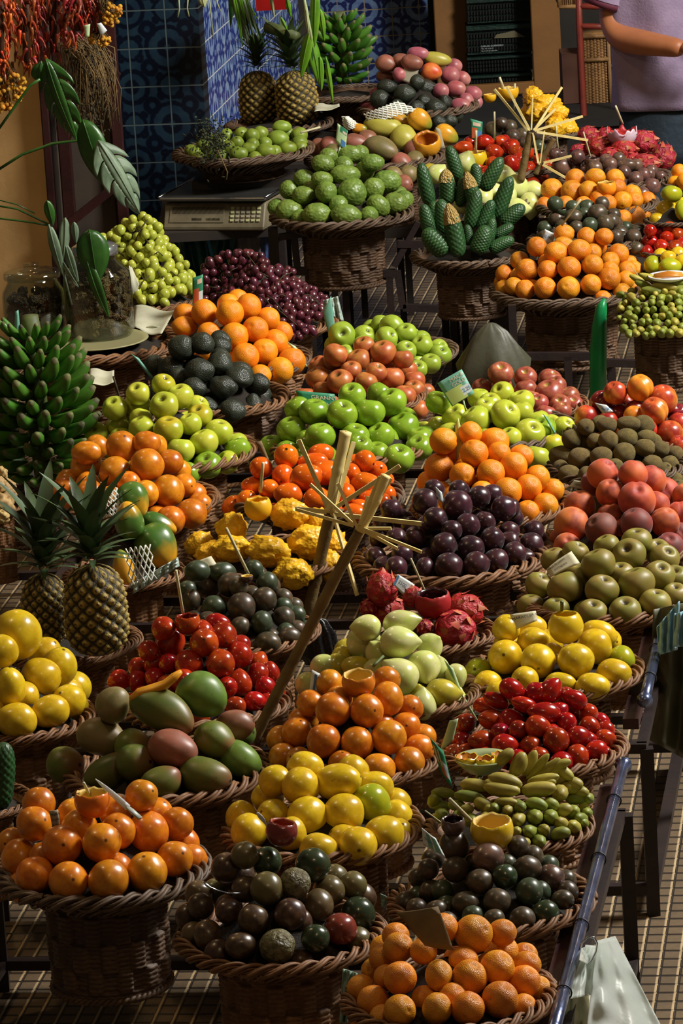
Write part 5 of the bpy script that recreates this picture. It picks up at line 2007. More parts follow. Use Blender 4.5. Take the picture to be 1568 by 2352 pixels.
CG = on_z(345, 690, .45)
RG = m_px(118, CG)
basket(CG, RG, .12, 'wicker basket of green grapes beside the jars', False, .9)
GH = .21
grape_bunch([(268, 528), (300, 498), (345, 498), (370, 530), (385, 570), (350, 585), (310, 575), (285, 590), (262, 560)], CG, RG, GH, .47, 'ggrape', 11.5, 'topmost bunch of green grapes beside the glass jar', 'green grape bunches', 1)
grape_bunch([(218, 545), (262, 530), (285, 575), (290, 610), (262, 600), (235, 575)], CG, RG, GH, .47, 'ggrape', 11, 'small green grape bunch drooping over jar lid', 'green grape bunches', 2)
grape_bunch([(385, 560), (410, 585), (435, 620), (445, 660), (400, 680), (370, 660), (352, 610), (350, 585)], CG, RG, GH, .47, 'ggrape', 11.5, 'green grape bunch on the side of the red grapes', 'green grape bunches', 3)
grape_bunch([(310, 580), (350, 590), (360, 640), (385, 680), (380, 700), (330, 700), (310, 670), (300, 620)], CG, RG, GH, .47, 'ggrape', 12, 'lowest green grape bunch above white paper', 'green grape bunches', 4)
CR = on_z(615, 745, .45)
RR_ = m_px(150, CR)
basket(CR, RR_, .10, 'wicker basket of red grapes behind the oranges', False, .9)
grape_bunch([(472, 612), (500, 588), (545, 580), (560, 610), (555, 660), (520, 680), (470, 690), (462, 650)], CR, RR_ * 1.05, .20, .47, 'rgrape', 10, 'red grape bunch beside the striped price card', 'red grape bunches', 5)
grape_bunch([(545, 580), (590, 582), (618, 600), (625, 640), (600, 670), (570, 665), (555, 630)], CR, RR_ * 1.05, .20, .47, 'rgrape', 10, 'topmost red grape bunch under the scale', 'red grape bunches', 6)
grape_bunch([(625, 632), (640, 615), (672, 620), (690, 655), (670, 690), (640, 690), (610, 670)], CR, RR_ * 1.05, .17, .47, 'rgrape', 10, 'red grape bunch in front of the black frame', 'red grape bunches', 7)
grape_bunch([(690, 655), (725, 668), (752, 690), (755, 715), (735, 730), (700, 720), (670, 695)], CR, RR_ * 1.05, .17, .47, 'rgrape', 10, 'red grape bunch closest to the clear plastic bag', 'red grape bunches', 8)
grape_bunch([(560, 665), (610, 670), (665, 695), (700, 722), (720, 760), (690, 785), (650, 765), (630, 730), (590, 690)], CR, RR_ * 1.05, .17, .47, 'rgrape', 10.5, 'lowest red grape bunch behind the oranges', 'red grape bunches', 9)

# ------------------------------------------------------------------ pineapples
def crown_leaf():
    m = MB()
    rows = []
    for k in range(9):
        u = k / 8
        wd = .13 * (1 - u) ** .75 * (1 + .8 * u) + .001
        c = Vector((0, .42 * u ** 2.0, u))
        rows.append([c + Vector((-wd, -.035 * (1 - u), 0)), c + Vector((0, .01, 0)), c + Vector((wd, -.035 * (1 - u), 0))])
    m.grid(rows)
    me = mesh('crown_leaf', m.v, m.f)
    me.materials.append(M['crown'])
    return me


CL = crown_leaf()


def pineapple(px_base, px_top, px_tip, half_px, Y, lab, nleaf=34, tone=None, ls=1.0, group='pineapples'):
    a, b = at_y(px_base[0], px_base[1], Y), at_y(px_top[0], px_top[1], Y)
    tp = at_y(px_tip[0], px_tip[1], Y)
    rr = random.Random(int(px_base[0]))
    root = empty('pineapple', a, lab, 'pineapple', group)
    o = link('pineapple_body', fmesh('pine', 'pine'), None, root)
    wr = m_px(half_px, a)
    o.matrix_local = Matrix.Translation((b - a) / 2) @ orient(b - a, rr.uniform(0, 1)).to_4x4() @ Matrix.Diagonal((wr, wr, (b - a).length / 2 * 1.04, 1))
    Lm = (tp - b).length * 1.1
    ax = (b - a).normalized()
    for i in range(nleaf):
        u = i / nleaf
        az = i * 2.4
        tilt = .10 + 1.15 * (1 - u) ** 1.2
        side = Vector((math.cos(az), math.sin(az), 0))
        d = (ax * math.cos(tilt) + side * math.sin(tilt)).normalized()
        L = Lm * (.42 + .55 * u) * rr.uniform(.85, 1.1) * ls
        yv = (side - d * side.dot(d))
        yv.normalize()
        xv = yv.cross(d)
        mt = Matrix((xv, yv, d)).transposed().to_4x4()
        l = link('crown_leaf', CL, None, root)
        l.matrix_local = Matrix.Translation(b - a + ax * (.012 + .05 * u) + side * .012 * (1 - u)) @ mt @ Matrix.Diagonal((L * .95, L, L, 1))
    return root


Yp = on_z(200, 1500, .45).y
pineapple((228, 1500), (212, 1300), (205, 1130), 70, Yp, 'pineapple in front, its top before the papayas')
pineapple((105, 1480), (100, 1320), (95, 1150), 52, Yp + .08, 'darker pineapple at left, beside the other one')
cb = on_z(150, 1478, .42)
basket(cb, m_px(165, cb), .02, 'wicker basket holding two pineapples', False, .9)
Yr = on_z(640, 281, .73).y
pineapple((596, 285), (590, 165), (590, 112), 43, Yr + .06, 'dark pineapple beside the blue tiled pillar', 44, None, 1.3)
pineapple((690, 287), (672, 165), (660, 95), 47, Yr - .04, 'golden-brown pineapple behind the green guavas', 48, None, 1.35)

# foam net sleeves
M['foam'] = pmat('white_foam_net', (226, 228, 216), .6)


def net(rows_px, Yf, lab, nx, ny, rad, nm='foam_net'):
    """lattice of foam strands over a quad given by 4 px corners TL,TR,BR,BL at depth Yf, bulged"""
    m = MB()
    TL, TR, BR, BL = rows_px

    def P(u, v):
        x = (TL[0] * (1 - u) + TR[0] * u) * (1 - v) + (BL[0] * (1 - u) + BR[0] * u) * v
        y = (TL[1] * (1 - u) + TR[1] * u) * (1 - v) + (BL[1] * (1 - u) + BR[1] * u) * v
        return at_y(x, y, Yf - .02 * math.sin(PI * u))
    for i in range(-ny, nx + 1):
        for sgn in (1, -1):
            pts = []
            for k in range(13):
                v = k / 12
                u = (i + (v * ny if sgn > 0 else (1 - v) * ny)) / nx
                if 0 <= u <= 1: pts.append(P(u, v))
            if len(pts) > 2: m.tube(pts, rad, 5)
    return tag(m.build(nm, M['foam']), lab, 'foam net', 'foam nets around papayas')


Y30 = BASKETS['P30']['C'].y
net([(192, 1150), (268, 1120), (285, 1180), (215, 1195)], Y30 + .02, 'white foam net sleeve above the papayas', 8, 3, .0022)
net([(288, 1260), (345, 1250), (360, 1330), (298, 1350)], Y30 - .16, 'open foam net at the front of the big papaya', 5, 3, .0018)
Y47 = BASKETS['P47']['C'].y
net([(835, 262), (912, 232), (960, 252), (850, 285)], Y47 + .02, 'white foam net over orange papaya at back', 9, 3, .0030)
net([(785, 268), (800, 268), (830, 290), (790, 302)], Y47 + .0, 'small white foam net by the green price card', 6, 4, .0024)

# crumpled film at the papaya basket edge
M['film'] = pmat('clear_crumpled_film', (190, 206, 196), .25, ns=30, c2=(150, 170, 160), bump=(30, .8))
# ------------------------------------------------------------------ cut fruit cups, tasting sticks, knives, cards
def cup(px, py, rpx, pid, shell, pulp, lab, name, cat, tilt=(0.0, 0.0), cutz=.45, jag=.03, dz=0.0, hpx=None):
    B = BASKETS[pid] if isinstance(pid, str) else pid
    d = ray(px, py)
    t = cone_hit(d, B['C'], B['R'], B['H'], B['z'] + B['r'])
    p = CAM + d * t + Vector((0, 0, dz))
    r = m_px(rpx, p)
    root = empty(name, p - Vector((0, 0, r)), lab, cat, 'cut fruit set out for tasting')
    m = MB()
    prof = []
    for k in range(15):
        a = -PI / 2 + (PI / 2 + math.asin(cutz)) * k / 14
        prof.append((max(math.cos(a), .01), math.sin(a)))
    n0 = len(prof)
    rz = math.sqrt(1 - cutz * cutz)
    prof += [(rz - .05, cutz + .02), (rz - .13, cutz - .02)]
    for k in range(8):
        a = math.asin(cutz) - (PI / 2 + math.asin(cutz)) * k / 7
        prof.append((max(math.cos(a) * .82 - .02, .01), math.sin(a) * .82))
    zc = cutz

    def dsp(rr_, zz_, a_, i_):
        up = jag * (math.sin(5 * a_) + .6 * math.sin(9 * a_ + 1) + .5 * math.sin(14 * a_)) if i_ >= n0 - 2 and zz_ > zc - .2 else 0
        return rr_, zz_ + up
    tl = Matrix.Rotation(tilt[0], 3, 'X') @ Matrix.Rotation(tilt[1], 3, 'Y')
    m.lathe(prof[:n0 + 1], 44, disp=dsp)
    me = mesh('rind', [tl @ (v * r) for v in m.v], m.f)
    o = link('rind', me, M[shell], root)
    o.location.z = r
    m = MB()
    m.lathe([q for q in prof[n0:]], 44, disp=lambda a1, b1, c1, d1: dsp(a1, b1, c1, d1 + n0))
    me = mesh('hollow', [tl @ (v * r) for v in m.v], m.f)
    o = link('cut_flesh', me, M[pulp], root)
    o.location.z = r
    return p, r


P_ = {}
M['cupin'] = fmat('orange_brown_flesh', (176, 84, 46), (140, 60, 34), .5, 3, var=.05)
P_['P1'] = cup(212, 1838, 42, 'P1', 'opass', 'pith', 'hollowed orange passion fruit atop the bottom-left basket', 'cut_passion_fruit', 'cut fruit')
P_['P6'] = cup(823, 1565, 39, 'P6', 'opass', 'pith', 'hollowed orange passion fruit atop the middle orange heap', 'cut_passion_fruit', 'cut fruit', (.15, 0))
P_['P3'] = cup(431, 1430, 30, 'P3', 'tama', 'tamad', 'hollowed red tamarillo with a tasting stick', 'cut_tamarillo', 'cut fruit', cutz=.55)
P_['P13'] = cup(1299, 1438, 41, 'P13', 'yellow', 'yellow', 'yellow passion fruit with sliced top and green stem', 'cut_passion_fruit', 'cut fruit', cutz=.72, jag=.01)
P_['P15'] = cup(994, 1382, 42, 'P15', 'drag', 'pulpd', 'hollowed red dragon fruit with a tasting stick', 'cut_dragon_fruit', 'cut fruit', (.1, 0), .5, .03)
P_['P8'] = cup(648, 1934, 37, 'P8', 'dred', 'cupin', 'hollowed brown fruit cup atop the bottom dark heap', 'cut_passion_fruit', 'cut fruit', (-.0, .2), .6, .02, .02)
P_['P10'] = cup(1130, 1918, 50, 'P10', 'yellow', 'pith', 'scooped yellow fruit shell atop the slate heap', 'cut_passion_fruit', 'cut fruit', (.1, 0), .45, .03, .01)
P_['P10b'] = cup(1040, 1892, 28, 'P10', 'dbrown', 'pulpd', 'opened brown passion fruit behind the slate heap', 'cut_passion_fruit', 'cut fruit', (.1, 0), .45, .03)
P_['P17'] = cup(592, 1165, 32, 'P17', 'ydrag', 'ydrag', 'yellow dragon fruit with a stick on top', 'cut_dragon_fruit', 'cut fruit', cutz=.6)
P_['P16'] = cup(567, 1325, 14, 'P16', 'dbrown', 'pith', 'small opened passion fruit atop grey-green heap', 'cut_passion_fruit', 'cut fruit', cutz=.2)
P_['P43'] = cup(1091, 363, 28, 'P42', 'yellow', 'pith', 'hollowed yellow fruit before small red tamarillos', 'cut_passion_fruit', 'cut fruit', cutz=.5, dz=.0)
P_['P39'] = cup(1428, 303, 35, 'P39', 'pulpw', 'drag', 'opened dragon fruit with white edge below person', 'cut_dragon_fruit', 'cut fruit', cutz=.1, jag=.14)
P_['P37'] = cup(1392, 430, 23, 'P37', 'mandarin', 'pith', 'hollowed orange fruit atop back orange heap', 'cut_passion_fruit', 'cut fruit', cutz=.5)
P_['P38'] = cup(1360, 368, 17, 'P38', 'dbrown', 'pulpd', 'opened brown passion fruit atop brown heap', 'cut_passion_fruit', 'cut fruit', cutz=.3)
P_['P38b'] = cup(1283, 352, 16, 'P38', 'dbrown', 'pulpd', 'opened brown passion fruit beside bamboo brush', 'cut_passion_fruit', 'cut fruit', cutz=.3)
P_['P40'] = cup(1168, 230, 24, 'P41', 'ydrag', 'pith', 'opened yellow fruit with two sticks at back', 'cut_dragon_fruit', 'cut fruit', cutz=.3, dz=.03)
P_['P40b'] = cup(1126, 242, 15, 'P41', 'ydrag', 'pith', 'small opened yellow fruit left of the two sticks', 'cut_dragon_fruit', 'cut fruit', cutz=.3, dz=.03)
P_['P36'] = cup(1288, 482, 16, 'P36', 'dslate', 'dred', 'opened passion fruit atop small slate heap', 'cut_passion_fruit', 'cut fruit', cutz=.2)
P_['P47'] = cup(980, 330, 33, 'P47', 'papo', 'cutpulp', 'ripe orange fruit cut open in white foam', 'cut_papaya', 'cut fruit', (.5, 0), .5, .03)

M['stick'] = pmat('pale_wooden_stick', (206, 200, 160), .6, ns=20, c2=(180, 168, 124))
M['plastic'] = pmat('white_plastic', (240, 244, 248), .3)
M['steel'] = pmat('polished_steel', (190, 196, 206), .18, metal=1.0)


def stick(x0, y0, x1, y1, Y, wpx, lab, name='tasting_stick', mat='stick', paddle=False, lean=.03):
    a, b = at_y(x0, y0, Y), at_y(x1, y1, Y + lean)
    m = MB()
    wd = m_px(wpx, a)
    if paddle:
        n = 8
        m.tube([a + (b - a) * k / n for k in range(n + 1)], [wd * .6, wd * 1.2, wd * 1.3, wd * .9, wd * .5, wd * .4, wd * .4, wd * .4, wd * .4], 8, flat=.3)
    else:
        n = 3
        m.tube([a + (b - a) * k / n for k in range(n + 1)], wd / 2, 7)
    return tag(m.build(name, M[mat]), lab, 'stick' if 'stick' in name else name.split('_')[-1], 'tasting sticks' if 'stick' in name else None)


def yof(k): return P_[k][0].y


stick(404, 1310, 421, 1415, yof('P3') + .01, 7, 'pale stick in the hollowed red tamarillo')
stick(519, 1213, 570, 1318, yof('P16'), 7.5, 'pale stick leaning in dark heap below yellow dragon fruit')
stick(604, 1063, 598, 1130, yof('P17'), 7.5, 'upright pale stick above yellow dragon fruit')
stick(943, 1283, 980, 1368, yof('P15'), 5, 'thin pale stick in hollowed red dragon fruit')
stick(1032, 1835, 1102, 1905, yof('P10'), 9, 'long pale stick in scooped yellow shell')
stick(976, 1862, 1018, 1893, yof('P10b') - .0, 3.5, 'thin stick by opened brown passion fruit')
stick(192, 1798, 208, 1830, yof('P1'), 7, 'short pale stick in hollowed orange fruit at bottom-left')
stick(592, 1867, 626, 1917, yof('P8'), 7, 'white plastic spoon in the brown fruit cup', 'plastic_spoon', 'plastic', True)
stick(857, 1530, 880, 1507, yof('P6') + .02, 7, 'dark green stem piece behind hollowed orange fruit', 'fruit_stem', 'stalk')
stick(1290, 1382, 1290, 1405, yof('P13'), 9, 'little green stem on cut yellow fruit', 'fruit_stem', 'stalk')
stick(1093, 300, 1092, 352, yof('P43'), 6, 'pale stick in yellow fruit before red tamarillos')
stick(1135, 257, 1135, 320, 12.9, 4.5, 'upright pale stick among small red tamarillos')
stick(1147, 178, 1163, 222, yof('P40'), 6, 'slanting white stick in opened yellow fruit at back')
stick(1182, 192, 1180, 252, yof('P40'), 5, 'upright white stick right of the slanting one')
stick(1413, 243, 1430, 285, yof('P39'), 5, 'white stick in opened dragon fruit below person')
stick(1339, 303, 1358, 368, yof('P38'), 4, 'thin stick in brown passion fruit heap')
stick(1275, 282, 1281, 345, yof('P38b'), 5, 'white stick beside the bamboo brush')
stick(1262, 458, 1278, 480, yof('P36'), 4, 'short white stick in small slate heap')
stick(1333, 458, 1290, 518, 12.1, 5, 'pale brown stick leaning on upper orange heap')
stick(260, 865, 283, 942, on_z(283, 942, .5).y, 5, 'thin brown stick behind left yellow apples', 'tasting_stick', 'twig')
stick(690, 305, 735, 292, 13.4, 5, 'thin bamboo splint by rear pineapple')

# knife on the bottom-left heap
kn = empty('table_knife', at_y(300, 1845, yof('P1') - .02), 'white-bladed table knife lying on bottom-left passion fruit', 'knife')
Yk = yof('P1') - .03
m = MB()
a, b = at_y(219, 1789, Yk + .05), at_y(294, 1855, Yk)
ax = (b - a).normalized()
sd = ax.cross((CAM - a).normalized()).normalized()
nn = ax.cross(sd)
rows = []
L = (b - a).length
for k in range(9):
    u = k / 8
    wd = .0052 * (1 - (1 - u) ** 3) + .0004
    c = a + ax * L * u
    rows.append([c - sd * wd, c + nn * .0008, c + sd * wd])
m.grid(rows)
m.build('blade', M['plastic'], kn, solid=.0012)
m = MB()
m.tube([b - ax * .002, b + ax * .01, b + ax * .032], [.0045, .0065, .006], 8, flat=.5)
m.build('knife_handle', pmat('grey_knife_handle', (170, 176, 168), .4), kn)
# small metal spoon at bottom middle
m = MB()
Ys = BASKETS['P8']['C'].y - .06
q = [at_y(x, y, Ys) for x, y in ((466, 2024), (474, 2032), (482, 2037), (500, 2045), (525, 2051), (552, 2051))]
m.tube(q, [.001, .006, .003, .0022, .0022, .0018], 8, flat=.5)
tag(m.build('metal_spoon', M['steel']), 'small metal spoon at left of bottom dark heap', 'spoon')

# ------------------------------------------------------------------ price cards
M['card_white'] = pmat('white_card', (214, 222, 222), .6)
M['card_cream'] = pmat('cream_card', (206, 200, 168), .65)
M['card_grey'] = pmat('grey_beige_card', (164, 156, 132), .7)
M['card_brown'] = pmat('brown_card', (128, 104, 66), .75, ns=30, c2=(112, 92, 58))
M['card_green'] = pmat('green_card', (36, 122, 84), .5, ns=14, c2=(52, 138, 104))
M['card_mint'] = pmat('mint_card', (120, 178, 156), .5, ns=14, c2=(96, 160, 140))
M['card_pale'] = pmat('pale_green_print', (192, 214, 160), .5, ns=16, c2=(170, 200, 150))
M['card_yel'] = pmat('yellow_green_print', (196, 212, 120), .5)
M['print_pink'] = pmat('pinkish_print', (222, 196, 170), .6)
M['print_blue'] = pmat('blue_print', (70, 120, 170), .5)
M['print_red'] = pmat('orange_print', (200, 96, 56), .5)
M['ink'] = pmat('dark_ink', (34, 40, 52), .6)


def card(quad, Y, base, lab, rects=(), texts=(), lean=.0, name='price_card', thick=.0012, stem_px=None):
    """quad TL,TR,BR,BL in px; rects: (u0,v0,u1,v1,mat); texts: (str,u,v,height as a share of the card,mat)"""
    TL, TR, BR, BL = [at_y(q[0], q[1], Y + (lean if i < 2 else 0)) for i, q in enumerate(quad)]
    root = empty(name, (BL + BR) / 2, lab, 'price card', 'price cards in the baskets')
    nrm = (TR - TL).cross(BL - TL).normalized()
    if nrm.dot(CAM - TL) < 0: nrm = -nrm

    def P(u, v, h=0):
        return TL * (1 - u) * (1 - v) + TR * u * (1 - v) + BR * u * v + BL * (1 - u) * v + nrm * h
    m = MB()
    n = 6
    rows = [[P(i / n, j / n, .003 * math.sin(PI * i / n)) for i in range(n + 1)] for j in range(n + 1)]
    m.grid(rows)
    m.build('card_sheet', M[base], root, solid=thick)
    for (u0, v0, u1, v1, mt) in rects:
        m = MB()
        k = 5
        m.grid([[P(u0 + (u1 - u0) * i / k, v0 + (v1 - v0) * j / k, .003 * math.sin(PI * (u0 + (u1 - u0) * i / k)) + .0009) for i in range(k + 1)] for j in range(k + 1)])
        m.build('printed_panel', M[mt], root)
    for (s_, u, v, hh, mt) in texts:
        cu = bpy.data.curves.new('t', 'FONT')
        cu.body = s_
        to = bpy.data.objects.new('t', cu)
        COL.objects.link(to)
        bpy.context.view_layer.update()
        me = bpy.data.meshes.new_from_object(to.evaluated_get(bpy.context.evaluated_depsgraph_get()))
        bpy.data.objects.remove(to)
        asp = (BL - TL).length / max((TR - TL).length, 1e-6)
        for vt in me.vertices:
            uu = u + vt.co.x * hh * asp
            vv = v - vt.co.y * hh
            vt.co = P(uu, vv, .003 * math.sin(PI * min(max(uu, 0), 1)) + .0018) - root.location
        me.materials.clear()
        link('lettering', me, M[mt], root)
    if stem_px:
        m = MB()
        m.tube([(BL + BR) / 2, at_y(stem_px[0], stem_px[1], Y)], .0025, 6)
        m.build('card_stem', M['card_pale'], root)
    return root


def yb(pid, f=-.3):
    return BASKETS[pid]['C'].y + f * BASKETS[pid]['R']


card([(1004, 880), (1060, 848), (1089, 903), (1038, 934)], yb('P22', -.1), 'card_mint', 'mint green price card reading maca gold, in yellow-green apples',
     [(.05, .45, .75, .98, 'card_yel'), (.62, .55, .98, .88, 'card_white')], [('MAÇÃ', .42, .22, .2, 'print_pink'), ('GOLD', .42, .42, .2, 'print_pink'), ('2,25', .66, .78, .2, 'print_blue')], .02, stem_px=(1070, 945))
card([(679, 897), (768, 905), (775, 945), (692, 945)], yb('P21', .35), 'card_green', 'green price card reading granny smith, behind green apples',
     [(.0, .55, .30, 1.0, 'card_pale')], [('GRANNY', .36, .36, .30, 'print_pink'), ('SMITH', .42, .72, .28, 'print_pink')], .01)
card([(913, 1319), (952, 1343), (932, 1374), (902, 1343)], yb('P15', -.05), 'card_white', 'small white price tag in the red dragon fruit',
     [(.02, .05, .12, .95, 'print_blue')], [('3500', .18, .62, .42, 'ink')], .01)
card([(1254, 1308), (1312, 1266), (1332, 1294), (1264, 1326)], yb('P32', -.15), 'card_cream', 'cream handwritten card among olive russet apples', (),
     [('maçã de comer', .06, .30, .28, 'ink'), ('portuguesa', .22, .66, .28, 'ink')], .02)
card([(1171, 1411), (1230, 1403), (1234, 1425), (1176, 1450)], yb('P13', .1), 'card_cream', 'cream handwritten card in bright yellow fruit', (),
     [('MARACUJÁ LIMÃO', .04, .40, .26, 'ink')], .01)
card([(418, 1305), (485, 1277), (498, 1297), (424, 1320)], yb('P16', .4), 'card_cream', 'cream card behind grey-green passion fruit', (), [('MARACUJÁ', .1, .55, .34, 'ink')], .01)
card([(716, 1538), (740, 1550), (730, 1595), (710, 1590)], yb('P6', .35), 'card_white', 'small white card at left of middle orange heap', [(.3, .12, .55, .95, 'print_blue')], [('MAR', .6, .35, .16, 'ink'), ('LAR', .6, .65, .16, 'ink')], .01)
card([(113, 1862), (133, 1859), (138, 1898), (121, 1901)], yb('P1', -.1), 'card_grey', 'small grey card in the bottom-left basket', (), [('MARA', .06, .3, .2, 'ink'), ('CUJÁ', .06, .6, .2, 'ink'), ('8,50', .06, .9, .2, 'ink')])
card([(910, 2096), (1006, 2082), (1042, 2183), (976, 2172)], yb('P9', -.25), 'card_brown', 'large blank brown card in the mandarins')
card([(968, 1901), (1000, 1925), (1023, 1970), (972, 1940)], yb('P10', -.2), 'card_white', 'curled white price tag at left of slate heap', [(.25, .1, .5, .9, 'card_mint'), (.6, .1, .9, .9, 'card_mint')], [('9,50', .1, .6, .26, 'print_blue')])
card([(987, 1694), (1018, 1725), (1040, 1812), (1012, 1775)], yb('P12', -.75), 'card_green', 'tall green price card beside the small plate', [(.55, .40, .95, .80, 'card_white'), (.28, .62, .7, .88, 'print_red'), (.08, .14, .25, .62, 'print_pink'), (.36, .14, .5, .62, 'print_pink')], [('2,50', .58, .62, .16, 'print_blue')])
card([(1032, 1655), (1052, 1650), (1040, 1700), (1010, 1725)], yb('P12', -.35), 'card_pale', 'pale green folded card above the tall one')
card([(1020, 1515), (1040, 1535), (1060, 1590), (1040, 1565)], yb('P14', -.6), 'card_pale', 'narrow pale green card beside pepinos', [(.1, .1, .5, .7, 'card_mint')], (), stem_px=(1095, 1655))
card([(1045, 975), (1052, 960), (1066, 1010), (1048, 1062)], yb('P20', .25), 'card_yel', 'narrow yellow-green card standing in small oranges')
card([(1246, 950), (1256, 958), (1290, 1020), (1280, 1010)], yb('P22', -.55), 'card_mint', 'narrow mint card edge on right of yellow-green apples')
card([(1318, 1103), (1358, 1106), (1362, 1128), (1305, 1118)], yb('P31', .7), 'card_cream', 'crumpled cream card behind the peaches', (), [('PÊSSEGO', .15, .6, .3, 'ink')])
card([(1365, 925), (1392, 930), (1408, 945), (1384, 950)], yb('P34', -.3), 'card_white', 'small white tag among nectarines', (), [('4,95', .2, .7, .5, 'print_blue')])
card([(1000, 1118), (1014, 1130), (1020, 1158), (1004, 1145)], yb('P19', .1), 'card_white', 'small white tag in the dark plums', (), [('5,9', .1, .6, .3, 'print_blue')])
card([(442, 638), (466, 630), (466, 690), (442, 700)], yb('P26', .55), 'card_green', 'green price card with red fruit print by red grapes', [(.1, .45, .6, .98, 'print_red'), (.6, .6, .98, .98, 'card_white'), (.45, .12, .9, .3, 'print_pink')])
card([(775, 283), (798, 300), (793, 345), (770, 325)], yb('P45', .4), 'card_pale', 'green and white price card above custard apples', [(.3, .0, .98, .3, 'card_green'), (.5, .62, .95, .95, 'print_blue'), (.55, .16, .95, .28, 'print_pink')], (), stem_px=(773, 372))
card([(930, 152), (962, 158), (950, 197), (915, 182)], yb('P48', -.2), 'card_grey', 'blank grey card on the rear mango heap')
card([(1080, 272), (1108, 280), (1106, 318), (1081, 322)], yb('P42', .3), 'card_green', 'small green price card above red tamarillos', [(.2, .12, .85, .3, 'print_pink'), (.1, .4, .55, .9, 'print_red'), (.55, .55, .95, .9, 'print_blue')])
card([(1251, 526), (1272, 536), (1270, 562), (1244, 555)], yb('P35', .35), 'card_white', 'white price tag in upper orange heap', (), [('8,90', .1, .6, .34, 'print_blue')])
card([(1449, 612), (1465, 635), (1506, 675), (1496, 672)], yb('P35', -.6), 'card_grey', 'dark edged card at right of upper orange heap')
card([(1000, 292), (1010, 296), (1022, 340), (1006, 344)], yb('P47', -.2), 'card_grey', 'grey card behind the fruit cut open in foam')
card([(660, 785), (678, 795), (706, 842), (700, 840)], yb('P26', -.5), 'card_pale', 'narrow pale card edge on, right of oranges')
card([(300, 812), (318, 822), (355, 870), (346, 868)], yb('P27', .2), 'card_mint', 'narrow mint card edge on, left of avocados')
card([(740, 715), (760, 680), (770, 760), (757, 780)], yb('P25', .75), 'card_mint', 'mint card edge on, behind green pears')
card([(585, 1015), (600, 1012), (625, 1075), (615, 1062)], yb('P18', .5), 'card_brown', 'dark brown card at left of tree tomatoes')
card([(35, 715), (42, 712), (48, 775), (32, 780)], yb('P28', 1.2), 'card_mint', 'narrow mint card in large green banana bunch')

# ------------------------------------------------------------------ plate of cut fruit on the small bananas
pp = on_z(1110, 1772, .545)
pl = empty('small_plate', pp, 'pale green plate on the small bananas', 'plate')
r_ = m_px(64, pp)
m = MB()
m.lathe([(.001, 0), (r_ * .5, .0), (r_ * .62, .003), (r_ * .85, .016), (r_, .026), (r_ * .985, .029), (r_ * .83, .020), (r_ * .6, .007), (.001, .005)], 48)
me = mesh('plate_dish', m.v, m.f)
link('plate_dish', me, pmat('celadon_glaze', (150, 160, 118), .25), pl)
for i, (dx, dy, rx_, ry_, rot) in enumerate(((-.030, .0, .022, .010, -.6), (.004, -.018, .018, .012, .1), (.032, .004, .016, .016, .5))):
    q = empty('cut_passion_fruit', pp + Vector((dx, dy, .010)), ['halved yellow fruit at left of the plate', 'scooped fruit piece in the middle of the plate', 'halved yellow fruit at right of the plate'][i], 'cut fruit', 'cut fruit set out for tasting', rot)
    m = MB()
    m.lathe([(.001, 0), (rx_ * .6, .003), (rx_, .014), (rx_ * .98, .022), (rx_ * .9, .021)], 24, disp=lambda a1, b1, c1, d1: (a1, b1 + (.002 * math.sin(6 * c1) if d1 > 2 else 0)))
    link('rind', mesh('rind', m.v, m.f), M['yellow'], q)
    m = MB()
    m.lathe([(rx_ * .9, .021), (rx_ * .7, .013), (rx_ * .3, .011), (.001, .013)], 24, disp=lambda a1, b1, c1, d1: (a1, b1 + .002 * math.sin(7 * c1 + a1 * 300)))
    link('pulp', mesh('pulp', m.v, m.f), M['cutpulp'], q)
m = MB()
a, b = at_y(1102, 1742, pp.y + .01), at_y(1107, 1778, pp.y - .015)
m.tube([a, a * .5 + b * .5, b], [.0058, .0035, .004], 8, flat=.4)
m.tube([b, b + Vector((-.006, -.008, -.004)), b + Vector((-.012, -.012, -.005))], [.004, .007, .003], 8, flat=.5)
tag(m.build('metal_spoon', M['steel']), 'steel spoon standing in the fruit plate', 'spoon')
# second cut yellow strip on the mangoes
m = MB()
Ym = yb('P2', -.1)
q = [at_y(x, y, Ym) for x, y in ((300, 1606), (320, 1592), (350, 1583), (380, 1572), (400, 1555), (416, 1542))]
m.tube(q, [.010, .016, .016, .015, .014, .007], 10, flat=.6)
tag(m.build('mango_slice', pmat('mango_flesh', (232, 164, 30), .4, ns=8, c2=(214, 140, 24))), 'yellow mango slice lying on the green mangoes', 'mango slice')
m = MB()
pq = on_z(1535, 645, .60)
m.lathe([(.001, .002), (.03, .0), (.055, .010), (.058, .018), (.052, .014), (.03, .006), (.001, .006)], 32)
me = mesh('tasting_dish', m.v, m.f)
rt_ = empty('tasting_dish', pq, 'white dish of sliced orange fruit at right edge', 'dish')
link('dish', me, M['plastic'], rt_)
m = MB()
for k in range(4):
    m.tube([Vector((-.04, -.02 + .013 * k, .016)), Vector((0, -.024 + .013 * k, .020)), Vector((.04, -.02 + .013 * k, .016))], [.003, .006, .003], 6)
me = mesh('fruit_slices', m.v, m.f)
o = link('orange_slices', me, M['cutpulp'], rt_)

# ------------------------------------------------------------------ split bamboo canes
M['cane'] = pmat('bamboo_cane', (128, 104, 60), .6, ns=16, c2=(96, 76, 44), bump=(30, .4))
M['canel'] = pmat('pale_split_cane', (244, 226, 160), .6, ns=22, c2=(226, 202, 124))


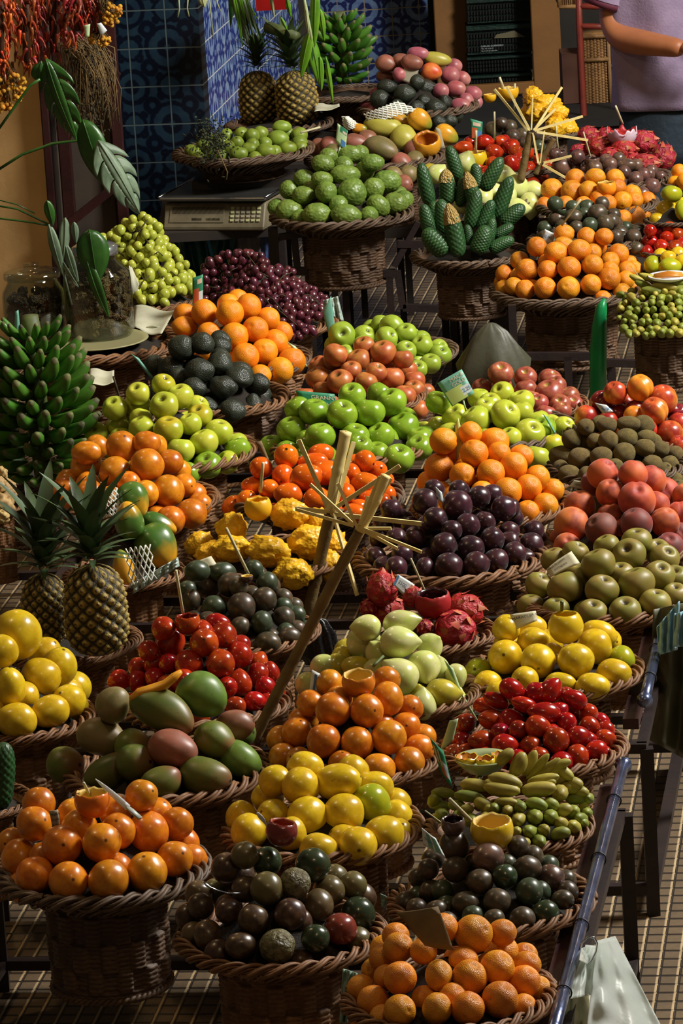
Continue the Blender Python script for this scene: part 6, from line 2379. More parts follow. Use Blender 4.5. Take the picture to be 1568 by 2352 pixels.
def cane(pts, wpx, Y, splits, lab, splw=7, crown=None, Y1=None):
    Y1 = Y if Y1 is None else Y1
    n = len(pts)
    q = [at_y(p[0], p[1], Y + (Y1 - Y) * i / (n - 1)) for i, p in enumerate(pts)]
    root = empty('bamboo_brush', q[0], lab, 'bamboo cane', 'split bamboo canes')
    m = MB()
    fine, rad = [], []
    w0 = m_px(wpx, q[0]) / 2
    for i in range(n - 1):
        for k in range(12):
            u = k / 12
            fine.append(q[i].lerp(q[i + 1], u))
            rad.append(w0 * (1.12 if k % 12 == 0 and i > 0 else 1.0) * (1 + .03 * math.sin(k)))
    fine.append(q[-1])
    rad.append(w0)
    m.tube(fine, rad, 12)
    m.build('cane_stem', M['cane'], root)
    for (x0, y0, x1, y1, dY) in splits:
        a, b = at_y(x0, y0, Y1 - .01), at_y(x1, y1, Y1 + dY)
        m = MB()
        m.bar(a, b, m_px(splw, a) * .5, m_px(splw, a) * .9)
        m.build('split_strip', M['canel'], root, smooth=False)
    return root


Yc = BASKETS['P6']['C'].y + .20
cane([(582, 1700), (660, 1545), (740, 1385), (828, 1215)], 26, Yc, [(824, 1215, 845, 1140, 0), (820, 1212, 775, 1110, -.02), (824, 1210, 968, 1268, -.06), (826, 1214, 912, 1260, -.04), (835, 1214, 898, 1214, -.03),
      (812, 1205, 712, 1112, .02), (812, 1208, 680, 1170, 0)], 'tall slanting bamboo cane with split top, over middle heap', 8)
rt = cane([(826, 1220), (862, 1150), (886, 1092)], 24, Yc - .005, [(835, 1205, 897, 1098, .0), (826, 1205, 872, 1095, 0)], 'thick pale split end of slanting bamboo cane', 10)
for c_ in rt.children:
    if c_.name.startswith('cane_stem'): c_.data.materials[0] = M['canel']
Yd = BASKETS['P17']['C'].y - .12
cane([(690, 1470), (725, 1330), (758, 1180)], 28, Yd, [(752, 1165, 686, 1010, 0), (756, 1165, 783, 990, .0), (762, 1168, 796, 990, .0), (768, 1168, 812, 1015, .01), (760, 1172, 918, 1070, -.02), (750, 1176, 678, 1168, 0),
      (758, 1180, 968, 1203, -.04), (765, 1180, 820, 1368, -.08)], 'dark bamboo cane with tall split top, behind slanting one', 11)
rt = cane([(757, 1176), (775, 1080), (795, 992)], 26, Yd - .004, [(765, 1172, 800, 1000, .0)], 'upright bundle of pale cane splints', 9)
for c_ in rt.children:
    if c_.name.startswith('cane_stem'): c_.data.materials[0] = M['canel']
Ye = BASKETS['P43']['C'].y - .06
cane([(1195, 415), (1208, 350), (1219, 303)], 18, Ye, [(1217, 300, 1163, 200, 0), (1220, 298, 1223, 225, 0), (1226, 298, 1275, 250, 0), (1226, 300, 1290, 200, .02), (1228, 300, 1338, 267, 0), (1232, 303, 1350, 322, 0), (1212, 300, 1135, 205, .03), (1223, 305, 1235, 375, -.02)],
     'pale bamboo brush rising between red and pale fruit', 6)
cane([(1230, 400), (1245, 365), (1272, 318)], 12, Ye + .05, [(1240, 375, 1250, 300, 0), (1248, 374, 1312, 358, 0), (1246, 378, 1298, 408, -.02), (1238, 378, 1225, 310, 0)],
     'short brown bamboo brush right of the pale one', 6)
# ------------------------------------------------------------------ shop scale
M['scaleb'] = pmat('beige_grey_plastic', (122, 112, 88), .5, ns=30, c2=(108, 98, 76))
M['scaled'] = pmat('dark_display_glass', (38, 36, 28), .25)
M['tray'] = pmat('brushed_steel_tray', (112, 112, 108), .34, metal=.8, ns=6, c2=(90, 90, 88))
M['key'] = pmat('pale_key', (190, 190, 140), .5)
sz = .50
FL, FR = on_z(375, 530, sz), on_z(606, 530, sz)
W = (FR - FL).length
ux = (FR - FL).normalized()
uy = Vector((-ux.y, ux.x, 0))
root = empty('shop_scale', (FL + FR) / 2, 'grey electronic shop scale with steel tray and keypad', 'scale')
hb, ht_ = .0, .105
m = MB()
# wedge body: front panel leans back
prof = [(0, 0), (0, .012), (.035, .085), (.30, .085), (.30, 0)]
vs = []
for s_ in (0, W):
    for (d_, z_) in prof:
        vs.append(FL + ux * s_ + uy * d_ + ZV * z_)
m.add(vs, [(0, 1, 2, 3, 4), (9, 8, 7, 6, 5)] + [(i, i + 5, (i + 1) % 5 + 5, (i + 1) % 5) for i in range(5)])
b_ = m.build('scale_body', M['scaleb'], root, smooth=False)
bv = b_.modifiers.new('b', 'BEVEL')
bv.width = .004
fn = (uy * .035 + ZV * .073)
fl_ = fn.length
fu = fn.normalized()
fo = FL + ZV * .012
fnorm = ux.cross(fu)
if fnorm.dot(CAM - fo) < 0: fnorm = -fnorm


def panel(u0, v0, u1, v1, mat, name, h=.001, r=root):
    m = MB()
    c = fo + ux * W * (u0 + u1) / 2 + fu * fl_ * (v0 + v1) / 2 + fnorm * h
    m.box(c, (W * abs(u1 - u0) / 2, fl_ * abs(v1 - v0) / 2, .0015), (ux, fu, fnorm))
    return m.build(name, mat, r, smooth=False)


panel(.06, .18, .60, .86, M['scaleb'], 'front_panel', .001)
panel(.08, .52, .59, .82, M['scaled'], 'display')
panel(.28, .26, .38, .36, M['scaled'], 'display')
panel(.42, .26, .56, .36, M['scaled'], 'display')
for i in range(6):
    for j in range(4):
        bright = i == 0 or (i > 3 and j > 1) or (j == 0 and i > 2)
        panel(.665 + i * .052, .22 + j * .165, .665 + i * .052 + .032, .22 + j * .165 + .10, M['key'] if bright else M['card_grey'], 'key', .0022)
m = MB()
tc_ = FL + ux * W * .5 + uy * .17 + ZV * .100
m.box(tc_, (W * .53, .165, .006), (ux, uy, ZV))
t_ = m.build('weighing_tray', M['tray'], root, smooth=False)
bv = t_.modifiers.new('b', 'BEVEL')
bv.width = .004
m = MB()
for s_ in (-1, 1):
    m.tube([tc_ + ux * W * .53 * s_ - uy * .165 + ZV * .008, tc_ + ux * W * .53 * s_ + uy * .165 + ZV * .008], .003, 6)
m.build('tray_lip', M['steel'], root)

# dark green and blue plastic crates and pale boxes under the scale
M['teal'] = pmat('dark_teal_bag', (16, 84, 78), .35, ns=12, c2=(10, 60, 62), bump=(14, .5))
M['cyanp'] = pmat('bright_blue_strip', (10, 110, 150), .4)
M['lilac'] = pmat('pale_lilac_cloth', (150, 140, 144), .7, ns=10, c2=(120, 116, 128))
M['bluec'] = pmat('blue_cloth', (74, 96, 150), .6)


def sheet(rows_px, Y, mat, name, lab, cat, fold=.01, nf=3, kids=(), nx=26, ny=14, solid=.002, tilt=0.0, group=None):
    """draped sheet with vertical folds; TL,TR,BR,BL in px at depth Y (tilt: top farther than the foot)"""
    TL, TR, BR, BL = rows_px
    m = MB()
    rows = []
    for j in range(ny + 1):
        v = j / ny
        row = []
        for i in range(nx + 1):
            u = i / nx
            x = (TL[0] * (1 - u) + TR[0] * u) * (1 - v) + (BL[0] * (1 - u) + BR[0] * u) * v
            y = (TL[1] * (1 - u) + TR[1] * u) * (1 - v) + (BL[1] * (1 - u) + BR[1] * u) * v
            yy = Y + tilt * (1 - v) + fold * math.sin(u * nf * 2 * PI + 2 * v) * (.4 + .6 * v) + fold * .5 * noise.noise(Vector((u * 5, v * 5, nf)))
            row.append(at_y(x, y, yy))
        rows.append(row)
    m.grid(rows)
    return tag(m.build(name, mat, solid=solid), lab, cat, group)


Yq = FL.y + .12
sheet([(378, 538), (545, 540), (535, 640), (440, 680)], Yq, M['teal'], 'plastic_bag', 'dark teal plastic bag hanging under the scale', 'bag', .03, 4)
sheet([(474, 552), (482, 550), (492, 588), (484, 590)], Yq - .05, M['cyanp'], 'blue_ribbon', 'bright blue strip hanging under the scale', 'ribbon', .002, 1, nx=4)
sheet([(527, 545), (600, 542), (606, 610), (550, 600)], Yq + .03, M['lilac'], 'hanging_cloth', 'pale lilac cloth under the scale', 'cloth', .012, 3)
sheet([(600, 542), (618, 542), (622, 600), (602, 590)], Yq + .02, M['bluec'], 'hanging_cloth', 'small blue cloth beside pale lilac cloth', 'cloth', .006, 1, nx=8)

# ------------------------------------------------------------------ glass jars
def glass(name, c, rough=.02):
    N = NT(name)
    N.b.inputs['Base Color'].default_value = lin(c)
    N.b.inputs['Transmission Weight'].default_value = 1
    N.b.inputs['Roughness'].default_value = rough
    N.b.inputs['IOR'].default_value = 1.45
    return N.m


N = NT('clear_glass')
gl = N.n('ShaderNodeBsdfGlossy')
gl.inputs['Roughness'].default_value = .04
tr_ = N.n('ShaderNodeBsdfTransparent')
tr_.inputs[0].default_value = (.86, .9, .86, 1)
lw = N.n('ShaderNodeLayerWeight')
lw.inputs[0].default_value = .35
mx = N.n('ShaderNodeMixShader')
N.l(N.ramp(lw.outputs['Facing'], 0, 1, .04, .42), mx.inputs[0])
N.l(tr_.outputs[0], mx.inputs[1])
N.l(gl.outputs[0], mx.inputs[2])
N.l(mx.outputs[0], N.t.nodes['Material Output'].inputs[0])
M['glass'] = N.m
M['walnut'] = fmat('walnut_shell', (176, 138, 88), (136, 102, 60), .6, 4, bump=('v', 4, .8, .05), var=.3)
M['driedd'] = fmat('dried_fruit', (120, 88, 56), (84, 58, 38), .6, 4, bump=('v', 4, .8, .05), var=.3)


def jar(px, pyb, halfpx, hpx, z, lab, content, nballs, ballr, flat=False, neck=.62, fill=.8, seed=1):
    c = on_z(px, pyb, z)
    R = m_px(halfpx, c)
    Hh = m_px(hpx, c)
    root = empty('glass_jar', c, lab, 'jar', 'glass jars on the left')
    m = MB()
    out = [(.001, 0), (R * .92, 0), (R, .012), (R, Hh * .62), (R * .97, Hh * .70), (R * neck, Hh * .84), (R * neck, Hh * .93)]
    inn = [(R * neck - .003, Hh * .93), (R * neck - .003, Hh * .84), (R * .97 - .004, Hh * .69), (R - .004, Hh * .62), (R - .004, .014), (R * .9, .006), (.001, .006)]
    m.lathe(out + inn, 48)
    link('jar_glass', mesh('jar_glass', m.v, m.f), M['glass'], root)
    m = MB()
    z0 = Hh * .90
    rl = R * neck * 1.12
    m.lathe([(.001, z0), (rl, z0), (rl * 1.02, z0 + .006), (rl, z0 + Hh * .09), (rl * .8, z0 + Hh * .12), (rl * .3, z0 + Hh * .14), (rl * .26, z0 + Hh * .18), (rl * .3, z0 + Hh * .21), (rl * .15, z0 + Hh * .235), (.001, z0 + Hh * .24)], 40)
    link('jar_lid', mesh('jar_lid', m.v, m.f), M['lidm'] if flat else M['glass'], root)
    rr = random.Random(seed)
    pts = []
    me = fmesh('lumpy', content)
    tr = 0
    while len(pts) < nballs and tr < 6000:
        tr += 1
        a = rr.uniform(0, 2 * PI)
        q = R * .96 - ballr * 1.1
        rad = q * (rr.uniform(.5, 1) ** .35)
        p = Vector((rad * math.cos(a), rad * math.sin(a), rr.uniform(ballr, Hh * .68 * fill)))
        if p.y > 0 and rad > q * .5 and rr.random() < .5: continue
        if all((p - s).length > ballr * 1.55 for s in pts): pts.append(p)
    for p in pts:
        o = link('nut', me, None, root)
        o.matrix_local = Matrix.Translation(p) @ orient(Vector((rr.gauss(0, 1), rr.gauss(0, 1), rr.gauss(0, 1))), 0).to_4x4() @ Matrix.Scale(ballr, 4)
    return root


M['lidm'] = pmat('bright_metal_lid', (206, 210, 212), .22, metal=.9)
jar(232, 768, 78, 208, .47, 'tall glass jar of walnuts with bright metal lid', 'walnut', 90, .0135, True, .60, .98, 2)
jar(84, 770, 72, 150, .47, 'wide glass jar of dried fruit with glass lid', 'driedd', 70, .014, False, .80, .95, 3)
cj = on_z(215, 790, .45)
basket(cj, m_px(190, cj), .02, 'flat wicker basket under the two glass jars', False, .9)
m = MB()
pj = on_z(220, 785, .462)
m.lathe([(.001, .001), (m_px(110, pj), .001), (m_px(122, pj), .006), (m_px(120, pj), .009), (m_px(108, pj), .004), (.001, .004)], 48)
rt_ = empty('serving_plate', pj, 'pale oval plate under the walnut jar', 'plate')
link('plate_dish', mesh('p', m.v, m.f), pmat('pale_plate', (150, 144, 104), .4), rt_)
M['paper'] = pmat('white_paper', (206, 204, 180), .7, ns=8, c2=(180, 178, 150), bump=(10, .3))
Ypp = pj.y - .06


def bent_sheet(pts3, mat, name, lab, cat, n=10, bulge=.01, kind=None):
    """polygon fan sheet from 3D corner list (quad)"""
    TL, TR, BR, BL = pts3
    m = MB()
    m.grid([[TL * (1 - u) * (1 - v) + TR * u * (1 - v) + BR * u * v + BL * (1 - u) * v + Vector((0, -bulge * math.sin(PI * u) * .6, bulge * math.sin(2 * PI * u + v)))
             for u in [i / n for i in range(n + 1)]] for v in [j / n for j in range(n + 1)]])
    return tag(m.build(name, mat, solid=.0008), lab, cat)


bent_sheet([on_z(308, 702, .475), on_z(402, 712, .485), on_z(372, 770, .46), on_z(306, 755, .463)], M['paper'], 'paper_sheet', 'white paper sheet right of the walnut jar', 'paper', bulge=.006)
bent_sheet([on_z(335, 752, .465), on_z(385, 745, .47), on_z(362, 781, .42), on_z(358, 780, .42)], M['paper'], 'paper_sheet', 'hanging corner of white paper above dark basket', 'paper', bulge=.004)
bent_sheet([at_y(296, 612, pj.y + .1), at_y(302, 612, pj.y + .12), at_y(320, 655, pj.y + .1), at_y(305, 680, pj.y + .1)], M['paper'], 'paper_sheet', 'small white paper between walnut jar and green grapes', 'paper', bulge=.003)
bent_sheet([on_z(205, 848, .455), on_z(262, 850, .46), on_z(262, 880, .45), on_z(205, 885, .45)], M['paper'], 'paper_sheet', 'beige paper by the large green banana bunch', 'paper', bulge=.004)
bent_sheet([on_z(722, 238, .79), on_z(778, 232, .79), on_z(780, 246, .79), on_z(722, 258, .79)], M['paper'], 'paper_sheet', 'pale paper beside the rear pineapple', 'paper', bulge=.003)

# ------------------------------------------------------------------ leaves
def leafmat(name, c1, c2, rough=.4):
    N = NT(name)
    vec, r_, tc = N.coords()
    N.l(N.mix(N.ramp(N.noise(vec, 18, 3), .35, .65), lin(c1), lin(c2)), N.b.inputs['Base Color'])
    N.b.inputs['Roughness'].default_value = rough
    return N.m


M['leaf'] = leafmat('dark_green_leaf', (50, 92, 32), (34, 70, 24), .35)
M['leafb'] = leafmat('bright_green_leaf', (104, 150, 34), (74, 126, 24), .4)
M['leafg'] = leafmat('grey_green_leaf', (120, 140, 112), (88, 108, 84), .5)
M['leafw'] = leafmat('white_green_stem', (176, 184, 132), (146, 160, 110), .5)


def leaf(base, tip, half_px, Y, mat, lab=None, lobes=0, parent=None, tiltn=.0, curl=.15, name='leaf', group=None, off=0.0):
    """blade from base px to tip px; lobes > 0 cuts deep slits from the margin (split leaf)"""
    a, b = at_y(base[0], base[1], Y), at_y(tip[0], tip[1], Y + off)
    L = (b - a).length
    ax = (b - a).normalized()
    nrm = (CAM - a).normalized()
    nrm = (nrm - ax * nrm.dot(ax)).normalized()
    nrm = Matrix.Rotation(tiltn, 3, ax) @ nrm
    sd = ax.cross(nrm)
    wd = m_px(half_px, a)
    m = MB()

    def P(u, s):   # u along, s -1..1 across
        wv = wd * (math.sin(PI * min(u ** .75, 1)) ** .8 if u < 1 else 0) * (1.0)
        c = a + ax * L * u
        return c + sd * wv * s + nrm * (curl * L * .3 * math.sin(PI * u) - abs(s) ** 1.5 * wd * .25)
    if lobes == 0:
        m.grid([[P(u, s) for s in (-1, -.6, 0, .6, 1)] for u in [i / 16 for i in range(17)]])
    else:
        # narrow sheet along the midrib plus tongues
        m.grid([[P(u, s) for s in (-.34, -.15, 0, .15, .34)] for u in [i / 24 for i in range(25)]])
        for side in (-1, 1):
            for k in range(lobes):
                u0, u1 = k / lobes, (k + .93) / lobes
                rows = []
                for j in range(7):
                    v = j / 6
                    s = side * (.32 + .68 * v)
                    sh = .20 * v * v
                    c0 = u0 + (u1 - u0) * .5
                    h = (u1 - u0) * .5 * (1 - .6 * v ** 4)
                    rows.append([P(min(max(c0 + sh + h * q, 0), 1), s) for q in (-1, -.4, .2, 1)])
                m.grid(rows)
    m.tube([P(u, 0) + nrm * .001 for u in [i / 12 for i in range(13)]], [.0022 * (1.1 - i / 12) for i in range(13)], 5)
    o = m.build(name, mat, parent, solid=.0006)
    if parent is None: tag(o, lab, 'leaf', group)
    return o


YL = 12.0
root = empty('split_leaf_plant', at_y(-10, 300, YL), 'long-stemmed split leaves hanging over ochre wall', 'plant')
m = MB()


def stem(pts, r_, Y, parent, mat='leaf', nm='leaf_stem'):
    m = MB()
    P3 = [at_y(x, y, Y) for x, y in pts]
    m.tube(P3, r_, 6)
    return m.build(nm, M[mat], parent)


stem([(-20, 320), (30, 250), (70, 195), (92, 182)], .0045, YL, root)
stem([(-20, 400), (50, 355), (120, 330), (185, 322), (205, 312)], .0045, YL, root)
stem([(-20, 470), (40, 480), (85, 502), (112, 515)], .003, YL, root)
stem([(-20, 500), (30, 505), (80, 512), (112, 518)], .003, YL, root)
stem([(-20, 455), (40, 470), (80, 490)], .002, YL, root)
leaf((105, 135), (178, 328), 46, YL, M['leaf'], lobes=4, parent=root, tiltn=.5)
leaf((82, 185), (95, 140), 16, YL + .02, M['leaf'], lobes=0, parent=root)
leaf((190, 275), (250, 440), 34, YL - .05, M['leaf'], lobes=0, parent=root, tiltn=.3)
leaf((225, 322), (322, 492), 46, YL - .08, M['leafg'], lobes=4, parent=root, tiltn=-.3)
root = empty('leafy_branch', at_y(150, 640, 11.85), 'grey-green long leaves before the glass jars', 'plant')
for bb, tt, hw, mt, tn in (((108, 460), (122, 520), 12, 'leaf', 0), ((112, 515), (148, 640), 13, 'leafg', .3), ((150, 500), (145, 600), 13, 'leafg', -.2), ((150, 560), (180, 650), 11, 'leafg', .5), ((170, 510), (175, 560), 9, 'leafg', 0),
                           ((128, 540), (135, 600), 8, 'leaf', .2), ((205, 528), (225, 650), 38, 'leaf', .1), ((200, 600), (250, 730), 17, 'leaf', .6), ((135, 590), (180, 660), 8, 'leafg', 1.0)):
    leaf(bb, tt, hw, 11.78, M[mt], parent=root, tiltn=tn)
stem([(112, 515), (130, 570), (150, 640), (165, 700)], .003, 11.8, root, 'leafg')
# hanging spring greens at the top centre
root = empty('hanging_greens', at_y(700, -20, 13.2), 'pale green shoots hanging before the small banana bunch', 'greens')
for bb, tt, hw, mt, tn in (((725, -30), (722, 110), 12, 'leafb', .2), ((735, 20), (745, 95), 8, 'leafb', 0), ((700, 0), (712, 100), 5, 'leafw', 0), ((712, 70), (690, 180), 14, 'leafb', .4), ((712, 80), (735, 200), 15, 'leafb', -.3),
                           ((735, 130), (738, 210), 8, 'leafb', .2), ((748, 130), (765, 240), 6, 'leafb', 0), ((712, 95), (705, 170), 12, 'leaf', .5), ((658, -5), (668, 40), 6, 'leafb', 0), ((645, 40), (660, 70), 4, 'leafb', 0), ((620, -20), (630, 42), 4, 'leafw', 0)):
    leaf(bb, tt, hw, 13.2, M[mt], parent=root, tiltn=tn, curl=.1)
stem([(694, -30), (702, 20), (712, 70), (718, 110)], .0055, 13.2, root, 'leafw', 'pale_stem')
root = empty('hanging_greens', at_y(560, -20, 13.3), 'bunch of narrow green leaves at top beside blue tiles', 'greens')
rr = random.Random(21)
for k in range(22):
    x0 = 535 + rr.uniform(-12, 30)
    leaf((x0, -30), (x0 + 5 + rr.uniform(-10, 60), 60 + rr.uniform(-20, 50)), 4 + rr.random() * 3, 13.3 + rr.uniform(-.05, .05), M['leafb' if rr.random() < .3 else ('leaf' if rr.random() < .6 else 'leafg')], parent=root, tiltn=rr.uniform(-.8, .8), curl=.1)
root = empty('hanging_greens', at_y(470, -20, 13.5), 'few pale drooping stems above the blue tiles', 'greens')
for q in (((410, -10), (412, 20), (408, 40)), ((432, -10), (430, 20), (434, 38)), ((480, -10), (484, 30), (490, 90)), ((495, -10), (500, 10), (506, 25))):
    stem(q, .0025, 13.5, root, 'leafw', 'drooping_stem')
leaf((462, -15), (470, 18), 10, 13.5, M['leafw'], parent=root)
# red crate seen behind the greens
m = MB()
p = at_y(623, 10, 14.2)
m.box((p.x, p.y + .05, p.z + .03), (.052, .05, .05))
tag(m.build('red_box', pmat('bright_red_plastic', (170, 20, 16), .35, ns=8, c2=(130, 14, 14)), smooth=False), 'bright red box at the top behind hanging greens', 'box')

# ------------------------------------------------------------------ dried chilies, flowers and herbs
def chili_mesh():
    m = MB()
    pts, rad = [], []
    for k in range(9):
        u = k / 8
        pts.append(Vector((.16 * math.sin(u * 2.4), .05 * math.sin(u * 5), -u)))
        rad.append(.10 * (1 - u) ** .6 * (1 + .15 * math.sin(9 * u)) + .008)
    m.tube(pts, rad, 7)
    return m


for nm in ('chili', 'chilio'):
    c_ = chili_mesh()
    me = mesh(nm, c_.v, c_.f)
    me.materials.append(M[nm])
    M[nm + '_me'] = me


def chili_string(poly, Y, n, lab, seed, oran=.3, size=.042):
    rr = random.Random(seed)
    cx = sum(p[0] for p in poly) / len(poly)
    root = empty('chili_string', at_y(cx, poly[0][1], Y), lab, 'dried chilies', 'strings of dried chilies')
    c = 0
    while c < n:
        x, y = rr.uniform(min(p[0] for p in poly), max(p[0] for p in poly)), rr.uniform(min(p[1] for p in poly), max(p[1] for p in poly))
        if not inside(x, y, poly): continue
        p = at_y(x, y, Y + rr.uniform(-.06, .03))
        o = link('dried_chili', M[('chilio' if rr.random() < oran else 'chili') + '_me'], None, root)
        zd = Vector((rr.gauss(0, .3), rr.gauss(-.15, .3), 1))
        s = size * rr.uniform(.8, 1.2)
        o.matrix_local = Matrix.Translation(p - root.location) @ orient(zd, rr.uniform(0, 6)).to_4x4() @ Matrix.Scale(s, 4)
        c += 1
    m = MB()
    top = at_y(cx, -60, Y)
    lo = at_y(cx, max(p[1] for p in poly) - 20, Y)
    m.tube([top, (top + lo) / 2, lo], .012, 6)
    m.build('string', M['twine'], root)


M['twine'] = pmat('brown_twine', (70, 40, 20), .8)
chili_string([(-30, -30), (35, -30), (20, 80), (12, 150), (-30, 160)], 12.3, 98, 'orange-red dried chili string at top-left corner', 1, .85)
chili_string([(10, -30), (95, -30), (95, 90), (80, 160), (20, 140)], 12.4, 95, 'dark red dried chili string, second from the left edge', 2, .15)
chili_string([(80, -30), (160, -30), (155, 60), (130, 125), (85, 140)], 12.45, 95, 'dark red dried chili string in the middle of five', 3, .12)
chili_string([(150, -30), (210, -30), (205, 50), (180, 85), (145, 90)], 12.4, 98, 'dark red dried chili string above white tags', 4, .12)
chili_string([(195, -30), (232, -30), (222, 45), (200, 60)], 12.45, 50, 'narrow dark red dried chili string beside yellow flowers', 5, .1)
M['yflow'] = fmat('dried_yellow_flower', (206, 150, 24), (176, 116, 20), .7, 3, var=.3)
M['straw'] = pmat('dried_straw', (124, 98, 56), .8, ns=10, c2=(92, 74, 44))


def flower_bunch(poly, Y, n, r_, lab, seed, top):
    rr = random.Random(seed)
    cx = sum(p[0] for p in poly) / len(poly)
    root = empty('dried_flower_bunch', at_y(top[0], top[1], Y), lab, 'dried flowers', 'dried flower bunches')
    me = fmesh('grape', 'yflow')
    c = 0
    ends = []
    while c < n:
        x, y = rr.uniform(min(p[0] for p in poly), max(p[0] for p in poly)), rr.uniform(min(p[1] for p in poly), max(p[1] for p in poly))
        if not inside(x, y, poly): continue
        p = at_y(x, y, Y + rr.uniform(-.05, .03))
        o = link('flower_head', me, None, root)
        o.matrix_local = Matrix.Translation(p - root.location) @ Matrix.Scale(r_ * rr.uniform(.7, 1.2), 4)
        ends.append(p)
        c += 1
    m = MB()
    t0 = at_y(top[0], top[1], Y)
    for p in ends[:60]:
        m.tube([t0 + Vector((rr.uniform(-.01, .01), rr.uniform(-.01, .01), 0)), t0.lerp(p, .5) + Vector((rr.uniform(-.01, .01), 0, -.004)), p], .0012, 4)
    m.build('dry_stems', M['straw'], root)


flower_bunch([(238, 5), (278, 15), (278, 50), (258, 60), (236, 52)], 12.4, 80, .006, 'small bunch of dried yellow flowers right of the chilies', 1, (232, -10))
flower_bunch([(205, 78), (250, 82), (255, 98), (235, 108), (205, 95)], 12.45, 50, .0055, 'dried yellow flower tuft below two white tags', 2, (225, 60))
flower_bunch([(-20, 165), (30, 165), (62, 185), (50, 230), (20, 258), (-20, 270)], 12.4, 98, .007, 'large dried yellow flower bunch at left edge', 3, (10, 130))
rr = random.Random(31)
root = empty('dried_herbs', at_y(200, 80, 12.6), 'tangled hanging bunch of dried brown herbs and straw', 'dried herbs')
m = MB()
for k in range(150):
    x0, y0 = rr.uniform(135, 200), rr.uniform(75, 110)
    x1 = x0 + rr.uniform(-20, 95)
    y1 = y0 + rr.uniform(20, 130)
    x2 = x1 + rr.uniform(-25, 25)
    y2 = y1 + rr.uniform(20, 140)
    if y2 > 330: continue
    Yz = 12.6 + rr.uniform(-.1, .1)
    P3 = [at_y(x0, y0, Yz), at_y(x0 + (x1 - x0) * .6, y0 + (y1 - y0) * .3, Yz), at_y(x1, y1, Yz), at_y(x2, y2, Yz)]
    m.tube(P3, rr.uniform(.0008, .0022), 4)
h_ = m.build('herb_stalks', M['straw'], root)
h_['kind'] = 'stuff'
m = MB()
for k in range(420):
    x, y = rr.gauss(205, 22), rr.uniform(90, 310)
    if x > 285 or x < 150: continue
    p = at_y(x, y, 12.6 + rr.uniform(-.1, .1))
    d = Vector((rr.gauss(0, 1), rr.gauss(0, 1), rr.gauss(0, 1))).normalized() * rr.uniform(.006, .014)
    q = d.cross(Vector((rr.gauss(0, 1), 1, .3))).normalized() * .004
    m.add([p - d, p + q, p + d, p - q], [(0, 1, 2, 3)])
h_ = m.build('herb_leaves', pmat('dried_herb_leaf', (64, 56, 34), .8, ns=20, c2=(46, 40, 26)), root, solid=.0005)
h_['kind'] = 'stuff'
for i, (q, l_) in enumerate((([(193, 58), (207, 55), (205, 84), (196, 86)], 'greenish paper tag under the chilies'), ([(222, 54), (232, 52), (246, 70), (232, 82)], 'white paper tag under the chilies'))):
    card(q, 12.3, 'card_white' if i else 'card_pale', l_, name='paper_tag')
# sprig of thyme at the left of the guava tray
root = empty('herb_sprig', at_y(490, 320, 13.6), 'dull green herb sprig beside the green guavas', 'herbs')
m = MB()
for k in range(500):
    x, y = rr.gauss(490, 20), rr.gauss(325, 26)
    p = at_y(x, y, 13.33 + rr.uniform(-.05, .05))
    d = Vector((rr.gauss(0, 1), rr.gauss(0, 1), rr.gauss(0, 1))).normalized() * rr.uniform(.005, .011)
    q = d.cross(Vector((rr.gauss(0, 1), 1, .3))).normalized() * .003
    m.add([p - d, p + q, p + d, p - q], [(0, 1, 2, 3)])
h_ = m.build('herb_leaves', pmat('thyme_leaf', (66, 72, 44), .8, ns=20, c2=(44, 50, 32)), root, solid=.0005)
h_['kind'] = 'stuff'
m = MB()
m.tube([at_y(x, y, 13.28) for x, y in ((500, 345), (512, 372), (522, 395), (520, 412))], .002, 5)
m.build('herb_stem', M['straw'], root)

# ------------------------------------------------------------------ bags
M['grbag'] = pmat('grey_olive_bag', (74, 74, 56), .5, ns=3, c2=(62, 60, 46), bump=(9, .35))
M['wbag'] = pmat('white_thin_plastic', (214, 226, 214), .4, ns=9, c2=(186, 204, 190), bump=(14, .5))
def thinmat(name, c, c2):
    N = NT(name)
    vec, r_, tc = N.coords(False)
    col = N.mix(N.ramp(N.noise(vec, 9, 4), .35, .65), lin(c), lin(c2))
    N.l(col, N.b.inputs['Base Color'])
    N.b.inputs['Roughness'].default_value = .35
    tl = N.n('ShaderNodeBsdfTranslucent')
    N.l(col, tl.inputs[0])
    mx = N.n('ShaderNodeMixShader')
    mx.inputs[0].default_value = .6
    N.l(N.b.outputs[0], mx.inputs[1])
    N.l(tl.outputs[0], mx.inputs[2])
    N.l(mx.outputs[0], N.t.nodes['Material Output'].inputs[0])
    N.bump(N.noise(vec, 14, 4), .4, .01)
    return N.m


M['wbag'] = thinmat('white_thin_plastic', (244, 248, 244), (228, 236, 230))
M['bbag'] = pmat('pale_blue_plastic', (150, 190, 204), .35, ns=9, c2=(110, 156, 172), bump=(20, .7))
M['dbag'] = pmat('dark_olive_bag', (84, 84, 60), .5, ns=4, c2=(66, 66, 46), bump=(8, .5))
M['ybag'] = pmat('yellowish_plastic', (150, 142, 100), .45, ns=6, c2=(120, 112, 78), bump=(12, .4))


